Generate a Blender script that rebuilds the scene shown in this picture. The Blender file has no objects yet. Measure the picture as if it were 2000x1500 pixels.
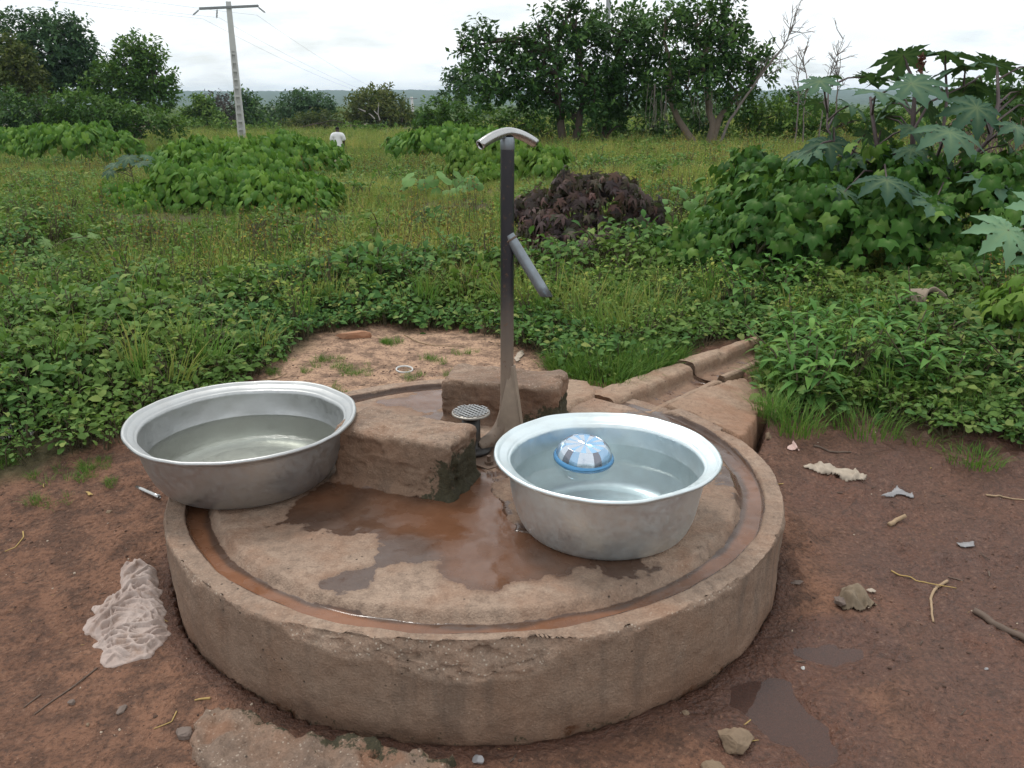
import bpy, bmesh, math, random
import numpy as np
from mathutils import Vector, Matrix

# ---------------------------------------------------------------- scene, camera, sky, sun, exposure
sc = bpy.context.scene
C = sc.collection
random.seed(11)
RNG = np.random.default_rng(11)
CAM_H = 1.56
FPX = 1650.0                                   # focal length in photo pixels (2000 wide)
PITCH = math.atan(555.0 / FPX)

cam_d = bpy.data.cameras.new('camera')
cam_d.sensor_width = 36.0
cam_d.lens = 36.0 * FPX / 2000.0
cam_d.clip_start = 0.05
cam_d.clip_end = 20000
cam = bpy.data.objects.new('camera', cam_d)
C.objects.link(cam)
cam.location = (0, 0, CAM_H)
cam.rotation_euler = (math.pi / 2 - PITCH, 0, 0)
sc.camera = cam

SUN_EL, SUN_AZ = math.radians(62), math.radians(-35)    # azimuth measured from +Y towards +X
world = bpy.data.worlds.new('World')
sc.world = world
world.use_nodes = True
wn = world.node_tree
for n_ in list(wn.nodes):
    wn.nodes.remove(n_)
w_out = wn.nodes.new('ShaderNodeOutputWorld')
w_sky = wn.nodes.new('ShaderNodeTexSky')
w_sky.sky_type = 'NISHITA'
w_sky.sun_disc = False
w_sky.sun_elevation = SUN_EL
w_sky.sun_rotation = SUN_AZ
w_sky.air_density = 1.0
w_sky.dust_density = 2.0
w_b1 = wn.nodes.new('ShaderNodeBackground'); w_b1.inputs['Strength'].default_value = 0.13
wn.links.new(w_sky.outputs[0], w_b1.inputs['Color'])
# the cloud deck: noise laid on a flat layer overhead
w_tc = wn.nodes.new('ShaderNodeTexCoord')
w_sep = wn.nodes.new('ShaderNodeSeparateXYZ'); wn.links.new(w_tc.outputs['Generated'], w_sep.inputs[0])
w_ab = wn.nodes.new('ShaderNodeMath'); w_ab.operation = 'ABSOLUTE'; wn.links.new(w_sep.outputs[2], w_ab.inputs[0])
w_ad = wn.nodes.new('ShaderNodeMath'); w_ad.operation = 'ADD'; wn.links.new(w_ab.outputs[0], w_ad.inputs[0]); w_ad.inputs[1].default_value = 0.22
w_dx = wn.nodes.new('ShaderNodeMath'); w_dx.operation = 'DIVIDE'; wn.links.new(w_sep.outputs[0], w_dx.inputs[0]); wn.links.new(w_ad.outputs[0], w_dx.inputs[1])
w_dy = wn.nodes.new('ShaderNodeMath'); w_dy.operation = 'DIVIDE'; wn.links.new(w_sep.outputs[1], w_dy.inputs[0]); wn.links.new(w_ad.outputs[0], w_dy.inputs[1])
w_cb = wn.nodes.new('ShaderNodeCombineXYZ'); wn.links.new(w_dx.outputs[0], w_cb.inputs[0]); wn.links.new(w_dy.outputs[0], w_cb.inputs[1])
w_n1 = wn.nodes.new('ShaderNodeTexNoise'); w_n1.inputs['Scale'].default_value = 2.6; w_n1.inputs['Detail'].default_value = 7; w_n1.inputs['Roughness'].default_value = 0.55
w_n2 = wn.nodes.new('ShaderNodeTexNoise'); w_n2.inputs['Scale'].default_value = 1.3; w_n2.inputs['Detail'].default_value = 6; w_n2.inputs['Roughness'].default_value = 0.6
wn.links.new(w_cb.outputs[0], w_n1.inputs['Vector']); wn.links.new(w_cb.outputs[0], w_n2.inputs['Vector'])
w_r1 = wn.nodes.new('ShaderNodeValToRGB')
w_r1.color_ramp.elements[0].position = 0.36; w_r1.color_ramp.elements[0].color = (0.85, 0.91, 0.945, 1)
w_r1.color_ramp.elements[1].position = 0.58; w_r1.color_ramp.elements[1].color = (0.98, 1.0, 1.0, 1)
wn.links.new(w_n1.outputs[0], w_r1.inputs[0])
w_r2 = wn.nodes.new('ShaderNodeValToRGB')
w_r2.color_ramp.elements[0].position = 0.30; w_r2.color_ramp.elements[0].color = (0.50, 0.50, 0.50, 1)
w_r2.color_ramp.elements[1].position = 0.48; w_r2.color_ramp.elements[1].color = (1, 1, 1, 1)
wn.links.new(w_n2.outputs[0], w_r2.inputs[0])
w_b2 = wn.nodes.new('ShaderNodeBackground'); w_b2.inputs['Strength'].default_value = 1.16
wn.links.new(w_r1.outputs[0], w_b2.inputs['Color'])
w_mx = wn.nodes.new('ShaderNodeMixShader')
wn.links.new(w_r2.outputs[0], w_mx.inputs[0]); wn.links.new(w_b1.outputs[0], w_mx.inputs[1]); wn.links.new(w_b2.outputs[0], w_mx.inputs[2])
wn.links.new(w_mx.outputs[0], w_out.inputs['Surface'])

sun_d = bpy.data.lights.new('sun', 'SUN')
sun_d.energy = 1.5
sun_d.angle = math.radians(14)
sun_d.color = (1.0, 0.96, 0.9)
sun = bpy.data.objects.new('sun', sun_d)
C.objects.link(sun)
sdir = Vector((math.sin(SUN_AZ) * math.cos(SUN_EL), math.cos(SUN_AZ) * math.cos(SUN_EL), math.sin(SUN_EL)))
sun.rotation_euler = (-sdir).to_track_quat('-Z', 'Y').to_euler()
sun.location = (0, 0, 30)

sc.view_settings.view_transform = 'Standard'
sc.view_settings.look = 'None'
sc.view_settings.exposure = 0.10
sc.view_settings.gamma = 1.0
sc.view_settings.use_curve_mapping = False
sc.cycles.max_bounces = 8
sc.cycles.transparent_max_bounces = 12
sc.cycles.volume_bounces = 0

# ---------------------------------------------------------------- survey helpers (photo pixel -> place in the world)
CP, SP = math.cos(PITCH), math.sin(PITCH)

def ray(px, py):
    u = (px - 1000) / FPX; v = (750 - py) / FPX
    return np.array([u, CP + v * SP, -SP + v * CP])

def at(px, py, z=0.0):
    d = ray(px, py); t = (z - CAM_H) / d[2]
    return np.array([d[0] * t, d[1] * t, z])

def aty(px, py, Y):
    d = ray(px, py); t = Y / d[1]
    return np.array([d[0] * t, Y, CAM_H + d[2] * t])

def mpp(p):                                   # metres per photo pixel at a place
    return (p[1] * CP + (CAM_H - p[2]) * SP) / FPX

def project(P):
    P = np.asarray(P, float)
    w = P[..., 1] * CP - (P[..., 2] - CAM_H) * SP
    v = P[..., 1] * SP + (P[..., 2] - CAM_H) * CP
    return 1000 + FPX * P[..., 0] / w, 750 - FPX * v / w, w

# ---------------------------------------------------------------- noise
def _hash(ix, iy, iz, seed):
    h = (ix.astype(np.int64) * 374761393 + iy.astype(np.int64) * 668265263 + iz.astype(np.int64) * 1274126177 + seed * 974711) & 0xFFFFFFFF
    h = ((h ^ (h >> 13)) * 1274126177) & 0xFFFFFFFF
    h = ((h ^ (h >> 16)) * 2246822519) & 0xFFFFFFFF
    return ((h ^ (h >> 15)) & 0xFFFFFF) / float(0xFFFFFF)

def vnoise(P, seed=0):
    P = np.asarray(P, float)
    if P.shape[1] == 2:
        P = np.c_[P, np.zeros(len(P))]
    i = np.floor(P).astype(np.int64); f = P - i; f = f * f * (3 - 2 * f)
    out = 0
    for dx in (0, 1):
        for dy in (0, 1):
            for dz in (0, 1):
                wgt = (f[:, 0] if dx else 1 - f[:, 0]) * (f[:, 1] if dy else 1 - f[:, 1]) * (f[:, 2] if dz else 1 - f[:, 2])
                out = out + wgt * _hash(i[:, 0] + dx, i[:, 1] + dy, i[:, 2] + dz, seed)
    return out

def fbm(P, octv=4, seed=0, lac=2.03, gain=0.5):          # about -1 .. 1
    P = np.asarray(P, float); a, s, t = 1.0, 0.0, 0.0
    for k in range(octv):
        s = s + a * (vnoise(P, seed + k * 17) * 2 - 1); t += a; a *= gain; P = P * lac + 3.7
    return s / t * 1.6

def sstep(a, b, x):
    t = np.clip((np.asarray(x, float) - a) / (b - a), 0, 1)
    return t * t * (3 - 2 * t)

def poly_sd(P, poly):                                     # signed distance, negative inside
    P = np.asarray(P, float)[:, :2]; poly = np.asarray(poly, float)[:, :2]
    d = np.full(len(P), 1e18); ins = np.zeros(len(P), bool)
    n = len(poly)
    for k in range(n):
        a, b = poly[k], poly[(k + 1) % n]
        e = b - a; w = P - a
        t = np.clip((w @ e) / (e @ e + 1e-12), 0, 1)
        d = np.minimum(d, ((w - t[:, None] * e) ** 2).sum(1))
        c1 = (a[1] > P[:, 1]) != (b[1] > P[:, 1])
        xx = (b[0] - a[0]) * (P[:, 1] - a[1]) / (b[1] - a[1] + 1e-12) + a[0]
        ins ^= c1 & (P[:, 0] < xx)
    d = np.sqrt(d)
    return np.where(ins, -d, d)

def unit(v): return v / (np.linalg.norm(v, axis=-1, keepdims=True) + 1e-12)

# ---------------------------------------------------------------- object helpers
def tag(o, label=None, cat=None, group=None, kind=None):
    if label: o['label'] = label
    if cat: o['category'] = cat
    if group: o['group'] = group
    if kind: o['kind'] = kind
    return o

def link(name, me, mat=None, parent=None, loc=None):
    o = bpy.data.objects.new(name, me)
    C.objects.link(o)
    if mat is not None and me is not None and not me.materials:
        me.materials.append(mat)
    if parent is not None:
        o.parent = parent
    if loc is not None:
        o.location = loc
    return o

def empty(name, loc=(0, 0, 0), label=None, cat=None, group=None):
    o = bpy.data.objects.new(name, None)
    o.empty_display_size = 0.1
    C.objects.link(o)
    o.location = loc
    return tag(o, label, cat, group)

def np_mesh(name, V, F, smooth=True, attrs=None, mat=None):
    """V (n,3); F = array (m,k) or list of such arrays."""
    me = bpy.data.meshes.new(name)
    V = np.ascontiguousarray(V, np.float32)
    Fs = F if isinstance(F, list) else [F]
    Fs = [np.asarray(f, np.int32) for f in Fs if len(f)]
    loops = np.concatenate([f.ravel() for f in Fs])
    tot = np.concatenate([np.full(len(f), f.shape[1], np.int32) for f in Fs])
    start = np.concatenate([[0], np.cumsum(tot)[:-1]]).astype(np.int32)
    me.vertices.add(len(V)); me.vertices.foreach_set('co', V.ravel())
    me.loops.add(len(loops)); me.loops.foreach_set('vertex_index', loops)
    me.polygons.add(len(tot)); me.polygons.foreach_set('loop_start', start)
    me.polygons.foreach_set('use_smooth', np.full(len(tot), bool(smooth)))
    me.update(calc_edges=True)
    for k, v in (attrs or {}).items():
        a = me.attributes.new(k, 'FLOAT', 'POINT')
        a.data.foreach_set('value', np.ascontiguousarray(v, np.float32))
    if mat is not None:
        me.materials.append(mat)
    return me

def bm_mesh(name, bm, smooth=True, mat=None):
    me = bpy.data.meshes.new(name)
    bmesh.ops.recalc_face_normals(bm, faces=bm.faces)
    bm.to_mesh(me); bm.free()
    for p in me.polygons: p.use_smooth = smooth
    if mat is not None: me.materials.append(mat)
    return me

def tube_np(path, radii, n=8, cap=True):
    """tapered tube along a path -> V, F(list)"""
    path = np.asarray(path, float); m = len(path)
    radii = np.broadcast_to(np.asarray(radii, float), (m,))
    T = np.gradient(path, axis=0); T /= np.linalg.norm(T, axis=1)[:, None] + 1e-12
    ref = np.array([0, 0, 1.0]) if abs(T[0][2]) < 0.9 else np.array([1.0, 0, 0])
    x = np.cross(T[0], ref); x /= np.linalg.norm(x)
    V = []
    for k in range(m):
        x = x - T[k] * (x @ T[k]); x /= np.linalg.norm(x) + 1e-12
        y = np.cross(T[k], x)
        a = np.linspace(0, 2 * math.pi, n, endpoint=False)
        V.append(path[k] + radii[k] * (np.cos(a)[:, None] * x + np.sin(a)[:, None] * y))
    V = np.concatenate(V)
    q = []
    for k in range(m - 1):
        for j in range(n):
            q.append((k * n + j, k * n + (j + 1) % n, (k + 1) * n + (j + 1) % n, (k + 1) * n + j))
    F = [np.array(q)]
    if cap:
        F.append(np.array([list(range(n))[::-1], [(m - 1) * n + j for j in range(n)]]))
    return V, F

def hollow_tube_np(path, r_out, r_in, n=20):
    Vo, Fo = tube_np(path, r_out, n, cap=False)
    Vi, Fi = tube_np(path, r_in, n, cap=False)
    k = len(Vo); m = len(path)
    ring = [(j, (j + 1) % n, k + (j + 1) % n, k + j) for j in range(n)]
    b = (m - 1) * n
    ring2 = [(b + j, k + b + j, k + b + (j + 1) % n, b + (j + 1) % n) for j in range(n)]
    return np.concatenate([Vo, Vi]), [np.concatenate([Fo[0], Fi[0][:, ::-1] + k, np.array(ring)[:, ::-1], np.array(ring2)[:, ::-1]])]

def merge_np(parts):
    """[(V, F-list)] -> V, F-list"""
    Vs, Fd, off = [], {}, 0
    for V, F in parts:
        Vs.append(V)
        for f in (F if isinstance(F, list) else [F]):
            if len(f):
                f = np.asarray(f)
                Fd.setdefault(f.shape[1], []).append(f + off)
        off += len(V)
    return np.concatenate(Vs), [np.concatenate(v) for v in Fd.values()]

def lathe_np(prof, n=96, cap_top=False):
    """prof [(r,z)] revolved about z"""
    prof = np.asarray(prof, float); m = len(prof)
    a = np.linspace(0, 2 * math.pi, n, endpoint=False)
    V = np.stack([prof[:, 0][:, None] * np.cos(a), prof[:, 0][:, None] * np.sin(a), np.repeat(prof[:, 1][:, None], n, 1)], -1).reshape(-1, 3)
    i = np.arange(m - 1)[:, None] * n; j = np.arange(n)[None, :]; j2 = (j + 1) % n
    F = np.stack([i + j, i + j2, i + n + j2, i + n + j], -1).reshape(-1, 4)
    return V, [F]

def box_np(cx, cy, cz, sx, sy, sz, rz=0.0):
    s = np.array([[x, y, z] for x in (-1, 1) for y in (-1, 1) for z in (-1, 1)], float) * np.array([sx, sy, sz]) / 2
    c, s_ = math.cos(rz), math.sin(rz)
    R = np.array([[c, -s_, 0], [s_, c, 0], [0, 0, 1]])
    V = s @ R.T + np.array([cx, cy, cz])
    F = np.array([[0, 1, 3, 2], [4, 6, 7, 5], [0, 4, 5, 1], [2, 3, 7, 6], [0, 2, 6, 4], [1, 5, 7, 3]])
    return V, [F]

def grid_faces(nu, nv):
    i = np.arange(nu - 1)[:, None] * nv; j = np.arange(nv - 1)[None, :]
    return np.stack([i + j, i + nv + j, i + nv + j + 1, i + j + 1], -1).reshape(-1, 4)

def rough_box_np(dims, n=24, rad=0.03, amp=0.01, freq=9.0, seed=0):
    """rounded, lumpy box centred on the origin (welded cube-sphere grid)"""
    pts = {}; V = []; F = []
    def vid(key):
        if key not in pts:
            pts[key] = len(V); V.append(key)
        return pts[key]
    for ax in range(3):
        for sgn in (0, n):
            for i in range(n):
                for j in range(n):
                    q = []
                    for (di, dj) in ((0, 0), (1, 0), (1, 1), (0, 1)):
                        k = [0, 0, 0]; k[ax] = sgn; k[(ax + 1) % 3] = i + di; k[(ax + 2) % 3] = j + dj
                        q.append(vid(tuple(k)))
                    F.append(q if sgn else q[::-1])
    V = np.array(V, float) / n * 2 - 1
    h = np.asarray(dims, float) / 2
    P = V * h
    inner = np.clip(P, -(h - rad), h - rad)
    d = P - inner; L = np.linalg.norm(d, axis=1)[:, None]
    Q = np.where(L > 1e-9, inner + d / (L + 1e-12) * rad, P)
    nrm = np.where(L > 1e-9, d / (L + 1e-12), 0)
    nn = V.copy(); nn[np.abs(nn) < 0.999] = 0
    nrm = np.where(L > 1e-9, nrm, nn)
    disp = fbm(Q * freq, 4, seed) * amp + fbm(Q * freq * 0.35, 2, seed + 5) * amp * 0.8
    return Q + nrm * disp[:, None], [np.array(F)]

def rot_z(V, a):
    c, s = math.cos(a), math.sin(a)
    return np.asarray(V) @ np.array([[c, -s, 0], [s, c, 0], [0, 0, 1]]).T

# ---------------------------------------------------------------- materials
class Mat:
    def __init__(self, name):
        self.m = bpy.data.materials.new(name); self.m.use_nodes = True
        self.t = self.m.node_tree
        for n in list(self.t.nodes): self.t.nodes.remove(n)
        self.out = self.n('ShaderNodeOutputMaterial')
    def n(self, typ, **kw):
        nd = self.t.nodes.new(typ)
        for k, v in kw.items(): setattr(nd, k, v)
        return nd
    def put(self, sock, v):
        if hasattr(v, 'is_linked') or isinstance(v, bpy.types.NodeSocket): self.t.links.new(v, sock)
        elif v is not None:
            if isinstance(v, tuple) and len(v) == 3 and sock.type == 'RGBA': v = v + (1,)
            sock.default_value = v
    def noise(self, scale, detail=4, rough=0.55, vec=None, dist=0.0):
        nd = self.n('ShaderNodeTexNoise'); nd.inputs['Scale'].default_value = scale; nd.inputs['Detail'].default_value = detail
        nd.inputs['Roughness'].default_value = rough; nd.inputs['Distortion'].default_value = dist
        if vec is not None: self.t.links.new(vec, nd.inputs['Vector'])
        return nd.outputs[0]
    def voro(self, scale, vec=None, feature='F1', rnd=1.0):
        nd = self.n('ShaderNodeTexVoronoi'); nd.feature = feature; nd.inputs['Scale'].default_value = scale
        nd.inputs['Randomness'].default_value = rnd
        if vec is not None: self.t.links.new(vec, nd.inputs['Vector'])
        return nd
    def ramp(self, fac, stops, interp='LINEAR'):
        nd = self.n('ShaderNodeValToRGB'); cr = nd.color_ramp; cr.interpolation = interp
        while len(cr.elements) < len(stops): cr.elements.new(0.5)
        for e, (p, c) in zip(cr.elements, stops):
            e.position = p; e.color = (c, c, c, 1) if not isinstance(c, tuple) else c + (1,)
        self.put(nd.inputs[0], fac)
        return nd.outputs[0]
    def mix(self, fac, a, b, typ='MIX'):
        nd = self.n('ShaderNodeMix'); nd.data_type = 'RGBA'; nd.blend_type = typ
        self.put(nd.inputs[0], fac); self.put(nd.inputs[6], a); self.put(nd.inputs[7], b)
        return nd.outputs[2]
    def math(self, op, a, b=None, clamp=False):
        nd = self.n('ShaderNodeMath'); nd.operation = op; nd.use_clamp = clamp
        self.put(nd.inputs[0], a); self.put(nd.inputs[1], b)
        return nd.outputs[0]
    def attr(self, name):
        nd = self.n('ShaderNodeAttribute'); nd.attribute_name = name
        return nd.outputs['Fac']
    def pos(self):
        return self.n('ShaderNodeNewGeometry').outputs['Position']
    def obj(self):
        return self.n('ShaderNodeTexCoord').outputs['Object']
    def bump(self, h, strength=0.3, dist=0.01, normal=None):
        nd = self.n('ShaderNodeBump'); nd.inputs['Strength'].default_value = strength; nd.inputs['Distance'].default_value = dist
        self.t.links.new(h, nd.inputs['Height'])
        if normal is not None: self.t.links.new(normal, nd.inputs['Normal'])
        return nd.outputs[0]
    def bsdf(self, col, rough=0.7, metal=0.0, spec=0.4, normal=None, **kw):
        nd = self.n('ShaderNodeBsdfPrincipled')
        self.put(nd.inputs['Base Color'], col); self.put(nd.inputs['Roughness'], rough); self.put(nd.inputs['Metallic'], metal)
        self.put(nd.inputs['Specular IOR Level'], spec)
        if normal is not None: self.t.links.new(normal, nd.inputs['Normal'])
        for k, v in kw.items(): self.put(nd.inputs[k.replace('_', ' ')], v)
        return nd.outputs[0]
    def done(self, sh):
        self.t.links.new(sh, self.out.inputs['Surface']); return self.m

def plain_mat(name, col, rough=0.6, metal=0.0, var=0.18, scale=30.0, bump=0.15, spec=0.4):
    m = Mat(name); v = m.obj()
    n1 = m.noise(scale, 5, 0.6, v)
    c = m.mix(n1, tuple(x * (1 - var) for x in col), tuple(min(1, x * (1 + var)) for x in col))
    return m.done(m.bsdf(c, rough, metal, spec, m.bump(n1, bump, 0.004)))

def leaf_mat(name, stops, rough=0.5, transl=0.22, spec=0.35, patch=None, vein=False):
    """stops: ramp over the per-leaf tint; patch = (scale, colour, amount) slow change over the ground"""
    m = Mat(name)
    oi = m.n('ShaderNodeObjectInfo').outputs['Random']
    t = m.math('FRACT', m.math('ADD', m.attr('tint'), oi))
    c = m.ramp(t, stops)
    p = m.pos()
    c = m.mix(m.ramp(m.noise(9.0, 3, 0.5, p), [(0.35, 0.0), (0.7, 0.35)]), c, tuple(x * 0.55 for x in stops[0][1]))
    if patch:
        f = m.math('MULTIPLY', m.ramp(m.noise(patch[0], 3, 0.55, p), [(0.42, 0.0), (0.6, 1.0)]), patch[2])
        c = m.mix(f, c, patch[1])
    if vein:
        c = m.mix(m.math('MULTIPLY', m.math('POWER', m.attr('vein'), 2.0), 0.35), c, (0.30, 0.36, 0.16))
    b = m.bsdf(c, min(0.7, rough + 0.08), 0.0, spec * 0.45)
    tr = m.n('ShaderNodeBsdfTranslucent')
    m.put(tr.inputs['Color'], m.mix(0.5, c, (0.16, 0.30, 0.03), 'MIX'))
    mx = m.n('ShaderNodeMixShader'); mx.inputs[0].default_value = transl
    m.t.links.new(b, mx.inputs[1]); m.t.links.new(tr.outputs[0], mx.inputs[2])
    return m.done(mx.outputs[0])
# ---------------------------------------------------------------- concrete / soil materials
def concrete_mat(name, base=(0.34, 0.245, 0.175), dark=(0.22, 0.15, 0.105)):
    m = Mat(name); p = m.pos()
    n1 = m.noise(3.2, 6, 0.6, p); n2 = m.noise(38, 5, 0.65, p); n3 = m.noise(160, 3, 0.6, p)
    c = m.mix(m.ramp(n1, [(0.35, 0.0), (0.68, 1.0)]), dark, base)
    c = m.mix(m.ramp(n2, [(0.34, 0.6), (0.56, 0.0)]), c, tuple(x * 0.55 for x in dark))
    # reddish earth film
    c = m.mix(m.ramp(m.noise(6.5, 5, 0.6, p), [(0.44, 0.0), (0.68, 0.60)]), c, (0.25, 0.13, 0.075))
    # vertical dirt streaks are left to the wall attribute
    sv = m.n('ShaderNodeMapping'); sv.inputs['Scale'].default_value = (14, 14, 1.6); m.t.links.new(p, sv.inputs['Vector'])
    st = m.ramp(m.noise(1.0, 5, 0.6, sv.outputs[0]), [(0.5, 0.0), (0.72, 0.6)])
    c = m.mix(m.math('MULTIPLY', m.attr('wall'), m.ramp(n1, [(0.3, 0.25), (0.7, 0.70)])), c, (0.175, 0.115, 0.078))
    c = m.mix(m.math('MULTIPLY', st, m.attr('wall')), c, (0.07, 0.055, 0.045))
    c = m.mix(m.ramp(n3, [(0.36, 0.28), (0.5, 0.0)]), c, tuple(x * 0.5 for x in dark))
    c = m.mix(m.ramp(n3, [(0.56, 0.0), (0.68, 0.18)]), c, tuple(min(1, x * 1.35) for x in base))
    # pits
    pv = m.voro(34, p); pit = m.ramp(pv.outputs['Distance'], [(0.06, 1.0), (0.13, 0.0)])
    pit = m.math('MULTIPLY', pit, m.ramp(m.noise(5, 2, 0.5, p), [(0.5, 0.0), (0.56, 1.0)]))
    c = m.mix(m.math('MULTIPLY', pit, 0.8), c, (0.03, 0.022, 0.018))
    # pale gravel showing where the skin has broken away
    gv = m.voro(95, p); g = m.ramp(gv.outputs['Distance'], [(0.18, 1.0), (0.32, 0.0)])
    gm = m.math('MULTIPLY', g, m.math('ADD', m.attr('pebble'), m.ramp(m.noise(7, 3, 0.5, p), [(0.6, 0.0), (0.72, 0.5)])), True)
    c = m.mix(m.math('MULTIPLY', gm, m.ramp(gv.outputs['Color'], [(0.45, 0.0), (0.6, 0.75)])), c, (0.5, 0.42, 0.34))
    # silt and wet
    silt = m.attr('silt'); wet = m.attr('wet')
    wn_ = m.math('ADD', wet, m.math('MULTIPLY', m.math('SUBTRACT', m.noise(17, 5, 0.65, p), 0.5), 1.1))
    wm = m.ramp(wn_, [(0.44, 0.0), (0.54, 1.0)])
    wc = m.mix(0.86, c, (0.050, 0.023, 0.014))
    c = m.mix(m.ramp(wn_, [(0.12, 0.0), (0.5, 0.42)]), c, (0.14, 0.085, 0.058))
    c = m.mix(wm, c, wc)
    c = m.mix(silt, c, m.mix(n2, (0.17, 0.068, 0.030), (0.27, 0.115, 0.055)))
    moss = m.ramp(m.math('ADD', m.attr('moss'), m.math('MULTIPLY', m.math('SUBTRACT', n2, 0.5), 2.0)), [(0.42, 0.0), (0.62, 1.0)])
    c = m.mix(moss, c, m.mix(n3, (0.012, 0.012, 0.007), (0.075, 0.062, 0.030)))
    r = m.mix(wm, m.ramp(n2, [(0, 0.75), (1, 0.95)]), m.ramp(m.noise(12, 3, 0.5, p), [(0.42, 0.07), (0.62, 0.38)]))
    h = m.math('ADD', m.math('MULTIPLY', n2, 0.8), m.math('MULTIPLY', n3, 0.55))
    h = m.math('SUBTRACT', h, m.math('MULTIPLY', pit, 0.8))
    bs = m.n('ShaderNodeBump'); bs.inputs['Distance'].default_value = 0.010
    m.t.links.new(h, bs.inputs['Height'])
    m.t.links.new(m.math('SUBTRACT', 0.75, m.math('MULTIPLY', wm, 0.69)), bs.inputs['Strength'])
    return m.done(m.bsdf(c, r, 0.0, 0.45, bs.outputs[0]))

M_CONC = concrete_mat('concrete', (0.39, 0.283, 0.212), (0.25, 0.17, 0.122))
M_CONC_PALE = concrete_mat('pale_concrete', (0.42, 0.30, 0.215), (0.31, 0.21, 0.145))
M_FOOT = concrete_mat('footing_concrete', (0.30, 0.215, 0.16), (0.17, 0.115, 0.085))
M_CONC_BLOCK = concrete_mat('block_concrete', (0.33, 0.235, 0.17), (0.17, 0.11, 0.077))

def soil_mat():
    m = Mat('soil'); p = m.pos()
    n1 = m.noise(1.3, 5, 0.6, p); n2 = m.noise(11, 6, 0.65, p); n3 = m.noise(70, 4, 0.65, p)
    damp = m.mix(m.ramp(n1, [(0.3, 0.0), (0.7, 1.0)]), (0.130, 0.060, 0.036), (0.265, 0.134, 0.082))
    dry = m.mix(n1, (0.42, 0.255, 0.165), (0.56, 0.365, 0.245))
    dm = m.ramp(m.math('ADD', m.attr('dry'), m.math('MULTIPLY', m.math('SUBTRACT', n2, 0.5), 0.5)), [(0.3, 0.0), (0.75, 1.0)])
    c = m.mix(dm, damp, dry)
    c = m.mix(m.ramp(n2, [(0.40, 0.65), (0.56, 0.0)]), c, (0.062, 0.034, 0.024))
    # crumbs: dark and pale specks
    v1 = m.voro(60, p); s1 = m.ramp(v1.outputs['Distance'], [(0.12, 1.0), (0.2, 0.0)])
    c = m.mix(m.math('MULTIPLY', s1, m.ramp(v1.outputs['Color'], [(0.62, 0.0), (0.7, 0.7)])), c, (0.05, 0.03, 0.022))
    v2 = m.voro(85, p); s2 = m.ramp(v2.outputs['Distance'], [(0.10, 1.0), (0.17, 0.0)])
    c = m.mix(m.math('MULTIPLY', s2, m.ramp(v2.outputs['Color'], [(0.72, 0.0), (0.78, 0.65)])), c, (0.42, 0.30, 0.22))
    wet = m.attr('wet')
    wm = m.ramp(m.math('ADD', wet, m.math('MULTIPLY', m.math('SUBTRACT', n2, 0.5), 0.7)), [(0.3, 0.0), (0.7, 1.0)])
    c = m.mix(wm, c, m.mix(n2, (0.078, 0.037, 0.026), (0.155, 0.074, 0.049)))
    c = m.mix(m.math('MULTIPLY', wm, m.ramp(m.noise(2.6, 4, 0.6, p), [(0.5, 0.0), (0.7, 0.7)])), c, (0.16, 0.065, 0.036))
    c = m.mix(m.ramp(n3, [(0.38, 0.55), (0.5, 0.0)]), c, (0.045, 0.026, 0.019))
    c = m.mix(m.ramp(n3, [(0.58, 0.0), (0.7, 0.35)]), c, (0.36, 0.22, 0.15))
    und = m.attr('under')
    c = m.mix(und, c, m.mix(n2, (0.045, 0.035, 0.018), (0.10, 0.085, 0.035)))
    r = m.mix(wm, (0.92, 0.92, 0.92), m.ramp(n2, [(0.35, 0.32), (0.65, 0.62)]))
    h = m.math('ADD', n2, m.math('MULTIPLY', n3, 0.45))
    return m.done(m.bsdf(c, r, 0.0, 0.4, m.bump(m.math('ADD', h, m.math('MULTIPLY', m.noise(30, 4, 0.6, p, 0.6), 0.8)), 1.0, 0.026)))
M_SOIL = soil_mat()

def water_mat(name, tint, depth_col=None, fac=0.0, rough=0.015):
    """clear water: see-through with a Fresnel sheen; depth_col adds suspended silt"""
    m = Mat(name)
    tr = m.n('ShaderNodeBsdfTransparent'); m.put(tr.inputs['Color'], tint)
    sh = tr.outputs[0]
    if depth_col:
        df = m.n('ShaderNodeBsdfDiffuse'); m.put(df.inputs['Color'], depth_col)
        mx = m.n('ShaderNodeMixShader'); mx.inputs[0].default_value = fac
        m.t.links.new(sh, mx.inputs[1]); m.t.links.new(df.outputs[0], mx.inputs[2]); sh = mx.outputs[0]
    gl = m.n('ShaderNodeBsdfGlossy'); gl.inputs['Roughness'].default_value = rough
    fr = m.n('ShaderNodeFresnel'); fr.inputs['IOR'].default_value = 1.33
    bp = m.bump(m.noise(7.0, 2, 0.5, m.pos()), 0.05, 0.02)
    m.t.links.new(bp, gl.inputs['Normal'])
    mx = m.n('ShaderNodeMixShader')
    m.t.links.new(fr.outputs[0], mx.inputs[0]); m.t.links.new(sh, mx.inputs[1]); m.t.links.new(gl.outputs[0], mx.inputs[2])
    return m.done(mx.outputs[0])

# ---------------------------------------------------------------- lie of the land
SLAB_C = np.array([-0.124, 2.85]); SLAB_R = 1.08; SLAB_Z = 0.27

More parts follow.
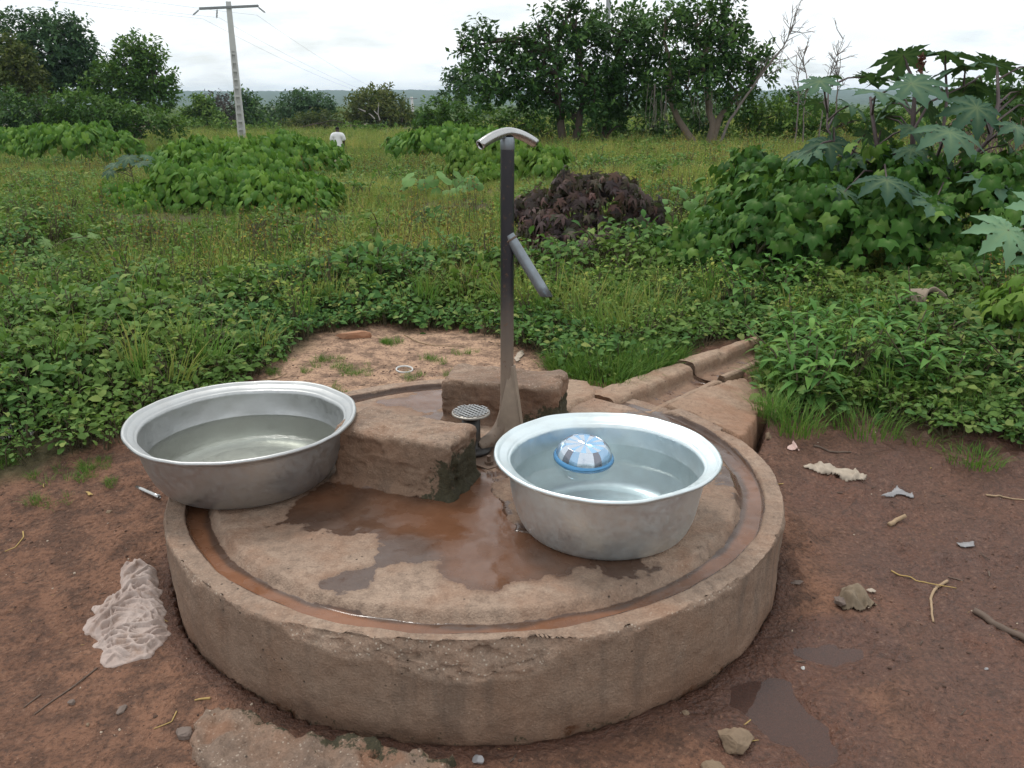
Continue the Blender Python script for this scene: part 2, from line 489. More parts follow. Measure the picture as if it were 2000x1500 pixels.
PUD1 = [at(*q)[:2] for q in [(1412, 1372), (1432, 1348), (1500, 1312), (1540, 1318), (1565, 1372), (1612, 1412), (1640, 1462), (1625, 1500), (1580, 1495), (1505, 1440), (1455, 1405)]]
PUD2 = [at(*q)[:2] for q in [(1545, 1268), (1600, 1248), (1695, 1252), (1722, 1275), (1660, 1298), (1585, 1294)]]
DRAIN_POLY = [(0.36, 3.72), (0.47, 3.52), (0.75, 3.45), (1.0, 3.2), (1.12, 3.42), (1.22, 3.7), (1.2, 4.2), (1.50, 4.72), (1.36, 4.76), (0.92, 4.34)]

def tz_base(x, y):
    x = np.asarray(x, float); y = np.asarray(y, float)
    s = sstep(0.7, 1.4, x)
    z = 0.235 * (sstep(2.2, 3.9, y) * (1 - s) + sstep(2.55, 3.95, y) * s)
    xr = x / np.maximum(y, 1.0) * 30
    z = z - 1.45 * sstep(7, 36, y) * (1 - 0.72 * sstep(-5, 3, xr))
    z = z - 9 * sstep(75, 420, y)
    return z

def tz(x, y, fine=False):
    x = np.atleast_1d(np.asarray(x, float)); y = np.atleast_1d(np.asarray(y, float))
    P = np.stack([x, y], -1)
    z = tz_base(x, y) + fbm(P * 0.22, 3, 3) * 0.10 * sstep(5.5, 14, y)
    if fine:
        near = sstep(9, 5, np.hypot(x, y - 2))
        mud = sstep(0.7, 1.1, x) * sstep(4.4, 3.4, y)
        z = z + near * (fbm(P * 2.3, 3, 21) * 0.016 + fbm(P * 11, 3, 22) * (0.005 + 0.007 * mud))
        rd = 1 - np.abs(fbm(P * np.array([6.0, 4.0]) + 1.3 * fbm(P * 3, 2, 30)[:, None], 3, 23))
        z = z + near * mud * (sstep(0.72, 1.0, rd) * 0.014)
        for poly, dep in ((PUD1, 0.034), (PUD2, 0.026)):
            sd = poly_sd(P, poly)
            z = z + 0.010 * sstep(0.35, 0.1, sd) * sstep(-0.02, 0.05, sd) * 0.6
            z = np.where(sd < 0.2, z * (1 - 0.5 * sstep(0.2, 0.0, sd)), z) - dep * sstep(0.02, -0.06, sd + fbm(P * 14, 3, 40) * 0.025)
        r = np.hypot(x - SLAB_C[0], y - SLAB_C[1])
        z = z - 0.012 * sstep(1.16, 1.09, r) * sstep(0, -0.3, y - SLAB_C[1])        # eroded moat in front
        z = np.where(r < 1.10, np.minimum(z, z - 0.45 * sstep(1.075, 1.03, r)), z)
        z = z - 0.14 * sstep(0.0, -0.05, poly_sd(P, DRAIN_POLY))
    return z

def tzs(x, y): return float(tz(x, y)[0])

# where the weeds begin: edge of the bare trodden soil (photo outline laid on the ground)
def gat(px, py, z=0.2): return at(px, py, z)[:2]
BARE = [gat(-250, 1060, 0.05), gat(0, 950, 0.1), gat(110, 918, 0.12), gat(255, 872, 0.16), gat(400, 815, 0.2), gat(520, 740), gat(600, 696), gat(660, 655), gat(740, 645), gat(850, 652), gat(950, 660),
        gat(1040, 700), gat(1110, 738), gat(1180, 752), gat(1290, 720), gat(1400, 682), gat(1485, 652), gat(1495, 690), gat(1512, 770), gat(1500, 815, 0.12), gat(1560, 850, 0.08), gat(1640, 862, 0.06), gat(1760, 880, 0.05),
        gat(1880, 905, 0.04), gat(2010, 900, 0.04), gat(2400, 930, 0.02), np.array([6.0, 1.5]), np.array([4.0, -3.0]), np.array([-4.0, -3.0]), np.array([-5.5, 1.8])]
DRY = [gat(470, 790), gat(540, 725), gat(650, 655), gat(960, 655), gat(1060, 720), gat(1120, 760), gat(900, 800), gat(600, 830)]

def spaced(lo, f0, f1, hi, step, ratio):
    mid = list(np.arange(f0, f1 + 1e-6, step))
    a, s = mid[-1], step
    while a < hi: s *= ratio; a += s; mid.append(a)
    b, s = mid[0], step
    pre = []
    while b > lo: s *= ratio; b -= s; pre.append(b)
    return np.array(pre[::-1] + mid)

gx = spaced(-6500, -2.3, 2.5, 6500, 0.023, 1.085)
gy = spaced(-60, 1.15, 4.5, 7000, 0.023, 1.075)
GX, GY = np.meshgrid(gx, gy, indexing='ij')
gp = np.stack([GX.ravel(), GY.ravel()], -1)
gz = tz(gp[:, 0], gp[:, 1], True)
sdb = poly_sd(gp, BARE) + fbm(gp * 3.5, 3, 55) * 0.10
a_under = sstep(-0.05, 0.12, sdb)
a_dry = sstep(0.25, -0.25, poly_sd(gp, DRY)) + 0.30 * sstep(-0.3, -1.2, gp[:, 0]) * (0.5 + 0.5 * fbm(gp * 1.4, 3, 61))
a_wet = sstep(0.75, 1.15, gp[:, 0]) * sstep(5.0, 3.6, gp[:, 1]) * (0.55 + 0.35 * fbm(gp * 1.2, 3, 62))
a_wet = np.maximum(a_wet, sstep(0.30, 0.0, poly_sd(gp, PUD1))); a_wet = np.maximum(a_wet, sstep(0.22, 0.0, poly_sd(gp, PUD2)))
rr = np.hypot(gp[:, 0] - SLAB_C[0], gp[:, 1] - SLAB_C[1])
a_wet = np.maximum(a_wet, 0.65 * sstep(1.24, 1.09, rr) * sstep(3.2, 2.4, gp[:, 1]))
ground = link('ground', np_mesh('ground', np.c_[gp, gz], grid_faces(len(gx), len(gy)), True, {'under': a_under, 'dry': a_dry, 'wet': a_wet}, M_SOIL))
tag(ground, kind='structure')

M_PUD = water_mat('puddle_water', (0.72, 0.52, 0.42), (0.15, 0.095, 0.080), 0.38)
for poly, zl in ((PUD1, -0.010), (PUD2, -0.009)):
    poly = np.array(poly); c = poly.mean(0)
    out = c + (poly - c) * 1.22
    if sum((out[k][0] * out[(k + 1) % len(out)][1] - out[(k + 1) % len(out)][0] * out[k][1]) for k in range(len(out))) < 0:
        out = out[::-1]
    tag(link('puddle', np_mesh('puddle', np.c_[out, np.full(len(out), zl)], np.array([list(range(len(out)))]), False, None, M_PUD)), kind='structure')

# ---------------------------------------------------------------- round concrete platform
platform = empty('pump_platform', (SLAB_C[0], SLAB_C[1], 0), 'round grey-brown concrete platform with a raised chipped rim and gutter', 'platform')
NT_ = 620
th = np.linspace(-math.pi, math.pi, NT_, endpoint=False)
r_top = np.concatenate([np.linspace(0.004, 0.87, 62), np.linspace(0.875, 1.075, 52), [SLAB_R]])
z_wall = np.linspace(SLAB_Z, -0.08, 40)[1:]
circ = np.stack([np.cos(th), np.sin(th)], -1)
WETP = [at(*q, SLAB_Z)[:2] for q in [(640, 930), (590, 985), (500, 1030), (490, 1048), (560, 1035), (640, 1035), (700, 1050), (725, 1085), (690, 1120), (620, 1135), (650, 1150), (720, 1145), (760, 1115), (850, 1095), (880, 1125), (930, 1168), (975, 1160), (1000, 1128), (1090, 1140), (1230, 1130), (1260, 1095), (1240, 1000), (1010, 900), (900, 880)]]
WETB = [at(*q, SLAB_Z)[:2] for q in [(745, 785), (800, 772), (875, 755), (880, 850), (830, 820)]]
WETR = [at(*q, SLAB_Z)[:2] for q in [(1190, 805), (1260, 790), (1330, 830), (1400, 875), (1450, 920), (1490, 990), (1440, 985), (1390, 900), (1300, 850)]]
WETS = [at(*q, SLAB_Z)[:2] for q in [(1255, 1108), (1290, 1105), (1312, 1118), (1262, 1126)]]

def gap(t):                                     # opening of the rim into the drain
    d = np.degrees(t)
    return sstep(36, 40, d) * sstep(60, 56, d)

def slab_profile(r, t):
    nse = fbm(np.stack([np.cos(t) * 4, np.sin(t) * 4], -1), 3, 71) * 0.010
    r = r + nse
    z = SLAB_Z + 0.006 - 0.028 * sstep(0.912, 0.945, r)
    up = 0.024 * sstep(1.004, 1.018, r) * (1 - gap(t))
    return z + up

V_top = []; A = {k: [] for k in ('wet', 'silt', 'wall', 'pebble', 'moss')}
for r in r_top:
    t = th; rr_ = np.full(NT_, r)
    z = slab_profile(rr_, t)
    P = circ * r + SLAB_C
    z = z + fbm(P * 5, 3, 72) * 0.0022 + fbm(P * 30, 2, 73) * 0.0008
    V_top.append(np.c_[circ * r, z])
    sd = np.minimum.reduce([poly_sd(P, WETP), poly_sd(P, WETB), poly_sd(P, WETR), poly_sd(P, WETS)])
    w = np.clip(0.5 - (sd + fbm(P * 9, 4, 74) * 0.055 + 0.05 * sstep(0.2, 0.6, fbm(P * 5, 3, 75)) + fbm(P * 40, 2, 76) * 0.014) / 0.11, 0, 1)
    gut = sstep(0.925, 0.950, rr_) * sstep(1.022, 1.010, rr_)
    frontness = sstep(0.5, -0.6, np.sin(t))
    A['wet'].append(np.maximum(w, gut * (0.75 + 0.1 * fbm(P * 6, 2, 77))))
    sl = sstep(0.950, 0.968, rr_ + fbm(P * 7, 2, 78) * 0.012) * sstep(1.012, 1.004, rr_) * sstep(0.25, -0.15, np.sin(t)) * (0.75 + 0.4 * fbm(P * 4, 2, 79))
    A['silt'].append(np.clip(np.maximum(sl, 0.42 * w * sstep(-0.1, 0.6, fbm(P * 2.5, 3, 80))), 0, 1))
    A['wall'].append(np.zeros(NT_)); A['pebble'].append(0.25 * sstep(0.2, 0.6, fbm(P * 3, 3, 81)) + sstep(1.03, 1.05, rr_) * 0.35)
    A['moss'].append(np.zeros(NT_))
for zw in z_wall:
    P = circ * SLAB_R + SLAB_C
    b = (SLAB_Z - zw)
    rad = SLAB_R + fbm(np.c_[circ * 5, np.full(NT_, zw * 6)], 3, 82) * 0.009 + fbm(np.c_[circ * 22, np.full(NT_, zw * 22)], 3, 182) * 0.0025 - 0.012 * sstep(0.10, -0.05, zw) * (0.6 + 0.6 * fbm(np.c_[circ * 12, np.full(NT_, zw * 9)], 3, 83))
    zt_ = np.where(gap(th) > 0, np.minimum(zw, SLAB_Z - 0.022 * gap(th)), zw)
    V_top.append(np.c_[circ * rad[:, None], zt_])
    A['wet'].append(0.40 * sstep(0.06, -0.02, zw + fbm(np.c_[circ * 7], 3, 84) * 0.03) * np.ones(NT_)); A['silt'].append(0.25 * sstep(0.12, -0.02, zw) * np.ones(NT_))
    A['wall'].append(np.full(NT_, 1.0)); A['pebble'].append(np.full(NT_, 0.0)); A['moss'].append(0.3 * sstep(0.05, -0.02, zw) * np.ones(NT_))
VT = np.array(V_top)                           # (rings, NT, 3)
AT = {k: np.array(v) for k, v in A.items()}
# broken edge: cut the corner back, deepest in front
deg = np.degrees(th)
chipd = 0.010 + 0.009 * (fbm(np.c_[circ * 9], 3, 85) + 0.3) + 0.030 * sstep(0.25, 0.6, fbm(np.c_[circ * 6], 3, 86))
cc = sstep(-108, -97, deg) * sstep(-70, -84, deg)
chipd = np.maximum(chipd, cc * (0.086 + 0.03 * fbm(np.c_[circ * 8], 3, 87)))
c2 = sstep(-60, -56, deg) * sstep(-44, -50, deg)
chipd = np.maximum(chipd, c2 * 0.026)
chipd = np.clip(chipd, 0.006, 0.12)
ain = np.clip(0.5 * chipd, 0.006, 0.038)
rad = np.hypot(VT[..., 0], VT[..., 1])
outer = (np.arange(len(VT)) > 62)[:, None]
a_ = SLAB_R + 0.004 - rad; b_ = SLAB_Z - VT[..., 2]
s_ = np.clip(a_, 0, 1) / ain + np.clip(b_, 0, 1) / chipd
cut = outer & (s_ < 1) & (rad > 1.03)
da = np.where(cut, (1 - s_) * 0.5 * ain, 0); db = np.where(cut, (1 - s_) * 0.5 * chipd, 0)
rough = fbm(np.concatenate([VT * 26]).reshape(-1, 3), 4, 88).reshape(s_.shape) * 0.019 * np.clip(chipd / 0.05, 0.2, 1.3)
k_ = (rad - da - np.where(cut, np.abs(rough) * sstep(1.035, 1.055, rad), 0)) / rad
VT[..., 0] *= k_; VT[..., 1] *= k_; VT[..., 2] -= db - np.where(cut, rough * 0.5 * sstep(1.035, 1.055, rad), 0)
AT['pebble'] = np.where(cut, 1.0, AT['pebble']); AT['wall'] = np.where(cut, 0.0, AT['wall'])
nr = len(VT)
i = np.arange(nr - 1)[:, None] * NT_; j = np.arange(NT_)[None, :]; j2 = (j + 1) % NT_
Fq = np.stack([i + j, i + NT_ + j, i + NT_ + j2, i + j2], -1).reshape(-1, 4)
link('slab', np_mesh('slab', VT.reshape(-1, 3), [Fq, np.array([list(range(NT_))])], True, {k: v.ravel() for k, v in AT.items()}, M_CONC), None, platform)

def block(cx, cy, dims, rz, seed, moss_fn, skirt):
    V, F = rough_box_np(dims, 44, 0.026, 0.009, 9.0, seed)
    V = V + unit(V) * (fbm(V * 38, 3, seed + 21) * 0.0045 - 0.012 * sstep(0.35, 0.6, fbm(V * 16, 3, seed + 22)))[:, None]
    # widen towards the foot with a mortar skirt
    t = sstep(-0.25 * dims[2], -0.5 * dims[2], V[:, 2])
    k = 1 + t * (0.10 + 0.07 * fbm(V[:, :2] * 18, 3, seed + 3))
    V[:, 0] *= k; V[:, 1] *= 1 + t * (0.22 + 0.10 * fbm(V[:, :2] * 18, 3, seed + 4))
    # eroded pockets
    er = sstep(0.25, 0.7, fbm(V * 13, 3, seed + 9)) * sstep(0.5, 0.3, np.abs(V[:, 2] / dims[2]))
    V[:, :2] *= (1 - 0.035 * er)[:, None]
    moss = moss_fn(V, dims)
    topn = sstep(0.30, 0.48, V[:, 2] / dims[2])
    W = rot_z(V, rz) + np.array([cx - SLAB_C[0], cy - SLAB_C[1], SLAB_Z + dims[2] / 2 - 0.015])
    wet = sstep(-0.30, -0.5, V[:, 2] / dims[2] + 0.08 * fbm(V[:, :2] * 10, 2, seed)) * 0.62
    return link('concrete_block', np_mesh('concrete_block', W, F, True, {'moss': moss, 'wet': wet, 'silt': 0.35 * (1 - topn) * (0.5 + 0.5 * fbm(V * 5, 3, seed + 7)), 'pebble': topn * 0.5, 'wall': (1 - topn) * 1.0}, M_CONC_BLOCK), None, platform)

def moss1(V, d):
    return sstep(0.2, 0.5, V[:, 0] / d[0]) * sstep(0.42, 0.1, V[:, 2] / d[2]) * 0.85 + 0.35 * sstep(-0.2, -0.5, V[:, 2] / d[2]) * sstep(0.0, 0.4, V[:, 0] / d[0])
def moss2(V, d):
    return sstep(0.25, 0.45, V[:, 0] / d[0]) * sstep(0.25, -0.1, V[:, 2] / d[2]) * 0.8 + sstep(0.2, -0.3, V[:, 2] / d[2]) * sstep(-0.1, 0.2, V[:, 0] / d[0]) * 0.55
b1 = block(-0.375, 2.765, (0.455, 0.23, 0.225), math.radians(-22), 101, moss1, 0.03)
b1['label'] = 'squat worn block nearer the viewer, mossy at its right end'
b2 = block(-0.030, 3.395, (0.50, 0.24, 0.205), math.radians(-12), 131, moss2, 0.03)
b2['label'] = 'squat worn block standing behind the pump pipe'

# thing ring: flat broken patch of mortar under the pump and the right-hand basin
def slab_patch(name, poly, ztop, mat, parent=None, edge=0.02, drop=0.1, res=0.012, seed=0, ragged=0.02, amp=0.006, freq=12, attrs=None, origin=(0, 0)):
    poly = np.array(poly, float); lo = poly.min(0) - 0.06; hi = poly.max(0) + 0.06
    xs = np.arange(lo[0], hi[0], res); ys = np.arange(lo[1], hi[1], res)
    X, Y = np.meshgrid(xs, ys, indexing='ij'); P = np.stack([X.ravel(), Y.ravel()], -1)
    sd = poly_sd(P, poly) + fbm(P * 9, 3, seed) * ragged + fbm(P * 35, 2, seed + 1) * ragged * 0.3
    z = ztop(P) + fbm(P * freq, 4, seed + 2) * amp - drop * sstep(-edge, edge * 0.35, sd)
    F = grid_faces(len(xs), len(ys))
    keep = (sd[F].min(1) < edge * 0.5)
    F = F[keep]
    used = np.unique(F); remap = -np.ones(len(P), int); remap[used] = np.arange(len(used))
    at_ = {'wall': np.zeros(len(used)), 'pebble': sstep(-edge * 1.5, -edge * 0.3, sd[used]) * 0.7}
    if attrs:
        for k, fn in attrs.items(): at_[k] = fn(P[used], sd[used])
    V = np.c_[P - np.array(origin), z][used]
    return link(name, np_mesh(name, V, remap[F], True, at_, mat), None, parent)

mort = [at(*q, SLAB_Z)[:2] for q in [(905, 905), (945, 935), (975, 1000), (1010, 1040), (1060, 1050), (1080, 960), (1020, 890), (960, 880)]]
slab_patch('mortar_patch', mort, lambda P: 0.283 - 0.02 * (P[:, 0] * 0 + 1) * sstep(2.75, 2.45, P[:, 1]) * 0.2 + 0 * P[:, 0], M_CONC_BLOCK, platform, 0.02, 0.03, 0.009, 140, 0.022, 0.006, 14,
           {'wet': lambda P, sd: 0.42 + 0.2 * fbm(P * 9, 2, 141), 'moss': lambda P, sd: 0.42 * sstep(0.05, -0.2, P[:, 0]) * (0.7 + 0.5 * fbm(P * 8, 2, 142))}, origin=SLAB_C)
# broken lip of the inner floor beside the drain mouth
lip = [at(*q, SLAB_Z)[:2] for q in [(1095, 742), (1150, 752), (1166, 768), (1160, 782), (1130, 792), (1098, 815), (1085, 800)]]
slab_patch('broken_lip', lip, lambda P: 0.292 + 0 * P[:, 0], M_CONC_PALE, platform, 0.02, 0.04, 0.009, 150, 0.014, 0.004, 14, {}, origin=SLAB_C)

# ---------------------------------------------------------------- drain channel and apron
drain = empty('drain_channel', (0.45, 3.55, 0.2), 'straight concrete drain channel running from the platform into the weeds', 'drain')
d0 = np.array([0.455, 3.585]); dd = np.array([0.655, 0.7556]); dp = np.array([dd[1], -dd[0]])
def drain_piece(s0, s1, dz, yaw, seed, cap_w0, cap_w1):
    ss = np.arange(s0, s1 + 1e-6, 0.012)
    prof0 = np.array([(-1.0, -0.12), (-1.0, -0.02), (-0.92, 0.004), (-0.5, 0.008), (-0.12, 0.006), (-0.02, 0.0), (0.05, -0.012), (0.10, -0.058), (0.3, -0.068), (0.7, -0.070), (0.88, -0.062), (0.93, -0.032), (0.98, -0.026), (1.12, -0.026), (1.18, -0.034), (1.2, -0.08), (1.2, -0.14)])
    rows = []
    for s in ss:
        k = (s - 0) / 1.45
        wl = cap_w0 + (cap_w1 - cap_w0) * (s - s0) / (s1 - s0)
        w = np.where(prof0[:, 0] < 0, prof0[:, 0] * wl, prof0[:, 0] * 0.155)
        # densify
        wd = np.interp(np.linspace(0, len(w) - 1, 70), np.arange(len(w)), w)
        zd = np.interp(np.linspace(0, len(w) - 1, 70), np.arange(len(w)), prof0[:, 1])
        base = d0 + dd * s + np.array([yaw * (s - s0) * dp[0], yaw * (s - s0) * dp[1]])
        P = base + wd[:, None] * dp
        rows.append(np.c_[P, 0.278 - 0.028 * k + dz + zd])
    V = np.array(rows); n0, n1 = V.shape[:2]
    V = V.reshape(-1, 3)
    V = V + np.c_[fbm(V * 11, 3, seed) * 0.004, fbm(V * 11, 3, seed + 1) * 0.004, fbm(V * 14, 4, seed + 2) * 0.0045 - 0.012 * sstep(0.4, 0.8, fbm(V * 7, 3, seed + 3))]
    zrel = np.tile(np.interp(np.linspace(0, 16, 70), np.arange(17), prof0[:, 1]), n0)
    wet = 0.55 * sstep(-0.05, -0.066, zrel) * (0.75 + 0.5 * fbm(V[:, :2] * 6, 3, seed + 5))
    return link('channel_section', np_mesh('channel_section', V - np.array([0.45, 3.55, 0.2]), [grid_faces(n0, n1)[:, ::-1], np.array([list(range(n1)), list(range((n0 - 1) * n1, n0 * n1))[::-1]])], True, {'wet': wet, 'wall': 0.4 * sstep(-0.01, -0.04, zrel), 'silt': 0.2 * sstep(-0.05, -0.066, zrel)}, M_CONC_PALE), None, drain)
drain_piece(0.0, 0.71, 0.0, 0.0, 201, 0.155, 0.10)
drain_piece(0.725, 1.50, 0.012, 0.035, 221, 0.10, 0.045)

apron_poly = [(0.60, 3.575), (0.668, 3.55), (1.052, 3.995), (1.22, 4.19), gat(1505, 745, 0.24), gat(1514, 772, 0.23), gat(1500, 800, 0.22), gat(1486, 818, 0.2), gat(1478, 842, 0.2), gat(1468, 862, 0.22),
              tuple(SLAB_C + 1.083 * np.array([math.cos(math.radians(14)), math.sin(math.radians(14))])), tuple(SLAB_C + 1.083 * np.array([math.cos(math.radians(25)), math.sin(math.radians(25))])), tuple(SLAB_C + 1.083 * np.array([math.cos(math.radians(35)), math.sin(math.radians(35))]))]
apron = slab_patch('concrete_apron', apron_poly, lambda P: 0.266 - 0.075 * sstep(0.85, 1.35, P[:, 0]) + 0.006 * fbm(P * 2, 2, 3), M_CONC_PALE, None, 0.022, 0.22, 0.010, 160, 0.014, 0.007, 14,
           {'silt': lambda P, sd: 0.25 + 0.25 * fbm(P * 3, 3, 161), 'wall': lambda P, sd: sstep(-0.01, 0.005, sd) * 0.8, 'wet': lambda P, sd: 0.4 * sstep(-0.03, 0.0, sd) * (P[:, 0] > 1.0)})
tag(apron, 'sloping triangular apron of pale concrete beside the drain channel', 'apron')

# broken footing in front of the platform
rub = [at(*q, 0.03)[:2] for q in [(430, 1362), (400, 1375), (368, 1405), (366, 1440), (385, 1470), (420, 1510), (520, 1600), (700, 1610), (780, 1540), (870, 1500), (905, 1470), (890, 1452), (860, 1462), (800, 1468), (740, 1452), (670, 1440), (610, 1432), (560, 1420), (500, 1392), (470, 1372)]]
foot = slab_patch('broken_footing', rub, lambda P: 0.040 + 0.012 * fbm(P * 6, 3, 171) - 0.045 * sstep(0.25, 0.6, fbm(P * 13, 3, 172)) * sstep(-0.75, -0.45, P[:, 0]), M_FOOT, None, 0.018, 0.10, 0.007, 170, 0.024, 0.014, 26,
           {'pebble': lambda P, sd: 0.55 + 0.3 * fbm(P * 5, 2, 173), 'silt': lambda P, sd: sstep(0.15, 0.6, fbm(P * 9, 3, 174)) * 0.45, 'moss': lambda P, sd: 0.75 * sstep(1.27, 1.12, np.hypot(P[:, 0] - SLAB_C[0], P[:, 1] - SLAB_C[1])) * sstep(-0.95, -0.6, P[:, 0])})
tag(foot, 'broken rough concrete footing slab sticking out below the platform wall', 'footing')
# ---------------------------------------------------------------- metal materials
def metal_mat(name, col, rough, dirt=(0.20, 0.15, 0.11), dirt_amt=0.25, scale=6.0, metal=1.0, bump=0.06):
    m = Mat(name); v = m.obj()
    n1 = m.noise(scale, 5, 0.6, v); n2 = m.noise(scale * 7, 4, 0.6, v)
    c = m.mix(m.math('MULTIPLY', m.ramp(n1, [(0.45, 0.0), (0.75, 1.0)]), dirt_amt), col, dirt)
    r = m.ramp(n2, [(0.3, max(0.03, rough - 0.10)), (0.7, rough + 0.12)])
    mt = m.math('SUBTRACT', metal, m.math('MULTIPLY', m.ramp(n1, [(0.5, 0.0), (0.8, 1.0)]), dirt_amt * 0.6))
    return m.done(m.bsdf(c, r, mt, 0.5, m.bump(m.math('ADD', n1, m.math('MULTIPLY', n2, 0.25)), bump, 0.01)))

M_ALU = metal_mat('dull_aluminium', (0.47, 0.48, 0.48), 0.42, (0.27, 0.25, 0.225), 0.30, 7.0, 0.92)
M_ALU2 = metal_mat('pale_aluminium', (0.73, 0.805, 0.825), 0.38, (0.44, 0.46, 0.44), 0.4, 7.0, 0.90)
M_CHROME = metal_mat('worn_bright_steel', (0.47, 0.47, 0.47), 0.24, (0.25, 0.22, 0.20), 0.35, 5, 1.0, 0.01)
M_STEEL_BOWL = metal_mat('mirror_steel', (0.50, 0.58, 0.70), 0.13, (0.5, 0.55, 0.6), 0.15, 20, 1.0, 0.01)
M_BLUE_RIM = metal_mat('blue_rim_steel', (0.10, 0.30, 0.58), 0.22, (0.1, 0.2, 0.35), 0.25, 20, 0.6, 0.01)
M_SPOUT = metal_mat('grey_galvanised_steel', (0.24, 0.27, 0.30), 0.42, (0.12, 0.11, 0.10), 0.4, 22, 0.75, 0.05)
M_BLACKM = metal_mat('oily_black_steel', (0.022, 0.02, 0.019), 0.38, (0.06, 0.04, 0.025), 0.6, 18, 0.3, 0.2)
M_PLATE = metal_mat('worn_plate_steel', (0.36, 0.34, 0.31), 0.45, (0.16, 0.13, 0.11), 0.5, 25, 0.7, 0.1)
M_RUSTY = metal_mat('muddy_brown_steel', (0.13, 0.085, 0.06), 0.6, (0.09, 0.045, 0.025), 0.6, 16, 0.15, 0.3)

def pipe_mat():
    m = Mat('dark_pump_pipe'); v = m.obj()
    sp = m.n('ShaderNodeSeparateXYZ'); m.t.links.new(v, sp.inputs[0])
    n1 = m.noise(14, 5, 0.6, v)
    # splashed, dusty lower half; polished dark blue paint above
    h = m.math('ADD', sp.outputs[2], m.math('MULTIPLY', m.math('SUBTRACT', n1, 0.5), 0.28))
    f = m.ramp(h, [(0.30, 1.0), (0.66, 0.0)])
    c = m.mix(f, m.mix(n1, (0.012, 0.012, 0.018), (0.028, 0.026, 0.032)), m.mix(n1, (0.14, 0.10, 0.075), (0.24, 0.18, 0.135)))
    ch = m.ramp(m.noise(55, 4, 0.65, v), [(0.60, 0.0), (0.66, 0.8)])
    c = m.mix(ch, c, (0.12, 0.065, 0.04))
    r = m.mix(f, (0.30, 0.30, 0.30), (0.7, 0.7, 0.7))
    return m.done(m.bsdf(c, r, 0.0, 0.5, m.bump(n1, 0.05, 0.004)))
M_PIPE = pipe_mat()

# ---------------------------------------------------------------- foot pump
PB = np.array([-0.02, 3.08, 0.27])
pump = empty('foot_pump', tuple(PB), 'tall foot pump with a curved T handle and a slanting side spout', 'pump')
def pm(name, V, F, mat, parent=pump, smooth=True):
    o = PB if parent is pump else None
    return link(name, np_mesh(name, np.asarray(V) - PB, F, smooth, None, mat), None, parent)
# standpipe with its bent foot
path = [(-0.016, 3.08, 1.425), (-0.017, 3.08, 1.2), (-0.018, 3.08, 0.9), (-0.019, 3.08, 0.6), (-0.020, 3.08, 0.47), (-0.024, 3.074, 0.415), (-0.040, 3.056, 0.365), (-0.066, 3.028, 0.332), (-0.098, 2.998, 0.315), (-0.13, 2.972, 0.308)]
path = np.array(path)
tt = np.linspace(0, len(path) - 1, 60); pp = np.stack([np.interp(tt, np.arange(len(path)), path[:, k]) for k in range(3)], -1)
for _ in range(2): pp[1:-1] = (pp[:-2] + 2 * pp[1:-1] + pp[2:]) / 4
pipe = pm('pipe', *tube_np(pp, np.linspace(0.0245, 0.026, 60), 24), M_PIPE)
# gusset fin
g = np.array([[-0.010, 3.062, 0.60], [0.004, 3.055, 0.60], [0.045, 3.04, 0.29], [-0.075, 3.015, 0.29]])
off = np.array([0.25, 0.85, 0.0]) * 0.035
pm('gusset', np.concatenate([g, g + off]), [np.array([[0, 1, 2, 3], [7, 6, 5, 4], [0, 4, 5, 1], [1, 5, 6, 2], [2, 6, 7, 3], [3, 7, 4, 0]])], plain_mat('dusty_gusset_steel', (0.25, 0.195, 0.15), 0.75, 0.0, 0.3, 25, 0.3), pump, False)
# handle: short bent tube, hollow, laid across the top
a = np.linspace(-1, 1, 28)
hp = np.stack([-0.014 + 0.097 * a, 3.08 + 0.085 * a, 1.452 - 0.040 * np.abs(a) ** 1.7], -1)
handle = pm('handle', *hollow_tube_np(hp, 0.0175, 0.0135, 24), M_CHROME)
V, F = lathe_np([(0.0248, -0.03), (0.0255, -0.028), (0.0255, 0.0), (0.022, 0.012)], 24); V = V + np.array([-0.016, 3.08, 1.425])
pm('collar', V, F, M_SPOUT)
# spout, welded on at a slant and cut level at its mouth
s0 = np.array([-0.012, 3.075, 1.095]); s1 = np.array([0.129, 3.045, 0.872])
dv = (s1 - s0) / np.linalg.norm(s1 - s0)
n_ = 24; L = np.linalg.norm(s1 - s0)
def spout_ring(s, r):
    x = np.cross(dv, [0, 1, 0]); x /= np.linalg.norm(x); y = np.cross(dv, x)
    a = np.linspace(0, 2 * math.pi, n_, endpoint=False)
    return s0 + dv * s + r * (np.cos(a)[:, None] * x + np.sin(a)[:, None] * y)
def cutlevel(R, z):
    return R + dv[None, :] * ((z - R[:, 2]) / dv[2])[:, None]
rings = [spout_ring(s, 0.0205) for s in np.linspace(0, L * 0.82, 8)] + [cutlevel(spout_ring(L, 0.0205), s1[2] + 0.005)]
inner = [cutlevel(spout_ring(L, 0.0175), s1[2] + 0.005), spout_ring(L * 0.5, 0.0175)]
allr = np.concatenate(rings + inner); m_ = len(rings) + 2
q = [(k * n_ + j, k * n_ + (j + 1) % n_, (k + 1) * n_ + (j + 1) % n_, (k + 1) * n_ + j) for k in range(m_ - 1) for j in range(n_)]
pm('spout', allr, [np.array(q)], M_SPOUT)
wp = np.array([spout_ring(0.018, 0.022)[j % n_] for j in range(n_ + 1)])
pm('weld_bead', *tube_np(wp, 0.0035, 6, False), M_RUSTY)
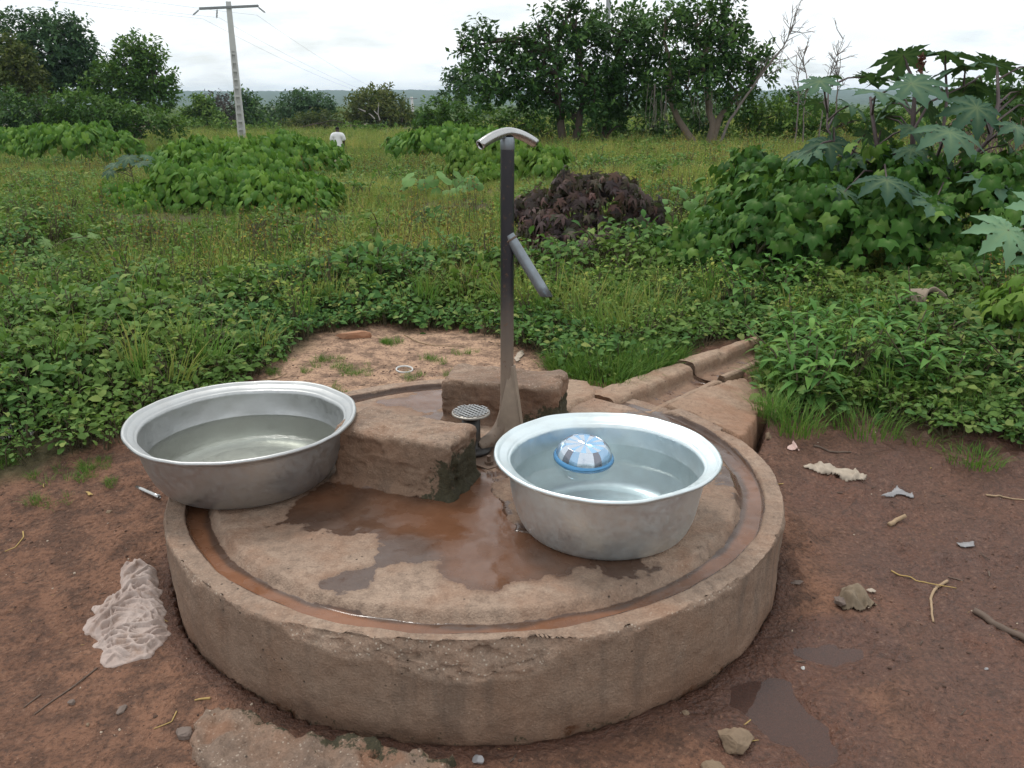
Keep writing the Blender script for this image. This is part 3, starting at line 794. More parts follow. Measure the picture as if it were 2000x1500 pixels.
# pedal
pc = np.array([-0.155, 2.985, 0.27])
V, F = lathe_np([(0.0, 0.0), (0.075, 0.0), (0.078, 0.012), (0.055, 0.02), (0.038, 0.028), (0.036, 0.05), (0.035, 0.055), (0.035, 0.155), (0.0, 0.155)], 32)
pm('piston_housing', V + pc + np.array([0.0, 0.0, 0.018]), F, M_BLACKM)
fp = empty('foot_pedal', (0, 0, 0)); fp.parent = pump
V, F = lathe_np([(0.0, -0.006), (0.069, -0.006), (0.0725, -0.004), (0.0725, 0.002), (0.070, 0.004), (0.0, 0.004)], 48)
pz = pc + np.array([0, 0, 0.172])
pm('pedal_disc', V + pz, F, M_PLATE, fp)
for k in range(-4, 5):
    for ang in (38, 128):
        o = k * 0.0162; hw = math.sqrt(max(0, 0.067 ** 2 - o * o))
        if hw < 0.012: continue
        V, F = box_np(0, 0, 0, 2 * hw, 0.0036, 0.005)
        V[:, 1] += o
        pm('tread_rib', rot_z(V, math.radians(ang)) + pz + np.array([0, 0, 0.0062 + (0.0004 if ang > 90 else 0)]), F, M_CHROME, fp, False)
# base plate, bolts
bp = np.array([[-0.088, 2.815], [0.035, 2.905], [-0.02, 3.07], [-0.165, 3.09], [-0.235, 2.985], [-0.19, 2.90]])
V = np.concatenate([np.c_[bp, np.full(6, 0.272)], np.c_[bp, np.full(6, 0.287)]])
pm('base_plate', V, [np.array([[0, 1, 2, 3, 4, 5], [6, 7, 8, 9, 10, 11]])[:1, ::-1], np.array([[6, 7, 8, 9, 10, 11]]), np.array([[k, (k + 1) % 6, 6 + (k + 1) % 6, 6 + k] for k in range(6)])], M_RUSTY, pump, False)
for (x, y) in ((-0.085, 2.862), (-0.012, 2.93), (-0.205, 2.975), (-0.15, 3.06)):
    V, F = merge_np([lathe_np([(0, 0), (0.0165, 0), (0.0165, 0.011), (0.0, 0.011)], 6), lathe_np([(0.008, 0.011), (0.008, 0.032), (0.0, 0.033)], 12)])
    pm('bolt', V + np.array([x, y, 0.287]), F, M_RUSTY, pump, False)

# ---------------------------------------------------------------- basins
def basin_profile(R, h, rb, wall_r):
    out = [(0.0, 0.006), (rb * 0.55, 0.004), (rb * 0.78, 0.0), (rb * 0.92, 0.004)]
    for t in np.linspace(0.12, 1, 16):
        out.append((rb * 0.92 + (wall_r - rb * 0.92) * math.sin(t * math.pi / 2) ** 0.9, 0.004 + (h - 0.026) * (1 - math.cos(t * math.pi / 2)) ** 0.80))
    # flange, rolled edge
    out += [(wall_r + 0.002, h - 0.020), (wall_r + 0.008, h - 0.016), (R - 0.020, h - 0.009), (R - 0.016, h - 0.006), (R - 0.012, h - 0.006), (R - 0.004, h - 0.009), (R + 0.001, h - 0.004), (R, h + 0.003), (R - 0.005, h + 0.006), (R - 0.011, h + 0.004), (R - 0.016, h - 0.004), (R - 0.019, h - 0.0055)]
    out += [(wall_r + 0.008, h - 0.012), (wall_r + 0.003, h - 0.016), (wall_r - 0.001, h - 0.021)]
    for t in np.linspace(1, 0.12, 16):
        out.append((rb * 0.92 - 0.002 + (wall_r - 0.003 - rb * 0.92) * math.sin(t * math.pi / 2) ** 0.9, 0.009 + (h - 0.030) * (1 - math.cos(t * math.pi / 2)) ** 0.80))
    out += [(rb * 0.90, 0.008), (rb * 0.84, 0.0075), (rb * 0.80, 0.006), (rb * 0.775, 0.0105), (rb * 0.5, 0.011), (0.0, 0.0115)]
    return out

def dent(V, R, h, seed, amp):
    a = np.arctan2(V[:, 1], V[:, 0]); r = np.hypot(V[:, 0], V[:, 1]); up = V[:, 2] / h
    d = fbm(np.c_[np.cos(a) * 2.2, np.sin(a) * 2.2, V[:, 2] * 9], 3, seed) * amp
    k = 1 + d * sstep(0.1, 0.5, up) / np.maximum(r, 0.05)
    V = V.copy(); V[:, 0] *= k; V[:, 1] *= k
    V[:, 2] += fbm(np.c_[np.cos(a) * 1.6, np.sin(a) * 1.6], 3, seed + 4) * amp * 1.3 * sstep(0.6, 1.0, up)
    return V

def basin(loc, R, h, rb, wall_r, seed, mat, label, level, water_m, rot=(0, 0, 0), skew=0.0):
    b = empty('basin', loc, label, 'basin', 'aluminium basins on the platform')
    b.rotation_euler = rot
    V, F = lathe_np(basin_profile(R, h, rb, wall_r), 160)
    V = dent(V, R, h, seed, 0.0038)
    V[:, 2] += skew * V[:, 0] * np.clip(V[:, 2] / h, 0, 1)          # pushed out of true
    link('bowl', np_mesh('bowl', V, F, True, None, mat), None, b)
    # water: level even though the basin leans
    prof = [p for p in basin_profile(R, h, rb, wall_r)][33:]
    Rm = Matrix.Rotation(rot[1], 3, 'Y') @ Matrix.Rotation(rot[0], 3, 'X')
    inv = np.array(Rm.inverted())
    n = 128; pr = np.array(prof)[::-1]; pr = pr[np.argsort(pr[:, 1], kind='stable')]
    nrm = inv @ np.array([0, 0, 1.0])                      # up, in basin space
    pts = []
    for a in np.linspace(0, 2 * math.pi, n, endpoint=False):
        d2 = np.array([math.cos(a), math.sin(a)])
        # walk along the wall until the level plane is met
        best = None
        for r0 in np.linspace(rb * 0.8, wall_r, 220):
            zz = (level * nrm[2] - nrm[0] * d2[0] * r0 - nrm[1] * d2[1] * r0) / nrm[2]
            zw = np.interp(r0, np.maximum.accumulate(pr[:, 0]) + np.arange(len(pr)) * 1e-7, pr[:, 1])
            zw = zw + skew * d2[0] * r0 * min(1, max(0, zw / h))
            if zw >= zz: best = (d2[0] * r0, d2[1] * r0, zz); break
        pts.append(best if best else (d2[0] * wall_r, d2[1] * wall_r, level))
    pts = np.array(pts)
    ctr = np.array([[0, 0, level]])
    rings = np.concatenate([ctr + (pts - ctr) * s for s in (0.25, 0.5, 0.75, 1.0)] + [ctr])
    Fq = [(k * n + j, (k + 1) * n + j, (k + 1) * n + (j + 1) % n, k * n + (j + 1) % n) for k in range(3) for j in range(n)]
    Ft = [(4 * n, j, (j + 1) % n) for j in range(n)]
    link('water', np_mesh('water', rings, [np.array(Fq), np.array(Ft)], True, None, water_m), None, b)
    return b
M_W1 = water_mat('basin_water_greenish', (0.88, 0.90, 0.84), (0.40, 0.41, 0.33), 0.12)
M_W2 = water_mat('basin_water_clear', (0.95, 0.985, 0.99), (0.6, 0.72, 0.75), 0.03)
basin((-0.945, 2.775, 0.2815), 0.392, 0.222, 0.29, 0.352, 301, M_ALU, 'dull grey aluminium basin leaning on the left edge of the platform', 0.108, M_W1, (math.radians(0.8), math.radians(0.1), 0), 0.0)
basin((0.296, 2.437, 0.272), 0.352, 0.245, 0.27, 0.306, 321, M_ALU2, 'pale aluminium basin in front of the pump with an upturned bowl afloat', 0.150, M_W2)

# bowl floating bottom up
bw = aty(1142, 893, 2.50)
def smooth_metal(name, col, rough, metal=1.0):
    m = Mat(name); n1 = m.noise(12, 3, 0.5, m.obj())
    return m.done(m.bsdf(m.mix(n1, tuple(x * 0.85 for x in col), col), rough, metal, 0.5))
M_BOWL = [smooth_metal('bright_reflection_steel', (0.62, 0.68, 0.76), 0.16), smooth_metal('dark_reflection_steel', (0.24, 0.25, 0.29), 0.2), smooth_metal('bluish_reflection_steel', (0.36, 0.52, 0.70), 0.18)]  # one steel in bright, dark and bluish colours, painting its reflections
M_BLUE_RIM = smooth_metal('blue_bowl_rim', (0.10, 0.29, 0.52), 0.2, 0.5)
bowl = empty('upturned_bowl', (0.240, 2.600, 0.272 + 0.158), 'small shiny steel bowl floating upside down in the pale basin', 'bowl')
bowl.scale = (1, 1, 0.8)
bowl.rotation_euler = (math.radians(7), math.radians(1), 0.3)
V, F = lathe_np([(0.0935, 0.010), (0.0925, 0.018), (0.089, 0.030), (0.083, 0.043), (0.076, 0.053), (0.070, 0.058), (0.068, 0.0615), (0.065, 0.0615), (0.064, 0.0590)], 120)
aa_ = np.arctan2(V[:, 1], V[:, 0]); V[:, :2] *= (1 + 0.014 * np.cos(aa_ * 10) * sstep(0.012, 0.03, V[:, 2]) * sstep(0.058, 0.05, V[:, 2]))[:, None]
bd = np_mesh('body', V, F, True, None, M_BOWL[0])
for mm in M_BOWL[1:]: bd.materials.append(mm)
pat = np.array([0, 0, 1, 2, 2, 0, 1, 1, 0, 2, 0, 1, 2, 0, 0, 1, 2, 2, 0, 1])  # order of the painted reflection bands around the side
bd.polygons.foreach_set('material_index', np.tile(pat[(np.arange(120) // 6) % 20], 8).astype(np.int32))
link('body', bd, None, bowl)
V, F = lathe_np([(0.0933, 0.012), (0.096, 0.010), (0.099, 0.006), (0.102, 0.000), (0.1015, -0.006), (0.097, -0.012), (0.093, -0.012), (0.091, 0.0)], 72)
link('rim', np_mesh('rim', V, F, True, None, M_BLUE_RIM), None, bowl)
na, nrr = 160, 10
a = np.linspace(0, 2 * math.pi, na, endpoint=False)
V = []
for r in np.linspace(0.002, 0.0645, nrr):
    tri = np.abs(((a / (2 * math.pi) * 10) % 1) - 0.5) * 2
    V.append(np.stack([r * np.cos(a), r * np.sin(a), 0.0595 + 0.0032 * tri * min(1, r / 0.02) * (1 if r < 0.058 else 0.3)], -1))
V = np.concatenate(V); i = np.arange(nrr - 1)[:, None] * na; j = np.arange(na)[None, :]; j2 = (j + 1) % na
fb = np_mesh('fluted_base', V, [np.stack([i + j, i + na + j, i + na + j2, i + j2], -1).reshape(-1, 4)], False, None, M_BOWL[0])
fb.materials.append(metal_mat('pale_blue_reflection', (0.34, 0.55, 0.78), 0.2, (0.2, 0.35, 0.5), 0.2, 20, 0.8, 0.01))
fb.polygons.foreach_set('material_index', np.tile((np.arange(na) // 8) % 2, nrr - 1).astype(np.int32))  # every other wedge coloured blue as a painted radial reflection
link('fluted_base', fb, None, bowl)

# ---------------------------------------------------------------- rag, litter, sticks, stones
def cloth_mat():
    m = Mat('dirty_knit_cloth'); v = m.obj()
    n1 = m.noise(9, 4, 0.6, v); n2 = m.noise(140, 3, 0.6, v)
    c = m.mix(n1, (0.34, 0.25, 0.215), (0.55, 0.47, 0.43))
    c = m.mix(m.ramp(m.noise(22, 4, 0.6, v), [(0.52, 0.0), (0.7, 0.6)]), c, (0.26, 0.16, 0.11))
    return m.done(m.bsdf(c, 0.95, 0.0, 0.15, m.bump(n2, 0.6, 0.004)))
rag_c = at(245, 1205, 0.03)
rag_out = [(285, 1110), (245, 1115), (235, 1135), (240, 1150), (215, 1165), (180, 1180), (185, 1195), (170, 1210), (162, 1225), (200, 1235), (185, 1245), (195, 1262), (190, 1285), (215, 1297), (255, 1285), (290, 1278), (312, 1258), (328, 1225), (318, 1190), (312, 1150), (308, 1120)]
ragp = np.array([at(*q, 0.02)[:2] for q in rag_out])
lo, hi = ragp.min(0) - 0.03, ragp.max(0) + 0.03
xs = np.arange(lo[0], hi[0], 0.0024); ys = np.arange(lo[1], hi[1], 0.0024)
X, Y = np.meshgrid(xs, ys, indexing='ij'); P = np.stack([X.ravel(), Y.ravel()], -1)
sd = poly_sd(P, ragp) + fbm(P * 22, 3, 401) * 0.013
# a heap of rounded folds with sharp creases between them
rf = np.random.default_rng(409)
wp2 = P + np.stack([fbm(P * 16, 2, 402), fbm(P * 16, 2, 403)], -1) * 0.010
hgt = np.full(len(P), 0.006)
for _ in range(120):
    c0 = lo + (hi - lo) * rf.uniform(0.05, 0.95, 2); ang = 0.45 + 0.9 * math.sin(c0[0] * 23) + rf.normal(0, 0.35); Lf = rf.uniform(0.05, 0.16); cv = rf.normal(0, 7)
    w = rf.uniform(0.0045, 0.011); hf = rf.uniform(0.012, 0.034)
    q = wp2 - c0; u = q[:, 0] * math.cos(ang) + q[:, 1] * math.sin(ang); v = -q[:, 0] * math.sin(ang) + q[:, 1] * math.cos(ang) - cv * u * u
    hgt = np.maximum(hgt, hf * np.sqrt(np.clip(1 - (v / w) ** 2, 0, 1)) * np.sqrt(np.clip(1 - (u / Lf) ** 2, 0, 1)))
hgt = hgt + 0.003 * fbm(P * 40, 3, 404) + 0.008 * fbm(P * 8, 2, 406) + 0.006
z = tz(P[:, 0], P[:, 1], True) + np.maximum(0.006, hgt) * sstep(0.006, -0.035, sd) ** 0.6 - 0.03 * sstep(0.0, 0.01, sd)
F = grid_faces(len(xs), len(ys)); F = F[sd[F].min(1) < 0.004]
used = np.unique(F); rm = -np.ones(len(P), int); rm[used] = np.arange(len(used))
rag = link('rag', np_mesh('rag', np.c_[P, z][used], rm[F], True, None, cloth_mat()))
tag(rag, 'crumpled dirty pinkish-white cloth lying on soil against the platform wall', 'cloth')

M_STICK = plain_mat('dry_stick', (0.34, 0.24, 0.15), 0.9, 0, 0.35, 40, 0.5)
M_STICK_D = plain_mat('dark_wet_stick', (0.12, 0.085, 0.065), 0.8, 0, 0.35, 40, 0.5)
M_STRAW = plain_mat('yellow_straw', (0.42, 0.29, 0.11), 0.85, 0, 0.25, 40, 0.3)
M_STONE = plain_mat('tan_stone', (0.21, 0.15, 0.10), 0.95, 0, 0.45, 22, 0.9)
M_STONE_G = plain_mat('grey_stone', (0.17, 0.13, 0.11), 0.95, 0, 0.4, 26, 0.9)
M_WHITE = plain_mat('white_plastic', (0.55, 0.54, 0.52), 0.5, 0, 0.12, 40, 0.15)
M_CREAM = plain_mat('dirty_cream_plastic', (0.40, 0.33, 0.26), 0.6, 0, 0.3, 30, 0.5)
M_GREYP = plain_mat('clear_grey_plastic', (0.27, 0.26, 0.265), 0.3, 0, 0.2, 40, 0.2)
M_PINK = plain_mat('pale_pink_scrap', (0.68, 0.47, 0.42), 0.6, 0, 0.1, 40, 0.1)

def gpt(px, py, dz=0.0):
    p = at(px, py, 0.0)
    for _ in range(4):
        p = at(px, py, tz(p[0], p[1], True)[0])
    return p + np.array([0, 0, dz])

def stick(name, pts, r, mat, label, cat='stick', n=8, taper=0.6):
    P = np.array([gpt(px, py, r * 0.75) for px, py in pts])
    t = np.linspace(0, len(P) - 1, 8 * len(P)); PP = np.stack([np.interp(t, np.arange(len(P)), P[:, k]) for k in range(3)], -1)
    PP += np.c_[fbm(PP * 15, 2, 5), fbm(PP * 15, 2, 6), 0 * t] * r * 0.8
    PP[:, 2] = np.maximum(PP[:, 2], tz(PP[:, 0], PP[:, 1], True) + r * 0.6)
    o = link(name, np_mesh(name, PP - PP[0], tube_np(PP, np.linspace(r, r * taper, len(PP)), n)[1], True, None, mat), None, None, PP[0])
    V, F = tube_np(PP, np.linspace(r, r * taper, len(PP)), n)
    o.data = np_mesh(name, V - PP[0], F, True, None, mat)
    return tag(o, label, cat)

stick('wooden_pole', [(1900, 1196), (1945, 1222), (2030, 1270)], 0.0115, M_STICK_D, 'straight dark wooden pole lying on mud at the right edge', 'pole', 8, 0.95)
stick('crooked_twig', [(1848, 1136), (1828, 1150), (1818, 1172), (1820, 1190), (1824, 1216)], 0.0055, M_STICK, 'pale crooked twig crossing a yellow straw on the mud', 'twig')
stick('twig', [(1735, 1028), (1752, 1018), (1770, 1010)], 0.009, M_STICK, 'short thick pale twig stub on the mud right of the platform', 'twig', 8, 0.85)
stick('straw', [(1740, 1122), (1790, 1136), (1868, 1150)], 0.0028, M_STRAW, 'thin yellow straw lying under the crooked twig', 'straw', 5)
stick('twig', [(1925, 968), (1960, 972), (2010, 982)], 0.004, M_STICK, 'thin pale stick near the weeds at the right edge', 'twig', 6)
stick('twig', [(1932, 1118), (1933, 1128)], 0.004, M_STICK_D, 'tiny dark upright-lying twig right of the crooked one', 'twig', 6)
stick('twig', [(190, 1305), (130, 1352), (66, 1396)], 0.0028, M_STICK_D, 'long thin brown twig stretching down from the cloth', 'twig', 5)
stick('twig', [(80, 1358), (45, 1384)], 0.0028, M_STICK_D, 'short thin twig left of the long brown one', 'twig', 5)
stick('straw', [(45, 1040), (46, 1050), (30, 1070), (10, 1078)], 0.0028, M_STRAW, 'curved pale straw on soil near the left edge', 'straw', 5)
stick('straw', [(410, 1365), (380, 1369)], 0.0035, M_STRAW, 'short pale straw beside the broken footing', 'straw', 5)
stick('straw', [(345, 1390), (335, 1410), (300, 1424)], 0.0022, M_STRAW, 'fine bent straw left of the broken footing', 'straw', 5)
stick('twig', [(1590, 880), (1625, 884), (1662, 887)], 0.005, M_STICK_D, 'dark twig on mud below the grass tuft by the apron', 'twig', 6)
stick('twig', [(1420, 804), (1412, 800), (1405, 798)], 0.006, M_STICK_D, 'short dark twig lying on the pale apron', 'twig', 6)
stick('straw', [(508, 745), (540, 740), (560, 730)], 0.004, M_STICK, 'brown stalk on soil behind the left basin', 'straw', 5)
stick('twig', [(790, 655), (820, 670), (850, 676), (905, 678)], 0.004, M_STICK, 'long thin stalk on the dry soil at the weed edge', 'twig', 5)
stick('twig', [(1880, 1136), (1868, 1132), (1850, 1128)], 0.003, M_STICK_D, 'thin dark twig right of the crooked twig', 'twig', 5)

def stone(px, py, dims, mat, label, seed, name='stone', cat='stone', rz=0.0, amp=0.22, sink=0.25):
    p = gpt(px, py)
    n = 20 if max(dims) > 0.03 else 10
    V, F = rough_box_np((1, 1, 1), n, 0.42, 0, 3, seed)
    V = V * (1 + amp * fbm(V * 2.2, 3, seed)[:, None])
    rs_ = np.random.default_rng(seed)
    for _ in range(11):                                  # broken faces
        q = rs_.normal(0, 1, 3); q /= np.linalg.norm(q); V = V - q * np.clip(V @ q - rs_.uniform(0.30, 0.44), 0, 9)[:, None]
    V = V * (1 + amp * 0.22 * fbm(V * 9, 3, seed + 1)[:, None]) * np.array(dims)
    o = link(name, np_mesh(name, rot_z(V, rz), F, True, None, mat), None, None, (p[0], p[1], p[2] + dims[2] * (0.5 - sink)))
    return tag(o, label, cat)
stone(1438, 1458, (0.098, 0.085, 0.062), M_STONE, 'rough tan clod the size of a fist beside the puddle', 501, 'clod', 'clod', 0.3, 0.3)
stone(1392, 1512, (0.065, 0.05, 0.035), M_STONE, 'rough tan clod cut off by the bottom edge', 512, 'clod', 'clod', 0.1, 0.3)
stone(1642, 1178, (0.055, 0.05, 0.03), M_STONE_G, 'dark ragged clod of mud under the torn scrap right of the platform', 523, 'clod', 'clod', 0.2, 0.4)
stone(1556, 1140, (0.045, 0.02, 0.018), M_STONE_G, 'small dark stone against the right foot of the platform', 534)
stone(1338, 1393, (0.022, 0.018, 0.014), M_STONE, 'tiny pale stone below the front wall right of centre', 545)
stone(237, 1388, (0.024, 0.034, 0.016), M_STONE_G, 'small grey-brown stone on soil left of the footing', 556)
stone(140, 1374, (0.022, 0.018, 0.015), M_STONE_G, 'small dark stone near the short thin twig', 567)
stone(172, 1417, (0.01, 0.01, 0.01), M_STONE, 'tiny pale pebble on the left soil', 578)
stone(214, 1001, (0.026, 0.02, 0.013), M_STONE, 'small tan stone on soil left of the leaning basin', 589)
stone(360, 1437, (0.05, 0.04, 0.03), M_STONE_G, 'dark stone touching the left side of the broken footing', 600)
stone(945, 608, (0.16, 0.12, 0.13), M_STONE, 'pale boulder half hidden in weeds left of the pump pipe', 611, 'boulder', 'stone', 0.5, 0.2)
stone(962, 648, (0.13, 0.10, 0.10), M_STONE, 'pinkish broken stone at the weed edge behind the pump', 622, 'boulder', 'stone', 0.2, 0.25)
stone(690, 660, (0.20, 0.07, 0.06), plain_mat('red_earth_lump', (0.36, 0.19, 0.115), 0.95, 0, 0.3, 20, 0.8), 'low reddish lump of earth at the far edge of the dry soil', 633, 'earth_lump', 'clod', 0.1, 0.2)
stone(1100, 655, (0.12, 0.05, 0.04), M_STONE, 'flat pale stone among weeds right of the pump', 644)
stone(1975, 900, (0.07, 0.04, 0.03), plain_mat('pinkish_stone', (0.5, 0.36, 0.29), 0.9, 0, 0.2, 20, 0.5), 'pale angular stone beside grass at the right edge', 655, 'stone', 'stone', 0.2, 0.15)
stone(1500, 860, (0.035, 0.035, 0.05), M_STONE, 'small upright stone at the broken corner of the apron', 666)
stone(820, 1490, (0.05, 0.04, 0.035), M_STONE, 'small pale rubble stone right of the broken footing', 677)
stone(935, 1488, (0.03, 0.03, 0.025), M_GREYP, 'small bluish stone under the front wall', 688)
stone(1568, 1306 + 0, (0.012, 0.012, 0.01), M_WHITE, 'tiny white pebble by the small puddle', 699)
stone(1926, 1308, (0.012, 0.01, 0.009), M_GREYP, 'small bluish pebble below the wooden pole', 700)

def scrap(name, pts, mat, label, h=0.01, seed=0, cat='litter', res=None):
    """crumpled sheet lying on the ground along an outline"""
    poly = np.array([gpt(px, py)[:2] for px, py in pts])
    lo, hi = poly.min(0) - 0.008, poly.max(0) + 0.008
    res = res or max(0.0025, (hi - lo).max() / 45)
    xs = np.arange(lo[0], hi[0], res); ys = np.arange(lo[1], hi[1], res)
    X, Y = np.meshgrid(xs, ys, indexing='ij'); P = np.stack([X.ravel(), Y.ravel()], -1)
    sd = poly_sd(P, poly) + fbm(P * 45, 2, seed) * 0.003
    z = tz(P[:, 0], P[:, 1], True) + 0.004 + h * np.maximum(0.15, 0.6 + fbm(P * (35 if h < 0.02 else 15), 3, seed + 1)) * sstep(0.004, -0.014 - 0.3 * h, sd)
    F = grid_faces(len(xs), len(ys)); F = F[sd[F].max(1) < res * 0.8]
    if len(F) == 0: return None
    used = np.unique(F); rm = -np.ones(len(P), int); rm[used] = np.arange(len(used))
    V = np.c_[P, z][used]; o0 = V.mean(0)
    o = link(name, np_mesh(name, V - o0, rm[F], True, None, mat), None, None, o0)
    sm = o.modifiers.new('thickness', 'SOLIDIFY'); sm.thickness = 0.002; sm.offset = 1
    return tag(o, label, cat)
scrap('plastic_wrapper', [(1570, 915), (1590, 910), (1620, 920), (1660, 922), (1692, 930), (1685, 940), (1650, 936), (1625, 934), (1595, 926)], M_CREAM, 'torn crumpled cream wrapper on mud below the right-hand weeds', 0.012, 31)
scrap('plastic_shred', [(1723, 972), (1750, 964), (1782, 962), (1784, 968), (1750, 972)], M_GREYP, 'long clear plastic shred on the mud right of the wrapper', 0.005, 32)
scrap('plastic_shred', [(1868, 1062), (1900, 1060), (1902, 1068), (1875, 1070)], M_GREYP, 'clear plastic shred on mud above the crooked twig', 0.005, 33)
scrap('paper_scrap', [(1535, 880), (1548, 876), (1560, 882), (1546, 887)], M_PINK, 'small pale pink scrap on mud below the apron corner', 0.004, 34)
scrap('leaf_scrap', [(1690, 1155), (1702, 1152), (1710, 1157), (1698, 1161)], M_CREAM, 'small cream scrap above the dark clod', 0.004, 35)
scrap('torn_sacking', [(1632, 1180), (1645, 1152), (1665, 1146), (1690, 1168), (1712, 1184), (1680, 1196), (1650, 1194)], plain_mat('torn_sacking', (0.19, 0.145, 0.10), 0.95, 0, 0.5, 45, 0.8), 'ragged heap of brown torn sacking on mud right of the platform', 0.034, 36, 'litter', 0.003)
scrap('leaf_scrap', [(168, 971), (176, 969), (182, 972), (173, 976)], M_STRAW, 'small yellow leaf on soil left of the leaning basin', 0.003, 37)
scrap('plastic_scrap', [(0, 850), (30, 836), (40, 842), (20, 862), (0, 866)], M_WHITE, 'white plastic scrap in weeds at the left edge', 0.03, 38)
scrap('plastic_scrap', [(44, 845), (62, 830), (76, 840), (66, 858), (48, 860)], M_WHITE, 'white plastic scrap in weeds right of the left-edge scrap', 0.03, 39)
scrap('plastic_scrap', [(1004, 702), (1012, 690), (1022, 686), (1024, 694), (1010, 708)], M_CREAM, 'cream plastic scrap on soil just right of the pump pipe', 0.012, 40)
# white ring
p = gpt(790, 724, 0.006)
V, F = lathe_np([(0.036, 0.0), (0.040, -0.005), (0.044, 0.0), (0.042, 0.006), (0.038, 0.006), (0.036, 0.0)], 40); V[:, 0] *= 1.05
rg = link('plastic_ring', np_mesh('plastic_ring', V, F, True, None, M_WHITE), None, None, p); rg.rotation_euler = (0.12, 0.05, 0)
tag(rg, 'white plastic ring lying on the dry soil behind the platform', 'ring')
# bright metal tube at the platform edge
pa, pb = gpt(268, 957, 0.012), gpt(302, 972, 0.012)
V, F = hollow_tube_np(np.linspace(pa, pb + (pb - pa) * 0.3, 6), 0.0085, 0.006, 14)
tag(link('metal_tube', np_mesh('metal_tube', V - pa, F, True, None, M_CHROME), None, None, pa), 'short bright metal tube on soil under the leaning basin', 'tube')
# broken clay pot in the weeds
pp_ = gpt(1790, 655)
pot = empty('clay_pot', (pp_[0], pp_[1], pp_[2] + 0.16), 'broken grey clay pot lying in weeds with its dark mouth showing', 'pot')
pot.rotation_euler = (math.radians(62), 0, math.radians(28))
prof = [(0.0, -0.16), (0.08, -0.15), (0.125, -0.10), (0.135, -0.03), (0.115, 0.05), (0.085, 0.09), (0.085, 0.105), (0.10, 0.12), (0.092, 0.122), (0.077, 0.105), (0.075, 0.09), (0.105, 0.04), (0.122, -0.03), (0.112, -0.09), (0.07, -0.135), (0.0, -0.145)]
V, F = lathe_np(prof, 48); V = V + np.c_[fbm(V * 14, 2, 1), fbm(V * 14, 2, 2), fbm(V * 14, 2, 3)] * 0.004
link('jar', np_mesh('jar', V, F, True, None, plain_mat('grey_clay', (0.24, 0.19, 0.145), 0.9, 0, 0.3, 16, 0.5)), None, pot)
# ---------------------------------------------------------------- leaf shapes (base at origin, tip along +Y, face +Z)
def leaf_strip(L, shape, fold, curl, n=4):
    """simple leaf with a folded midrib; shape = half widths along the leaf"""
    ts = np.linspace(0, 1, n + 1); w = np.interp(ts, np.linspace(0, 1, len(shape)), shape) * L
    V = []
    for t, ww in zip(ts, w):
        y = L * t * (1 - 0.15 * curl * t); zc = L * (0.10 * math.sin(t * math.pi) - curl * 0.45 * t * t)
        V += [(-ww, y, zc + fold * ww), (0, y, zc), (ww, y, zc + fold * ww)]
    F = []
    for k in range(n):
        a = 3 * k
        F += [(a, a + 1, a + 4, a + 3), (a + 1, a + 2, a + 5, a + 4)]
    return np.array(V), np.array(F)

def leaf_polar(pts, droop=0.25, cup=0.10, off=0.0, wav=0.04, seed=0):
    """broad leaf fanned out from the petiole; pts = [(deg from tip, radius)] for one side"""
    r_ = np.random.default_rng(seed)
    side = [(a, r) for a, r in pts]
    full = side + [(-a, r) for a, r in side[::-1] if 0 < a < 180]
    full = [(math.radians(a), r * (1 + r_.uniform(-0.05, 0.05))) for a, r in full]
    V = [(0, 0, 0)]; vein = [1.0]
    for f, base in ((0.5, 1), (1.0, 0)):
        for a, r in full:
            rr_ = r * f
            z = -droop * rr_ * rr_ + cup * rr_ * (1 - rr_) + r_.uniform(-wav, wav) * f
            V.append((math.sin(a) * rr_, math.cos(a) * rr_, z)); vein.append(0.25 * base)
    n = len(full)
    T = [(0, 1 + k, 1 + (k + 1) % n) for k in range(n)]
    Q = [(1 + k, 1 + n + k, 1 + n + (k + 1) % n, 1 + (k + 1) % n) for k in range(n)]
    V = np.array(V)
    # clockwise outline -> flip so the face looks up
    return V, [np.array(T)[:, ::-1], np.array(Q)[:, ::-1]], np.array(vein)

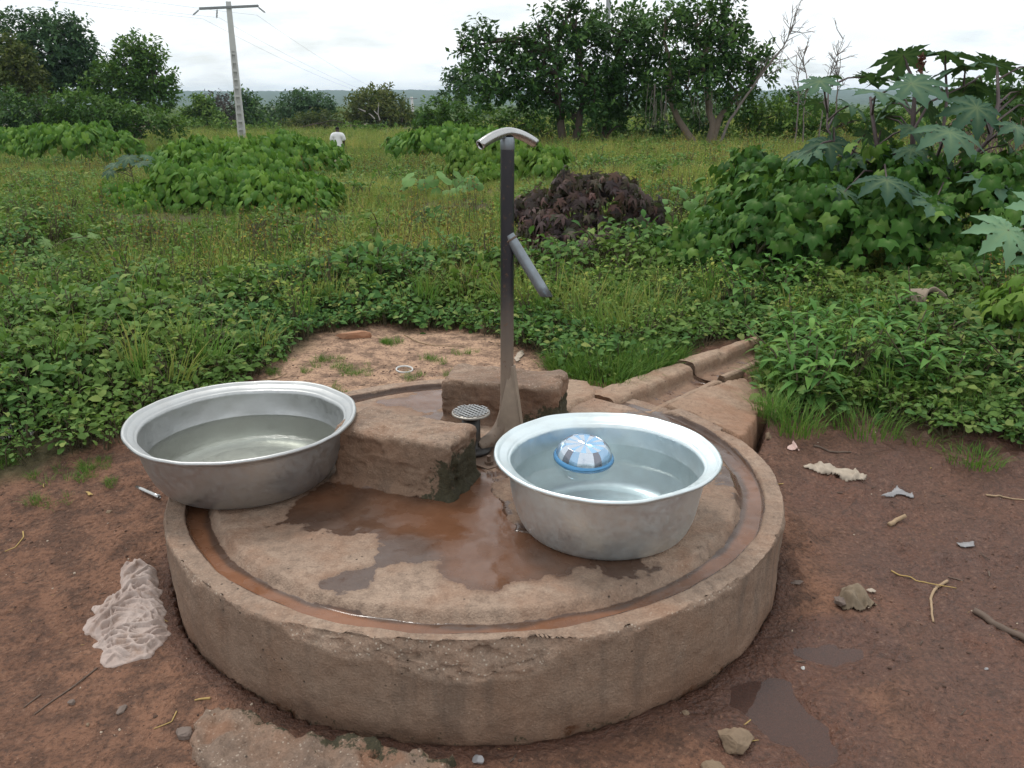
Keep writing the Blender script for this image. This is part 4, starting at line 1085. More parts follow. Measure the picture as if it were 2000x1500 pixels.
def leaf_lobed(lobes, width, web, droop, fold=0.25, jag=0.18, n=6, seed=0):
    """palmate leaf; lobes = [(deg, length)] from one side round to the other"""
    r_ = np.random.default_rng(seed)
    V = [(0.0, 0.0, 0.0)]; vein = [1.0]; Q = []; T = []
    lobes = sorted(lobes)
    webs = []
    for k in range(len(lobes)):
        a0, l0 = lobes[k]; a1, l1 = lobes[(k + 1) % len(lobes)]
        if k == len(lobes) - 1: a1 += 360
        am = math.radians((a0 + a1) / 2); rw = web * (l0 + l1) / 2 * (0.55 if a1 - a0 > 70 else 1)
        webs.append(len(V)); V.append((math.sin(am) * rw, math.cos(am) * rw, -droop * rw * rw + 0.02)); vein.append(0)
    for k, (ad, ln) in enumerate(lobes):
        a = math.radians(ad); d = np.array([math.sin(a), math.cos(a)]); p = np.array([d[1], -d[0]])
        dr = droop * r_.uniform(0.7, 1.4)
        mid, lf, rt = [], [], []
        for m in range(1, n + 1):
            t = m / n; r = ln * (web * 0.9 + (1 - web * 0.9) * t)
            w = width * ln * (math.sin(min(1, t * 1.02 + 0.16) * math.pi) ** 0.8) if m < n else 0.0
            w *= 1 + (jag if m % 2 else -jag)
            z = -dr * r * r
            mid.append(len(V)); V.append((d[0] * r, d[1] * r, z + 0.012)); vein.append(0.9 * (1 - t))
            if m < n:
                for lst, sg in ((lf, -1), (rt, 1)):
                    lst.append(len(V)); V.append((d[0] * r + sg * p[0] * w, d[1] * r + sg * p[1] * w, z + fold * w)); vein.append(0)
        wl = webs[(k - 1) % len(lobes)]; wr = webs[k]
        # side order: -p is towards smaller angle, +p towards larger
        T += [(0, wl, mid[0]), (0, mid[0], wr), (wl, lf[0], mid[0]), (mid[0], rt[0], wr)]
        for m in range(n - 2):
            Q += [(lf[m], lf[m + 1], mid[m + 1], mid[m]), (mid[m], mid[m + 1], rt[m + 1], rt[m])]
        T += [(lf[-1], mid[-1], mid[-2]), (mid[-2], mid[-1], rt[-1])]
    return np.array(V), [np.array(T)[:, ::-1], np.array(Q)[:, ::-1]], np.array(vein)

OVATE = [0.03, 0.24, 0.30, 0.20, 0.01]
LANCE = [0.02, 0.10, 0.13, 0.09, 0.01]
OBOV = [0.02, 0.12, 0.24, 0.29, 0.10]
IVY = [(0, 1.0), (18, 0.70), (34, 0.60), (58, 0.86), (74, 0.62), (96, 0.56), (122, 0.64), (150, 0.42), (180, 0.10)]
HEART = [(0, 1.0), (16, 0.80), (40, 0.68), (75, 0.60), (110, 0.58), (142, 0.56), (162, 0.42), (180, 0.10)]
ROUND = [(0, 0.92), (20, 0.86), (42, 0.96), (62, 0.84), (84, 0.92), (106, 0.80), (130, 0.84), (156, 0.56), (180, 0.10)]
CASTOR = [(0, 1.0), (42, 0.97), (-42, 0.95), (84, 0.84), (-84, 0.86), (122, 0.64), (-122, 0.66), (155, 0.42), (-155, 0.44)]
PAPAW = [(0, 1.0), (50, 0.92), (-50, 0.94), (100, 0.72), (-100, 0.74)]

def leaf_set(fn, n): return [fn(k) for k in range(n)]
S_IVY = leaf_set(lambda k: leaf_polar(IVY, 0.22 + 0.12 * k, 0.14, 0, 0.05, 700 + k), 4)
S_HEART = leaf_set(lambda k: leaf_polar(HEART, 0.35 + 0.15 * k, 0.12, 0, 0.04, 710 + k), 4)
S_ROUND = leaf_set(lambda k: leaf_polar(ROUND, 0.18 + 0.1 * k, -0.25, 0, 0.07, 720 + k), 4)
S_CASTOR = leaf_set(lambda k: leaf_lobed(CASTOR, 0.16, 0.26, 0.08 + 0.09 * k, 0.12 + 0.08 * k, 0.20, 9, 730 + k), 4)
S_PURPLE = leaf_set(lambda k: leaf_lobed([(0, 1.0), (55, 0.85), (-55, 0.85), (105, 0.5), (-105, 0.5)], 0.17, 0.3, 0.45 + 0.15 * k, 0.15, 0.0, 4, 740 + k), 3)
S_PAPAW = leaf_set(lambda k: leaf_lobed(PAPAW, 0.24, 0.42, 0.30 + 0.1 * k, 0.15, 0.12, 5, 750 + k), 3)
def strip3(L, s, f, c, n):
    V, F = leaf_strip(L, s, f, c, n); return V, [F], np.zeros(len(V))
S_LANCE = [strip3(1.0, LANCE, 0.35, c, 5) for c in (0.35, 0.7, 1.0)]
S_OVATE = [strip3(1.0, OVATE, 0.25, c, 3) for c in (0.25, 0.6, 0.9)]
S_OBOV = [strip3(1.0, OBOV, 0.15, c, 3) for c in (0.2, 0.5)]
S_DIAM = [(np.array([(0, 0, 0), (-0.27, 0.45, 0.07), (0, 1, -0.12), (0.27, 0.45, 0.07)], float), [np.array([(0, 2, 1), (0, 3, 2)])], np.zeros(4))]

def frames(ydir, nrm):
    """rotation matrices whose columns are leaf x, tip direction, face normal"""
    y = unit(ydir); z = unit(nrm - y * (nrm * y).sum(-1, keepdims=True)); x = np.cross(y, z)
    return np.stack([x, y, z], -1)

def join_leaves(tmpls, pos, R, scale, tint, rng, extra_vein=True):
    """many leaves -> one V, F, attrs"""
    n = len(pos); pick = rng.integers(0, len(tmpls), n)
    Vs, Fd, ti, ve, off = [], {}, [], [], 0
    for k, (tv, tf, tvein) in enumerate(tmpls):
        idx = np.nonzero(pick == k)[0]
        if not len(idx): continue
        W = np.einsum('nij,vj->nvi', R[idx] * scale[idx][:, None, None], tv) + pos[idx][:, None, :]
        m = len(tv)
        for f in tf:
            Fd.setdefault(f.shape[1], []).append((f[None] + (np.arange(len(idx)) * m)[:, None, None] + off).reshape(-1, f.shape[1]))
        Vs.append(W.reshape(-1, 3)); ti.append(np.repeat(tint[idx], m)); ve.append(np.tile(tvein, len(idx)))
        off += m * len(idx)
    return np.concatenate(Vs), [np.concatenate(v) for v in Fd.values()], {'tint': np.concatenate(ti), 'vein': np.concatenate(ve)}

_leafmesh = {}
def leaf_objects(tmpls, key, pos, R, scale, mat, parent, origin, rng, name='leaf'):
    """each leaf an object of its own, meshes shared"""
    for k, t in enumerate(tmpls):
        if (key, k) not in _leafmesh:
            _leafmesh[(key, k)] = np_mesh(name, t[0], t[1], True, {'vein': t[2]}, mat)
    pick = rng.integers(0, len(tmpls), len(pos))
    for p, r, s, k in zip(pos, R, scale, pick):
        o = bpy.data.objects.new(name, _leafmesh[(key, int(k))]); C.objects.link(o)
        o.parent = parent
        M = Matrix(((r * s)).tolist()).to_4x4(); M.translation = Vector((p - origin).tolist())
        o.matrix_local = M

# ---------------------------------------------------------------- leaf colours
G_WEED = leaf_mat('weed_leaf', [(0.0, (0.042, 0.108, 0.031)), (0.4, (0.078, 0.180, 0.050)), (0.8, (0.144, 0.264, 0.072)), (1.0, (0.312, 0.348, 0.108))], 0.58, 0.28, 0.25, (0.9, (0.15, 0.22, 0.045), 0.55))
G_MEADOW = leaf_mat('meadow_leaf', [(0.0, (0.130, 0.238, 0.054)), (0.5, (0.248, 0.346, 0.076)), (1.0, (0.454, 0.454, 0.108))], 0.6, 0.3, 0.25, (0.35, (0.08, 0.17, 0.04), 0.6))
G_GRASS = leaf_mat('grass_blade', [(0.0, (0.07, 0.16, 0.03)), (0.6, (0.13, 0.26, 0.05)), (1.0, (0.24, 0.31, 0.08))], 0.5, 0.3, 0.3)
G_DRYGR = leaf_mat('dry_grass_blade', [(0.0, (0.26, 0.34, 0.08)), (0.5, (0.45, 0.42, 0.12)), (1.0, (0.52, 0.36, 0.14))], 0.7, 0.3, 0.2, (0.3, (0.12, 0.21, 0.045), 0.6))
G_IVY = leaf_mat('vine_leaf', [(0.0, (0.022, 0.075, 0.012)), (0.55, (0.048, 0.130, 0.020)), (0.9, (0.085, 0.185, 0.030)), (1.0, (0.15, 0.25, 0.05))], 0.5, 0.2, 0.28, None, True)
G_HEART = leaf_mat('heart_vine_leaf', [(0.0, (0.06, 0.16, 0.025)), (0.5, (0.11, 0.235, 0.035)), (1.0, (0.20, 0.34, 0.055))], 0.5, 0.3, 0.35, None, True)
G_LIME = leaf_mat('lime_vine_leaf', [(0.0, (0.08, 0.18, 0.025)), (0.5, (0.14, 0.26, 0.04)), (1.0, (0.22, 0.33, 0.06))], 0.5, 0.35, 0.3, None, True)
G_CASTOR = leaf_mat('castor_leaf', [(0.0, (0.032, 0.077, 0.048)), (0.5, (0.049, 0.108, 0.066)), (1.0, (0.078, 0.151, 0.092))], 0.55, 0.15, 0.28, None, True)
G_CASTOR_L = leaf_mat('pale_castor_leaf', [(0.0, (0.12, 0.24, 0.13)), (1.0, (0.19, 0.33, 0.19))], 0.45, 0.2, 0.45, None, True)
G_PURPLE = leaf_mat('purple_leaf', [(0.0, (0.045, 0.032, 0.036)), (0.5, (0.095, 0.062, 0.060)), (0.8, (0.15, 0.075, 0.066)), (1.0, (0.12, 0.13, 0.09))], 0.45, 0.2, 0.4)
G_PUMPKIN = leaf_mat('pumpkin_leaf', [(0.0, (0.10, 0.21, 0.06)), (1.0, (0.19, 0.34, 0.11))], 0.55, 0.25, 0.3, None, True)
G_PAPAW = leaf_mat('papaw_leaf', [(0.0, (0.11, 0.22, 0.06)), (1.0, (0.20, 0.33, 0.11))], 0.5, 0.25, 0.35, None, True)
G_LANCE = leaf_mat('lance_weed_leaf', [(0.0, (0.061, 0.160, 0.035)), (0.5, (0.099, 0.231, 0.050)), (1.0, (0.187, 0.341, 0.077))], 0.48, 0.25, 0.32)
G_OBOV = leaf_mat('purslane_leaf', [(0.0, (0.057, 0.138, 0.034)), (0.5, (0.103, 0.196, 0.052)), (1.0, (0.218, 0.253, 0.069))], 0.5, 0.2, 0.35)
M_STEM = plain_mat('green_brown_stem', (0.10, 0.085, 0.045), 0.7, 0, 0.3, 20, 0.3)
M_STEM_P = plain_mat('purple_grey_stem', (0.085, 0.06, 0.06), 0.6, 0, 0.3, 20, 0.3)
M_STEM_DRY = plain_mat('dry_grey_stem', (0.30, 0.255, 0.20), 0.9, 0, 0.25, 20, 0.3)

# ---------------------------------------------------------------- scattered ground plants (instanced clumps)
def unlinked(name, V, F, attrs, mats, midx=None):
    me = np_mesh(name, V, F, True, attrs, None)
    for m in mats: me.materials.append(m)
    if midx is not None: me.polygons.foreach_set('material_index', np.asarray(midx, np.int32))
    return bpy.data.objects.new(name, me)

def clump_broad(seed, tm, mat, nl, rad, h, size, up=0.7, stem=True):
    r = np.random.default_rng(seed)
    a = r.uniform(0, 2 * math.pi, nl); q = np.sqrt(r.uniform(0.05, 1, nl)) * rad
    z = h * (0.35 + 0.65 * r.uniform(0, 1, nl)) * (1 - 0.35 * (q / rad) ** 2)
    pos = np.stack([q * np.cos(a), q * np.sin(a), z], -1)
    out = np.stack([np.cos(a + r.normal(0, 0.7, nl)), np.sin(a + r.normal(0, 0.7, nl)), r.uniform(-0.2, 0.5, nl)], -1)
    nrm = np.stack([r.normal(0, 0.35, nl), r.normal(0, 0.35, nl), np.full(nl, up)], -1)
    V, F, A = join_leaves(tm, pos, frames(out, nrm), size * r.uniform(0.65, 1.25, nl), r.uniform(0, 1, nl), r)
    parts = [(V, F)]
    mi = sum(len(f) for f in F)
    if stem:
        sv = []
        for k in range(0, nl, 3):
            sv.append(tube_np([(pos[k] * 0.15) * np.array([1, 1, 0]) + np.array([0, 0, -0.12]), pos[k] * np.array([0.6, 0.6, 0.6]), pos[k]], [0.0035, 0.003, 0.002], 3, False))
        SV, SF = merge_np(sv)
        n0 = len(V); V = np.concatenate([V, SV])
        F = F + [f + n0 for f in SF]
        A = {k: np.concatenate([v, np.zeros(len(SV))]) for k, v in A.items()}
    return V, F, A, mi

def make_clumps(prefix, specs):
    """specs -> unlinked collection of clump objects"""
    col = bpy.data.collections.new(prefix)
    for k, (V, F, A, mi, mat) in enumerate(specs):
        tot = sum(len(f) for f in F)
        idx = np.zeros(tot, int); idx[mi:] = 1
        col.objects.link(unlinked('%s_%02d' % (prefix, k), V, F, A, [mat, M_STEM], idx))
    return col

def grass_clump(seed, nb, rad, h, w, lean=0.5):
    r = np.random.default_rng(seed)
    V, F, ti = [], [], []
    for k in range(nb):
        a = r.uniform(0, 2 * math.pi); q = rad * math.sqrt(r.uniform(0, 1)); L = h * r.uniform(0.5, 1.15); b = a + r.normal(0, 0.6)
        d = np.array([math.cos(b), math.sin(b), 0]); s = np.array([-d[1], d[0], 0]); ln = lean * r.uniform(0.3, 1.3)
        base = np.array([q * math.cos(a), q * math.sin(a), 0]); o = len(V); t_ = r.uniform(0, 1)
        for t in (0, 0.4, 0.75, 1.0):
            c = base + d * L * ln * t * t + np.array([0, 0, L * (t - 0.35 * ln * t * t)])
            ww = w * (1 - t ** 1.5 * 0.95)
            V += [c - s * ww, c + s * ww]; ti += [t_, t_]
        for m in range(3):
            F.append((o + 2 * m, o + 2 * m + 1, o + 2 * m + 3, o + 2 * m + 2))
    return np.array(V), [np.array(F)], {'tint': np.array(ti), 'vein': np.zeros(len(V))}, len(F)

def stalk_clump(seed, ns, h):
    r = np.random.default_rng(seed); parts = []; seeds = []
    for k in range(ns):
        b = np.array([r.uniform(-0.12, 0.12), r.uniform(-0.12, 0.12), 0]); L = h * r.uniform(0.6, 1.2)
        t = b + np.array([r.normal(0, 0.12), r.normal(0, 0.12), 1.0]) * L
        parts.append(tube_np([b, (b + t) / 2 + r.normal(0, 0.01, 3), t], [0.0022, 0.0018, 0.001], 3, False))
        for q in range(7):
            u = r.uniform(0.55, 1.0); seeds.append(b + (t - b) * u + r.normal(0, 0.018, 3))
    V, F = merge_np(parts); nst = sum(len(f) for f in F)
    seeds = np.array(seeds); n = len(seeds)
    d = r.normal(0, 1, (n, 3)); d[:, 2] = np.abs(d[:, 2])
    LV, LF, LA = join_leaves(S_DIAM, seeds, frames(d, r.normal(0, 1, (n, 3))), r.uniform(0.012, 0.028, n), r.uniform(0, 1, n), r)
    A = {k: np.concatenate([LA[k], np.zeros(len(V))]) for k in LA}
    return np.concatenate([LV, V]), LF + [f + len(LV) for f in F], A, sum(len(f) for f in LF)

def scatter(name, col, pos, rotz, tilt, scale, idx, label, cat):
    """one 'stuff' object: points carrying clump instances"""
    me = bpy.data.meshes.new(name)
    me.vertices.add(len(pos)); me.vertices.foreach_set('co', np.ascontiguousarray(pos, np.float32).ravel())
    n = len(pos)
    ra = me.attributes.new('rot', 'FLOAT_VECTOR', 'POINT'); ra.data.foreach_set('vector', np.ascontiguousarray(np.c_[tilt, rotz], np.float32).ravel())
    sa = me.attributes.new('scl', 'FLOAT', 'POINT'); sa.data.foreach_set('value', np.ascontiguousarray(scale, np.float32))
    ia = me.attributes.new('pick', 'INT', 'POINT'); ia.data.foreach_set('value', np.ascontiguousarray(idx, np.int32))
    o = link(name, me)
    g = bpy.data.node_groups.new(name + '_nodes', 'GeometryNodeTree')
    g.interface.new_socket('Geometry', in_out='INPUT', socket_type='NodeSocketGeometry')
    g.interface.new_socket('Geometry', in_out='OUTPUT', socket_type='NodeSocketGeometry')
    gi = g.nodes.new('NodeGroupInput'); go = g.nodes.new('NodeGroupOutput')
    ip = g.nodes.new('GeometryNodeInstanceOnPoints'); ci = g.nodes.new('GeometryNodeCollectionInfo')
    ci.inputs['Collection'].default_value = col
    ci.inputs['Separate Children'].default_value = True; ci.inputs['Reset Children'].default_value = True
    def na(nm, dt):
        x = g.nodes.new('GeometryNodeInputNamedAttribute'); x.data_type = dt; x.inputs['Name'].default_value = nm
        return [s for s in x.outputs if s.enabled and s.name == 'Attribute'][0]
    er = g.nodes.new('FunctionNodeEulerToRotation')
    g.links.new(na('rot', 'FLOAT_VECTOR'), er.inputs[0])
    g.links.new(gi.outputs[0], ip.inputs['Points'])
    g.links.new(ci.outputs[0], ip.inputs['Instance'])
    ip.inputs['Pick Instance'].default_value = True
    g.links.new(na('pick', 'INT'), ip.inputs['Instance Index'])
    g.links.new(er.outputs[0], ip.inputs['Rotation'])
    g.links.new(na('scl', 'FLOAT'), ip.inputs['Scale'])
    g.links.new(ip.outputs[0], go.inputs[0])
    md = o.modifiers.new('scatter', 'NODES'); md.node_group = g
    return tag(o, label, cat, None, 'stuff')

def ring_points(y0, y1, dens, rng, xm=0.66, pad=0.9):
    """random ground points seen by the camera between two distances"""
    area = (y1 - y0) * (xm * (y0 + y1) + 2 * pad)
    n = int(area * dens)
    y = np.sqrt(rng.uniform(y0 * y0, y1 * y1, n)); x = rng.uniform(-1, 1, n) * (xm * y + pad)
    return np.stack([x, y], -1)

r4 = np.random.default_rng(404)
NB = 5
col_weed = make_clumps('weed_clump', [clump_broad(800 + k, S_OVATE if k % 2 else S_OBOV, G_WEED, 19, 0.085, 0.12, 0.036 + 0.005 * k, 0.65) + (G_WEED,) for k in range(NB)])
col_mead = make_clumps('meadow_clump', [clump_broad(820 + k, S_OVATE, G_MEADOW, 26, 0.11, 0.20, 0.036, 0.5) + (G_MEADOW,) for k in range(3)] +
                       [grass_clump(830 + k, 30, 0.08, 0.27, 0.0032, 0.6) + (G_DRYGR,) for k in range(3)] + [grass_clump(840 + k, 26, 0.07, 0.22, 0.004, 0.5) + (G_GRASS,) for k in range(2)])
col_short = make_clumps('short_grass_clump', [grass_clump(850 + k, 34, 0.05, 0.085, 0.0018, 0.8) + (G_GRASS,) for k in range(4)])
col_stalk = make_clumps('stalk_clump', [stalk_clump(860 + k, 5, 0.42) + (leaf_mat('seed_head_%d' % k, [(0.0, (0.16, 0.09, 0.035)), (0.6, (0.30, 0.22, 0.06)), (1.0, (0.40, 0.36, 0.06))], 0.8, 0.1, 0.1),) for k in range(3)])
col_obov = make_clumps('purslane_clump', [clump_broad(870 + k, S_OBOV, G_OBOV, 18, 0.085, 0.06, 0.045, 1.0) + (G_OBOV,) for k in range(4)])

# plants that stand clear of the meadow: (photo px, distance, half width px); what grows in front of them stays short
CLEAR = [(865, 13.6, 95), (1155, 7.3, 95), (1310, 8.4, 50), (100, 7.6, 110), (180, 7.3, 40), (250, 15.5, 60), (410, 5.3, 30), (1150, 7.4, 150), (1450, 6.0, 150), (450, 12.0, 230), (990, 17.5, 130)]
def stand_clear(P):
    k = np.ones(len(P))
    for px, Y, hw in CLEAR:
        u = 1000 + FPX * P[:, 0] / (P[:, 1] * CP + 1.3 * SP)
        d = (P[:, 1] - Y) / Y
        k = np.minimum(k, np.where((np.abs(u - px) < hw) & (d < 0.06) & (d > -0.28), 0.45, 1.0))
    return k

def put(name, col, nvar, P, lift, scale, label, cat, rng, pick=None, tl=0.25):
    z = tz(P[:, 0], P[:, 1], True) if P[:, 1].max() < 12 else tz(P[:, 0], P[:, 1])
    n = len(P)
    return scatter(name, col, np.c_[P, z + lift], rng.uniform(0, 6.28, n), rng.normal(0, tl, (n, 2)), scale, rng.integers(0, nvar, n) if pick is None else pick, label, cat)

# near weeds, hugging the edge of the trodden soil
P = ring_points(3.0, 7.6, 330, r4)
sd = poly_sd(P, BARE) + fbm(P * 3.0, 3, 55) * 0.13
keep = (sd > 0.0) & (r4.uniform(0, 1, len(P)) < sstep(0.0, 0.10, sd) * sstep(7.4, 4.4, P[:, 1] + 2.4 * fbm(P * 0.7, 3, 9)))
P, sd = P[keep], sd[keep]
sdd = poly_sd(P, DRAIN_POLY); k2 = sdd > 0.02; P, sd = P[k2], sd[k2]
grow = sstep(0.0, 0.9, sd) * (0.7 + 0.6 * np.clip(fbm(P * 0.9, 3, 57), -0.8, 1))
right = sstep(1.0, 1.5, P[:, 0])
lift = r4.uniform(0, 1, len(P)) ** 0.7 * (0.03 + 0.19 * grow) * (1 - 0.45 * right)
put('low_weeds', col_weed, NB, P, lift, r4.uniform(0.75, 1.35, len(P)) * (0.75 + 0.45 * grow), 'dense low leafy weeds growing round the edge of the bare soil', 'weeds', r4)
# finer herbs and grass mixed into the near weeds
P = ring_points(3.2, 6.4, 70, r4)
sd = poly_sd(P, BARE); P = P[(sd > 0.12) & (poly_sd(P, DRAIN_POLY) > 0.05) & (fbm(P * 1.5, 3, 66) > -0.1)]
put('mixed_herbs', col_mead, 8, P, r4.uniform(0.02, 0.16, len(P)), r4.uniform(0.55, 1.0, len(P)), 'finer herbs and grass blades mixed into the near weeds', 'herbs', r4, r4.choice([0, 1, 2, 3, 6, 7], len(P), p=[0.24, 0.24, 0.22, 0.06, 0.12, 0.12]), 0.2)
# meadow: yellow-green herbs and grasses
P = np.concatenate([ring_points(4.2, 9, 130, r4), ring_points(9, 16, 60, r4), ring_points(16, 30, 26, r4), ring_points(30, 70, 7, r4)])
sd = poly_sd(P, BARE)
keep = (sd > 0.35) & (r4.uniform(0, 1, len(P)) < sstep(4.2, 5.8, P[:, 1] + 1.2 * fbm(P * 0.6, 2, 19)))
P = P[keep]
fy = P[:, 1]
yel = sstep(-0.15, 0.35, fbm(P * 0.33, 3, 91) + 0.35 * sstep(3.5, 0, np.abs(P[:, 0] + 0.5)))
pick = np.where(r4.uniform(0, 1, len(P)) < 0.14 + 0.48 * yel, r4.integers(3, 6, len(P)), np.where(r4.uniform(0, 1, len(P)) < 0.3, r4.integers(6, 8, len(P)), r4.integers(0, 3, len(P))))
put('meadow_herbs', col_mead, 8, P, r4.uniform(-0.05, 0.05, len(P)), r4.uniform(0.7, 1.35, len(P)) * (1.0 + 0.9 * sstep(9, 30, fy) + 1.2 * sstep(30, 70, fy)) * stand_clear(P), 'yellow-green meadow of herbs and grass behind the pump', 'meadow', r4, pick, 0.15)
P = np.concatenate([ring_points(4.8, 11, 6, r4), ring_points(11, 26, 2, r4)])
P = P[(poly_sd(P, BARE) > 0.3) & (fbm(P * 0.5, 3, 95) > -0.15) & (stand_clear(P) > 0.9)]
put('seed_stalks', col_stalk, 3, P, np.full(len(P), 0.02), r4.uniform(0.8, 1.4, len(P)) * (1 + 0.5 * sstep(11, 26, P[:, 1])), 'thin brown seed stalks standing above the meadow', 'stalks', r4, None, 0.1)
# taller broad-leaved herbs breaking up the meadow
P = np.concatenate([ring_points(5.0, 10, 32, r4), ring_points(10, 20, 13, r4), ring_points(20, 40, 6, r4)])
P = P[(poly_sd(P, BARE) > 0.5) & (fbm(P * 0.45, 3, 93) + 0.5 * fbm(P * 1.3, 2, 94) > 0.05) & (stand_clear(P) > 0.9)]
put('field_weeds', col_weed, NB, P, r4.uniform(0.02, 0.22, len(P)), r4.uniform(0.9, 1.7, len(P)) * (1 + 0.8 * sstep(9, 25, P[:, 1])), 'patches of broad-leaved weeds growing through the meadow', 'weeds', r4)
# short green lawn-like grass in the damp pockets
pk = [(gat(1185, 735), 0.30, 0.16, 240), (gat(1240, 715), 0.28, 0.14, 180), (gat(1900, 868, 0.05), 0.16, 0.07, 60), (gat(1700, 822, 0.08), 0.42, 0.16, 330), (gat(1600, 800, 0.1), 0.3, 0.14, 200)]
Pl = []
for c_, rx, ry, n in pk:
    a = r4.uniform(0, 6.28, n); q = np.sqrt(r4.uniform(0, 1, n)); Pl.append(np.stack([c_[0] + rx * q * np.cos(a), c_[1] + ry * q * np.sin(a)], -1))
P = np.concatenate(Pl)
P = P[(poly_sd(P, DRAIN_POLY) > 0.0) & (np.hypot(P[:, 0] - SLAB_C[0], P[:, 1] - SLAB_C[1]) > 1.12)]
put('short_grass', col_short, 4, P, np.full(len(P), -0.005), r4.uniform(0.8, 1.7, len(P)), 'fresh short green grass in damp pockets beside the drain', 'grass', r4)
# purslane-like mat on the right
P = np.stack([r4.uniform(1.2, 3.6, 1500), r4.uniform(3.2, 5.2, 1500)], -1)
sd = poly_sd(P, BARE) + fbm(P * 4, 2, 58) * 0.08
keep = (sd > -0.02) & (poly_sd(P, DRAIN_POLY) > 0.03)
P, sd = P[keep], sd[keep]
put('round_leaf_mat', col_obov, 4, P, r4.uniform(0, 1, len(P)) * 0.18 * sstep(0, 0.8, sd), r4.uniform(0.8, 1.5, len(P)), 'mat of small rounded leaves creeping over the mud on the right', 'ground cover', r4)
# seedlings on the bare soil
# crumbs of earth, grit and bits of dry stalk on the trodden soil
def crumb(seed):
    V, F = rough_box_np((1, 0.8, 0.6), 3, 0.3, 0.0, 3, seed); V = V * (1 + 0.3 * fbm(V * 2.5, 2, seed)[:, None]); return V, F, {'tint': np.full(len(V), 0.5)}, len(F[0])
M_GRIT = [plain_mat('grit_dark', (0.085, 0.05, 0.036), 0.95, 0, 0.4, 60, 0.5), plain_mat('grit_red', (0.20, 0.11, 0.075), 0.95, 0, 0.4, 60, 0.5), plain_mat('grit_pale', (0.45, 0.36, 0.28), 0.9, 0, 0.3, 60, 0.5)]
def bit(seed):
    V, F = tube_np([(-2.2, 0, 0), (0, 0.25, 0.1), (2.2, -0.1, 0)], [0.22, 0.25, 0.15], 4); return V, F, {'tint': np.full(len(V), 0.5)}, sum(len(f) for f in F)
col_grit = make_clumps('grit', [crumb(880) + (M_GRIT[0],), crumb(881) + (M_GRIT[0],), crumb(882) + (M_GRIT[1],), crumb(883) + (M_GRIT[1],), crumb(884) + (M_GRIT[2],), bit(885) + (M_STICK_D,), bit(886) + (M_STRAW,)])
P = np.concatenate([np.stack([r4.uniform(-2.4, 2.7, 9000), r4.uniform(1.2, 4.2, 9000)], -1), np.stack([r4.uniform(-1.7, 0.5, 2600), r4.uniform(3.6, 5.6, 2600)], -1)])
rs = np.hypot(P[:, 0] - SLAB_C[0], P[:, 1] - SLAB_C[1])
keep = (rs > 1.09) & (poly_sd(P, BARE) < 0.03) & (poly_sd(P, DRAIN_POLY) > 0.0) & (poly_sd(P, PUD1) > 0.0) & (poly_sd(P, PUD2) > 0.0) & (r4.uniform(0, 1, len(P)) < 0.35 + 0.65 * sstep(-0.2, 0.5, fbm(P * 2.2, 3, 97)))
P = P[keep]
pk_ = r4.choice(7, len(P), p=[0.27, 0.2, 0.2, 0.15, 0.07, 0.08, 0.03])
put('soil_crumbs', col_grit, 7, P, np.full(len(P), 0.0005), 0.0022 + 0.0035 * r4.uniform(0, 1, len(P)) ** 4 * 2.6, 'crumbs of earth, grit and dry bits on the bare soil', 'grit', r4, pk_, 0.3)
P = np.stack([r4.uniform(-1.1, 0.9, 900), r4.uniform(1.8, 3.9, 900)], -1)
rs = np.hypot(P[:, 0] - SLAB_C[0], P[:, 1] - SLAB_C[1]); P = P[rs < 0.88]; P = P[fbm(P * 4, 2, 99) > 0.0]
scatter('slab_grit', col_grit, np.c_[P, np.full(len(P), SLAB_Z + 0.0025)], r4.uniform(0, 6.28, len(P)), r4.normal(0, 0.2, (len(P), 2)), 0.0016 + 0.004 * r4.uniform(0, 1, len(P)) ** 4, r4.choice(7, len(P), p=[0.3, 0.15, 0.15, 0.1, 0.22, 0.07, 0.01]), 'scattered grit lying on the concrete platform', 'grit')
sp = [(630, 706, 4), (672, 720, 5), (690, 732, 4), (610, 722, 2), (755, 668, 6), (770, 672, 4), (830, 700, 2), (850, 708, 3), (905, 690, 3), (655, 700, 2), (725, 724, 2), (535, 728, 3), (550, 700, 3), (660, 765, 3), (170, 915, 5), (150, 935, 4), (195, 905, 4), (60, 985, 3), (20, 905, 6), (85, 940, 3), (130, 990, 2), (810, 735, 3), (1060, 660, 3), (880, 735, 3), (215, 950, 2)]
Pl = []
for px, py, n in sp:
    g_ = gpt(px, py)
    for _ in range(n * 2): Pl.append(g_[:2] + r4.normal(0, 0.028, 2))
P = np.array(Pl)
put('soil_seedlings', col_short, 4, P, np.full(len(P), -0.004), r4.uniform(0.25, 0.6, len(P)), 'tiny sprouts of grass scattered on the bare soil', 'sprouts', r4)

# ---------------------------------------------------------------- single plants
def in_view(P):
    u, v, w = project(P)
    return (u > -60) & (u < 2060) & (v > -60) & (v < 1560)

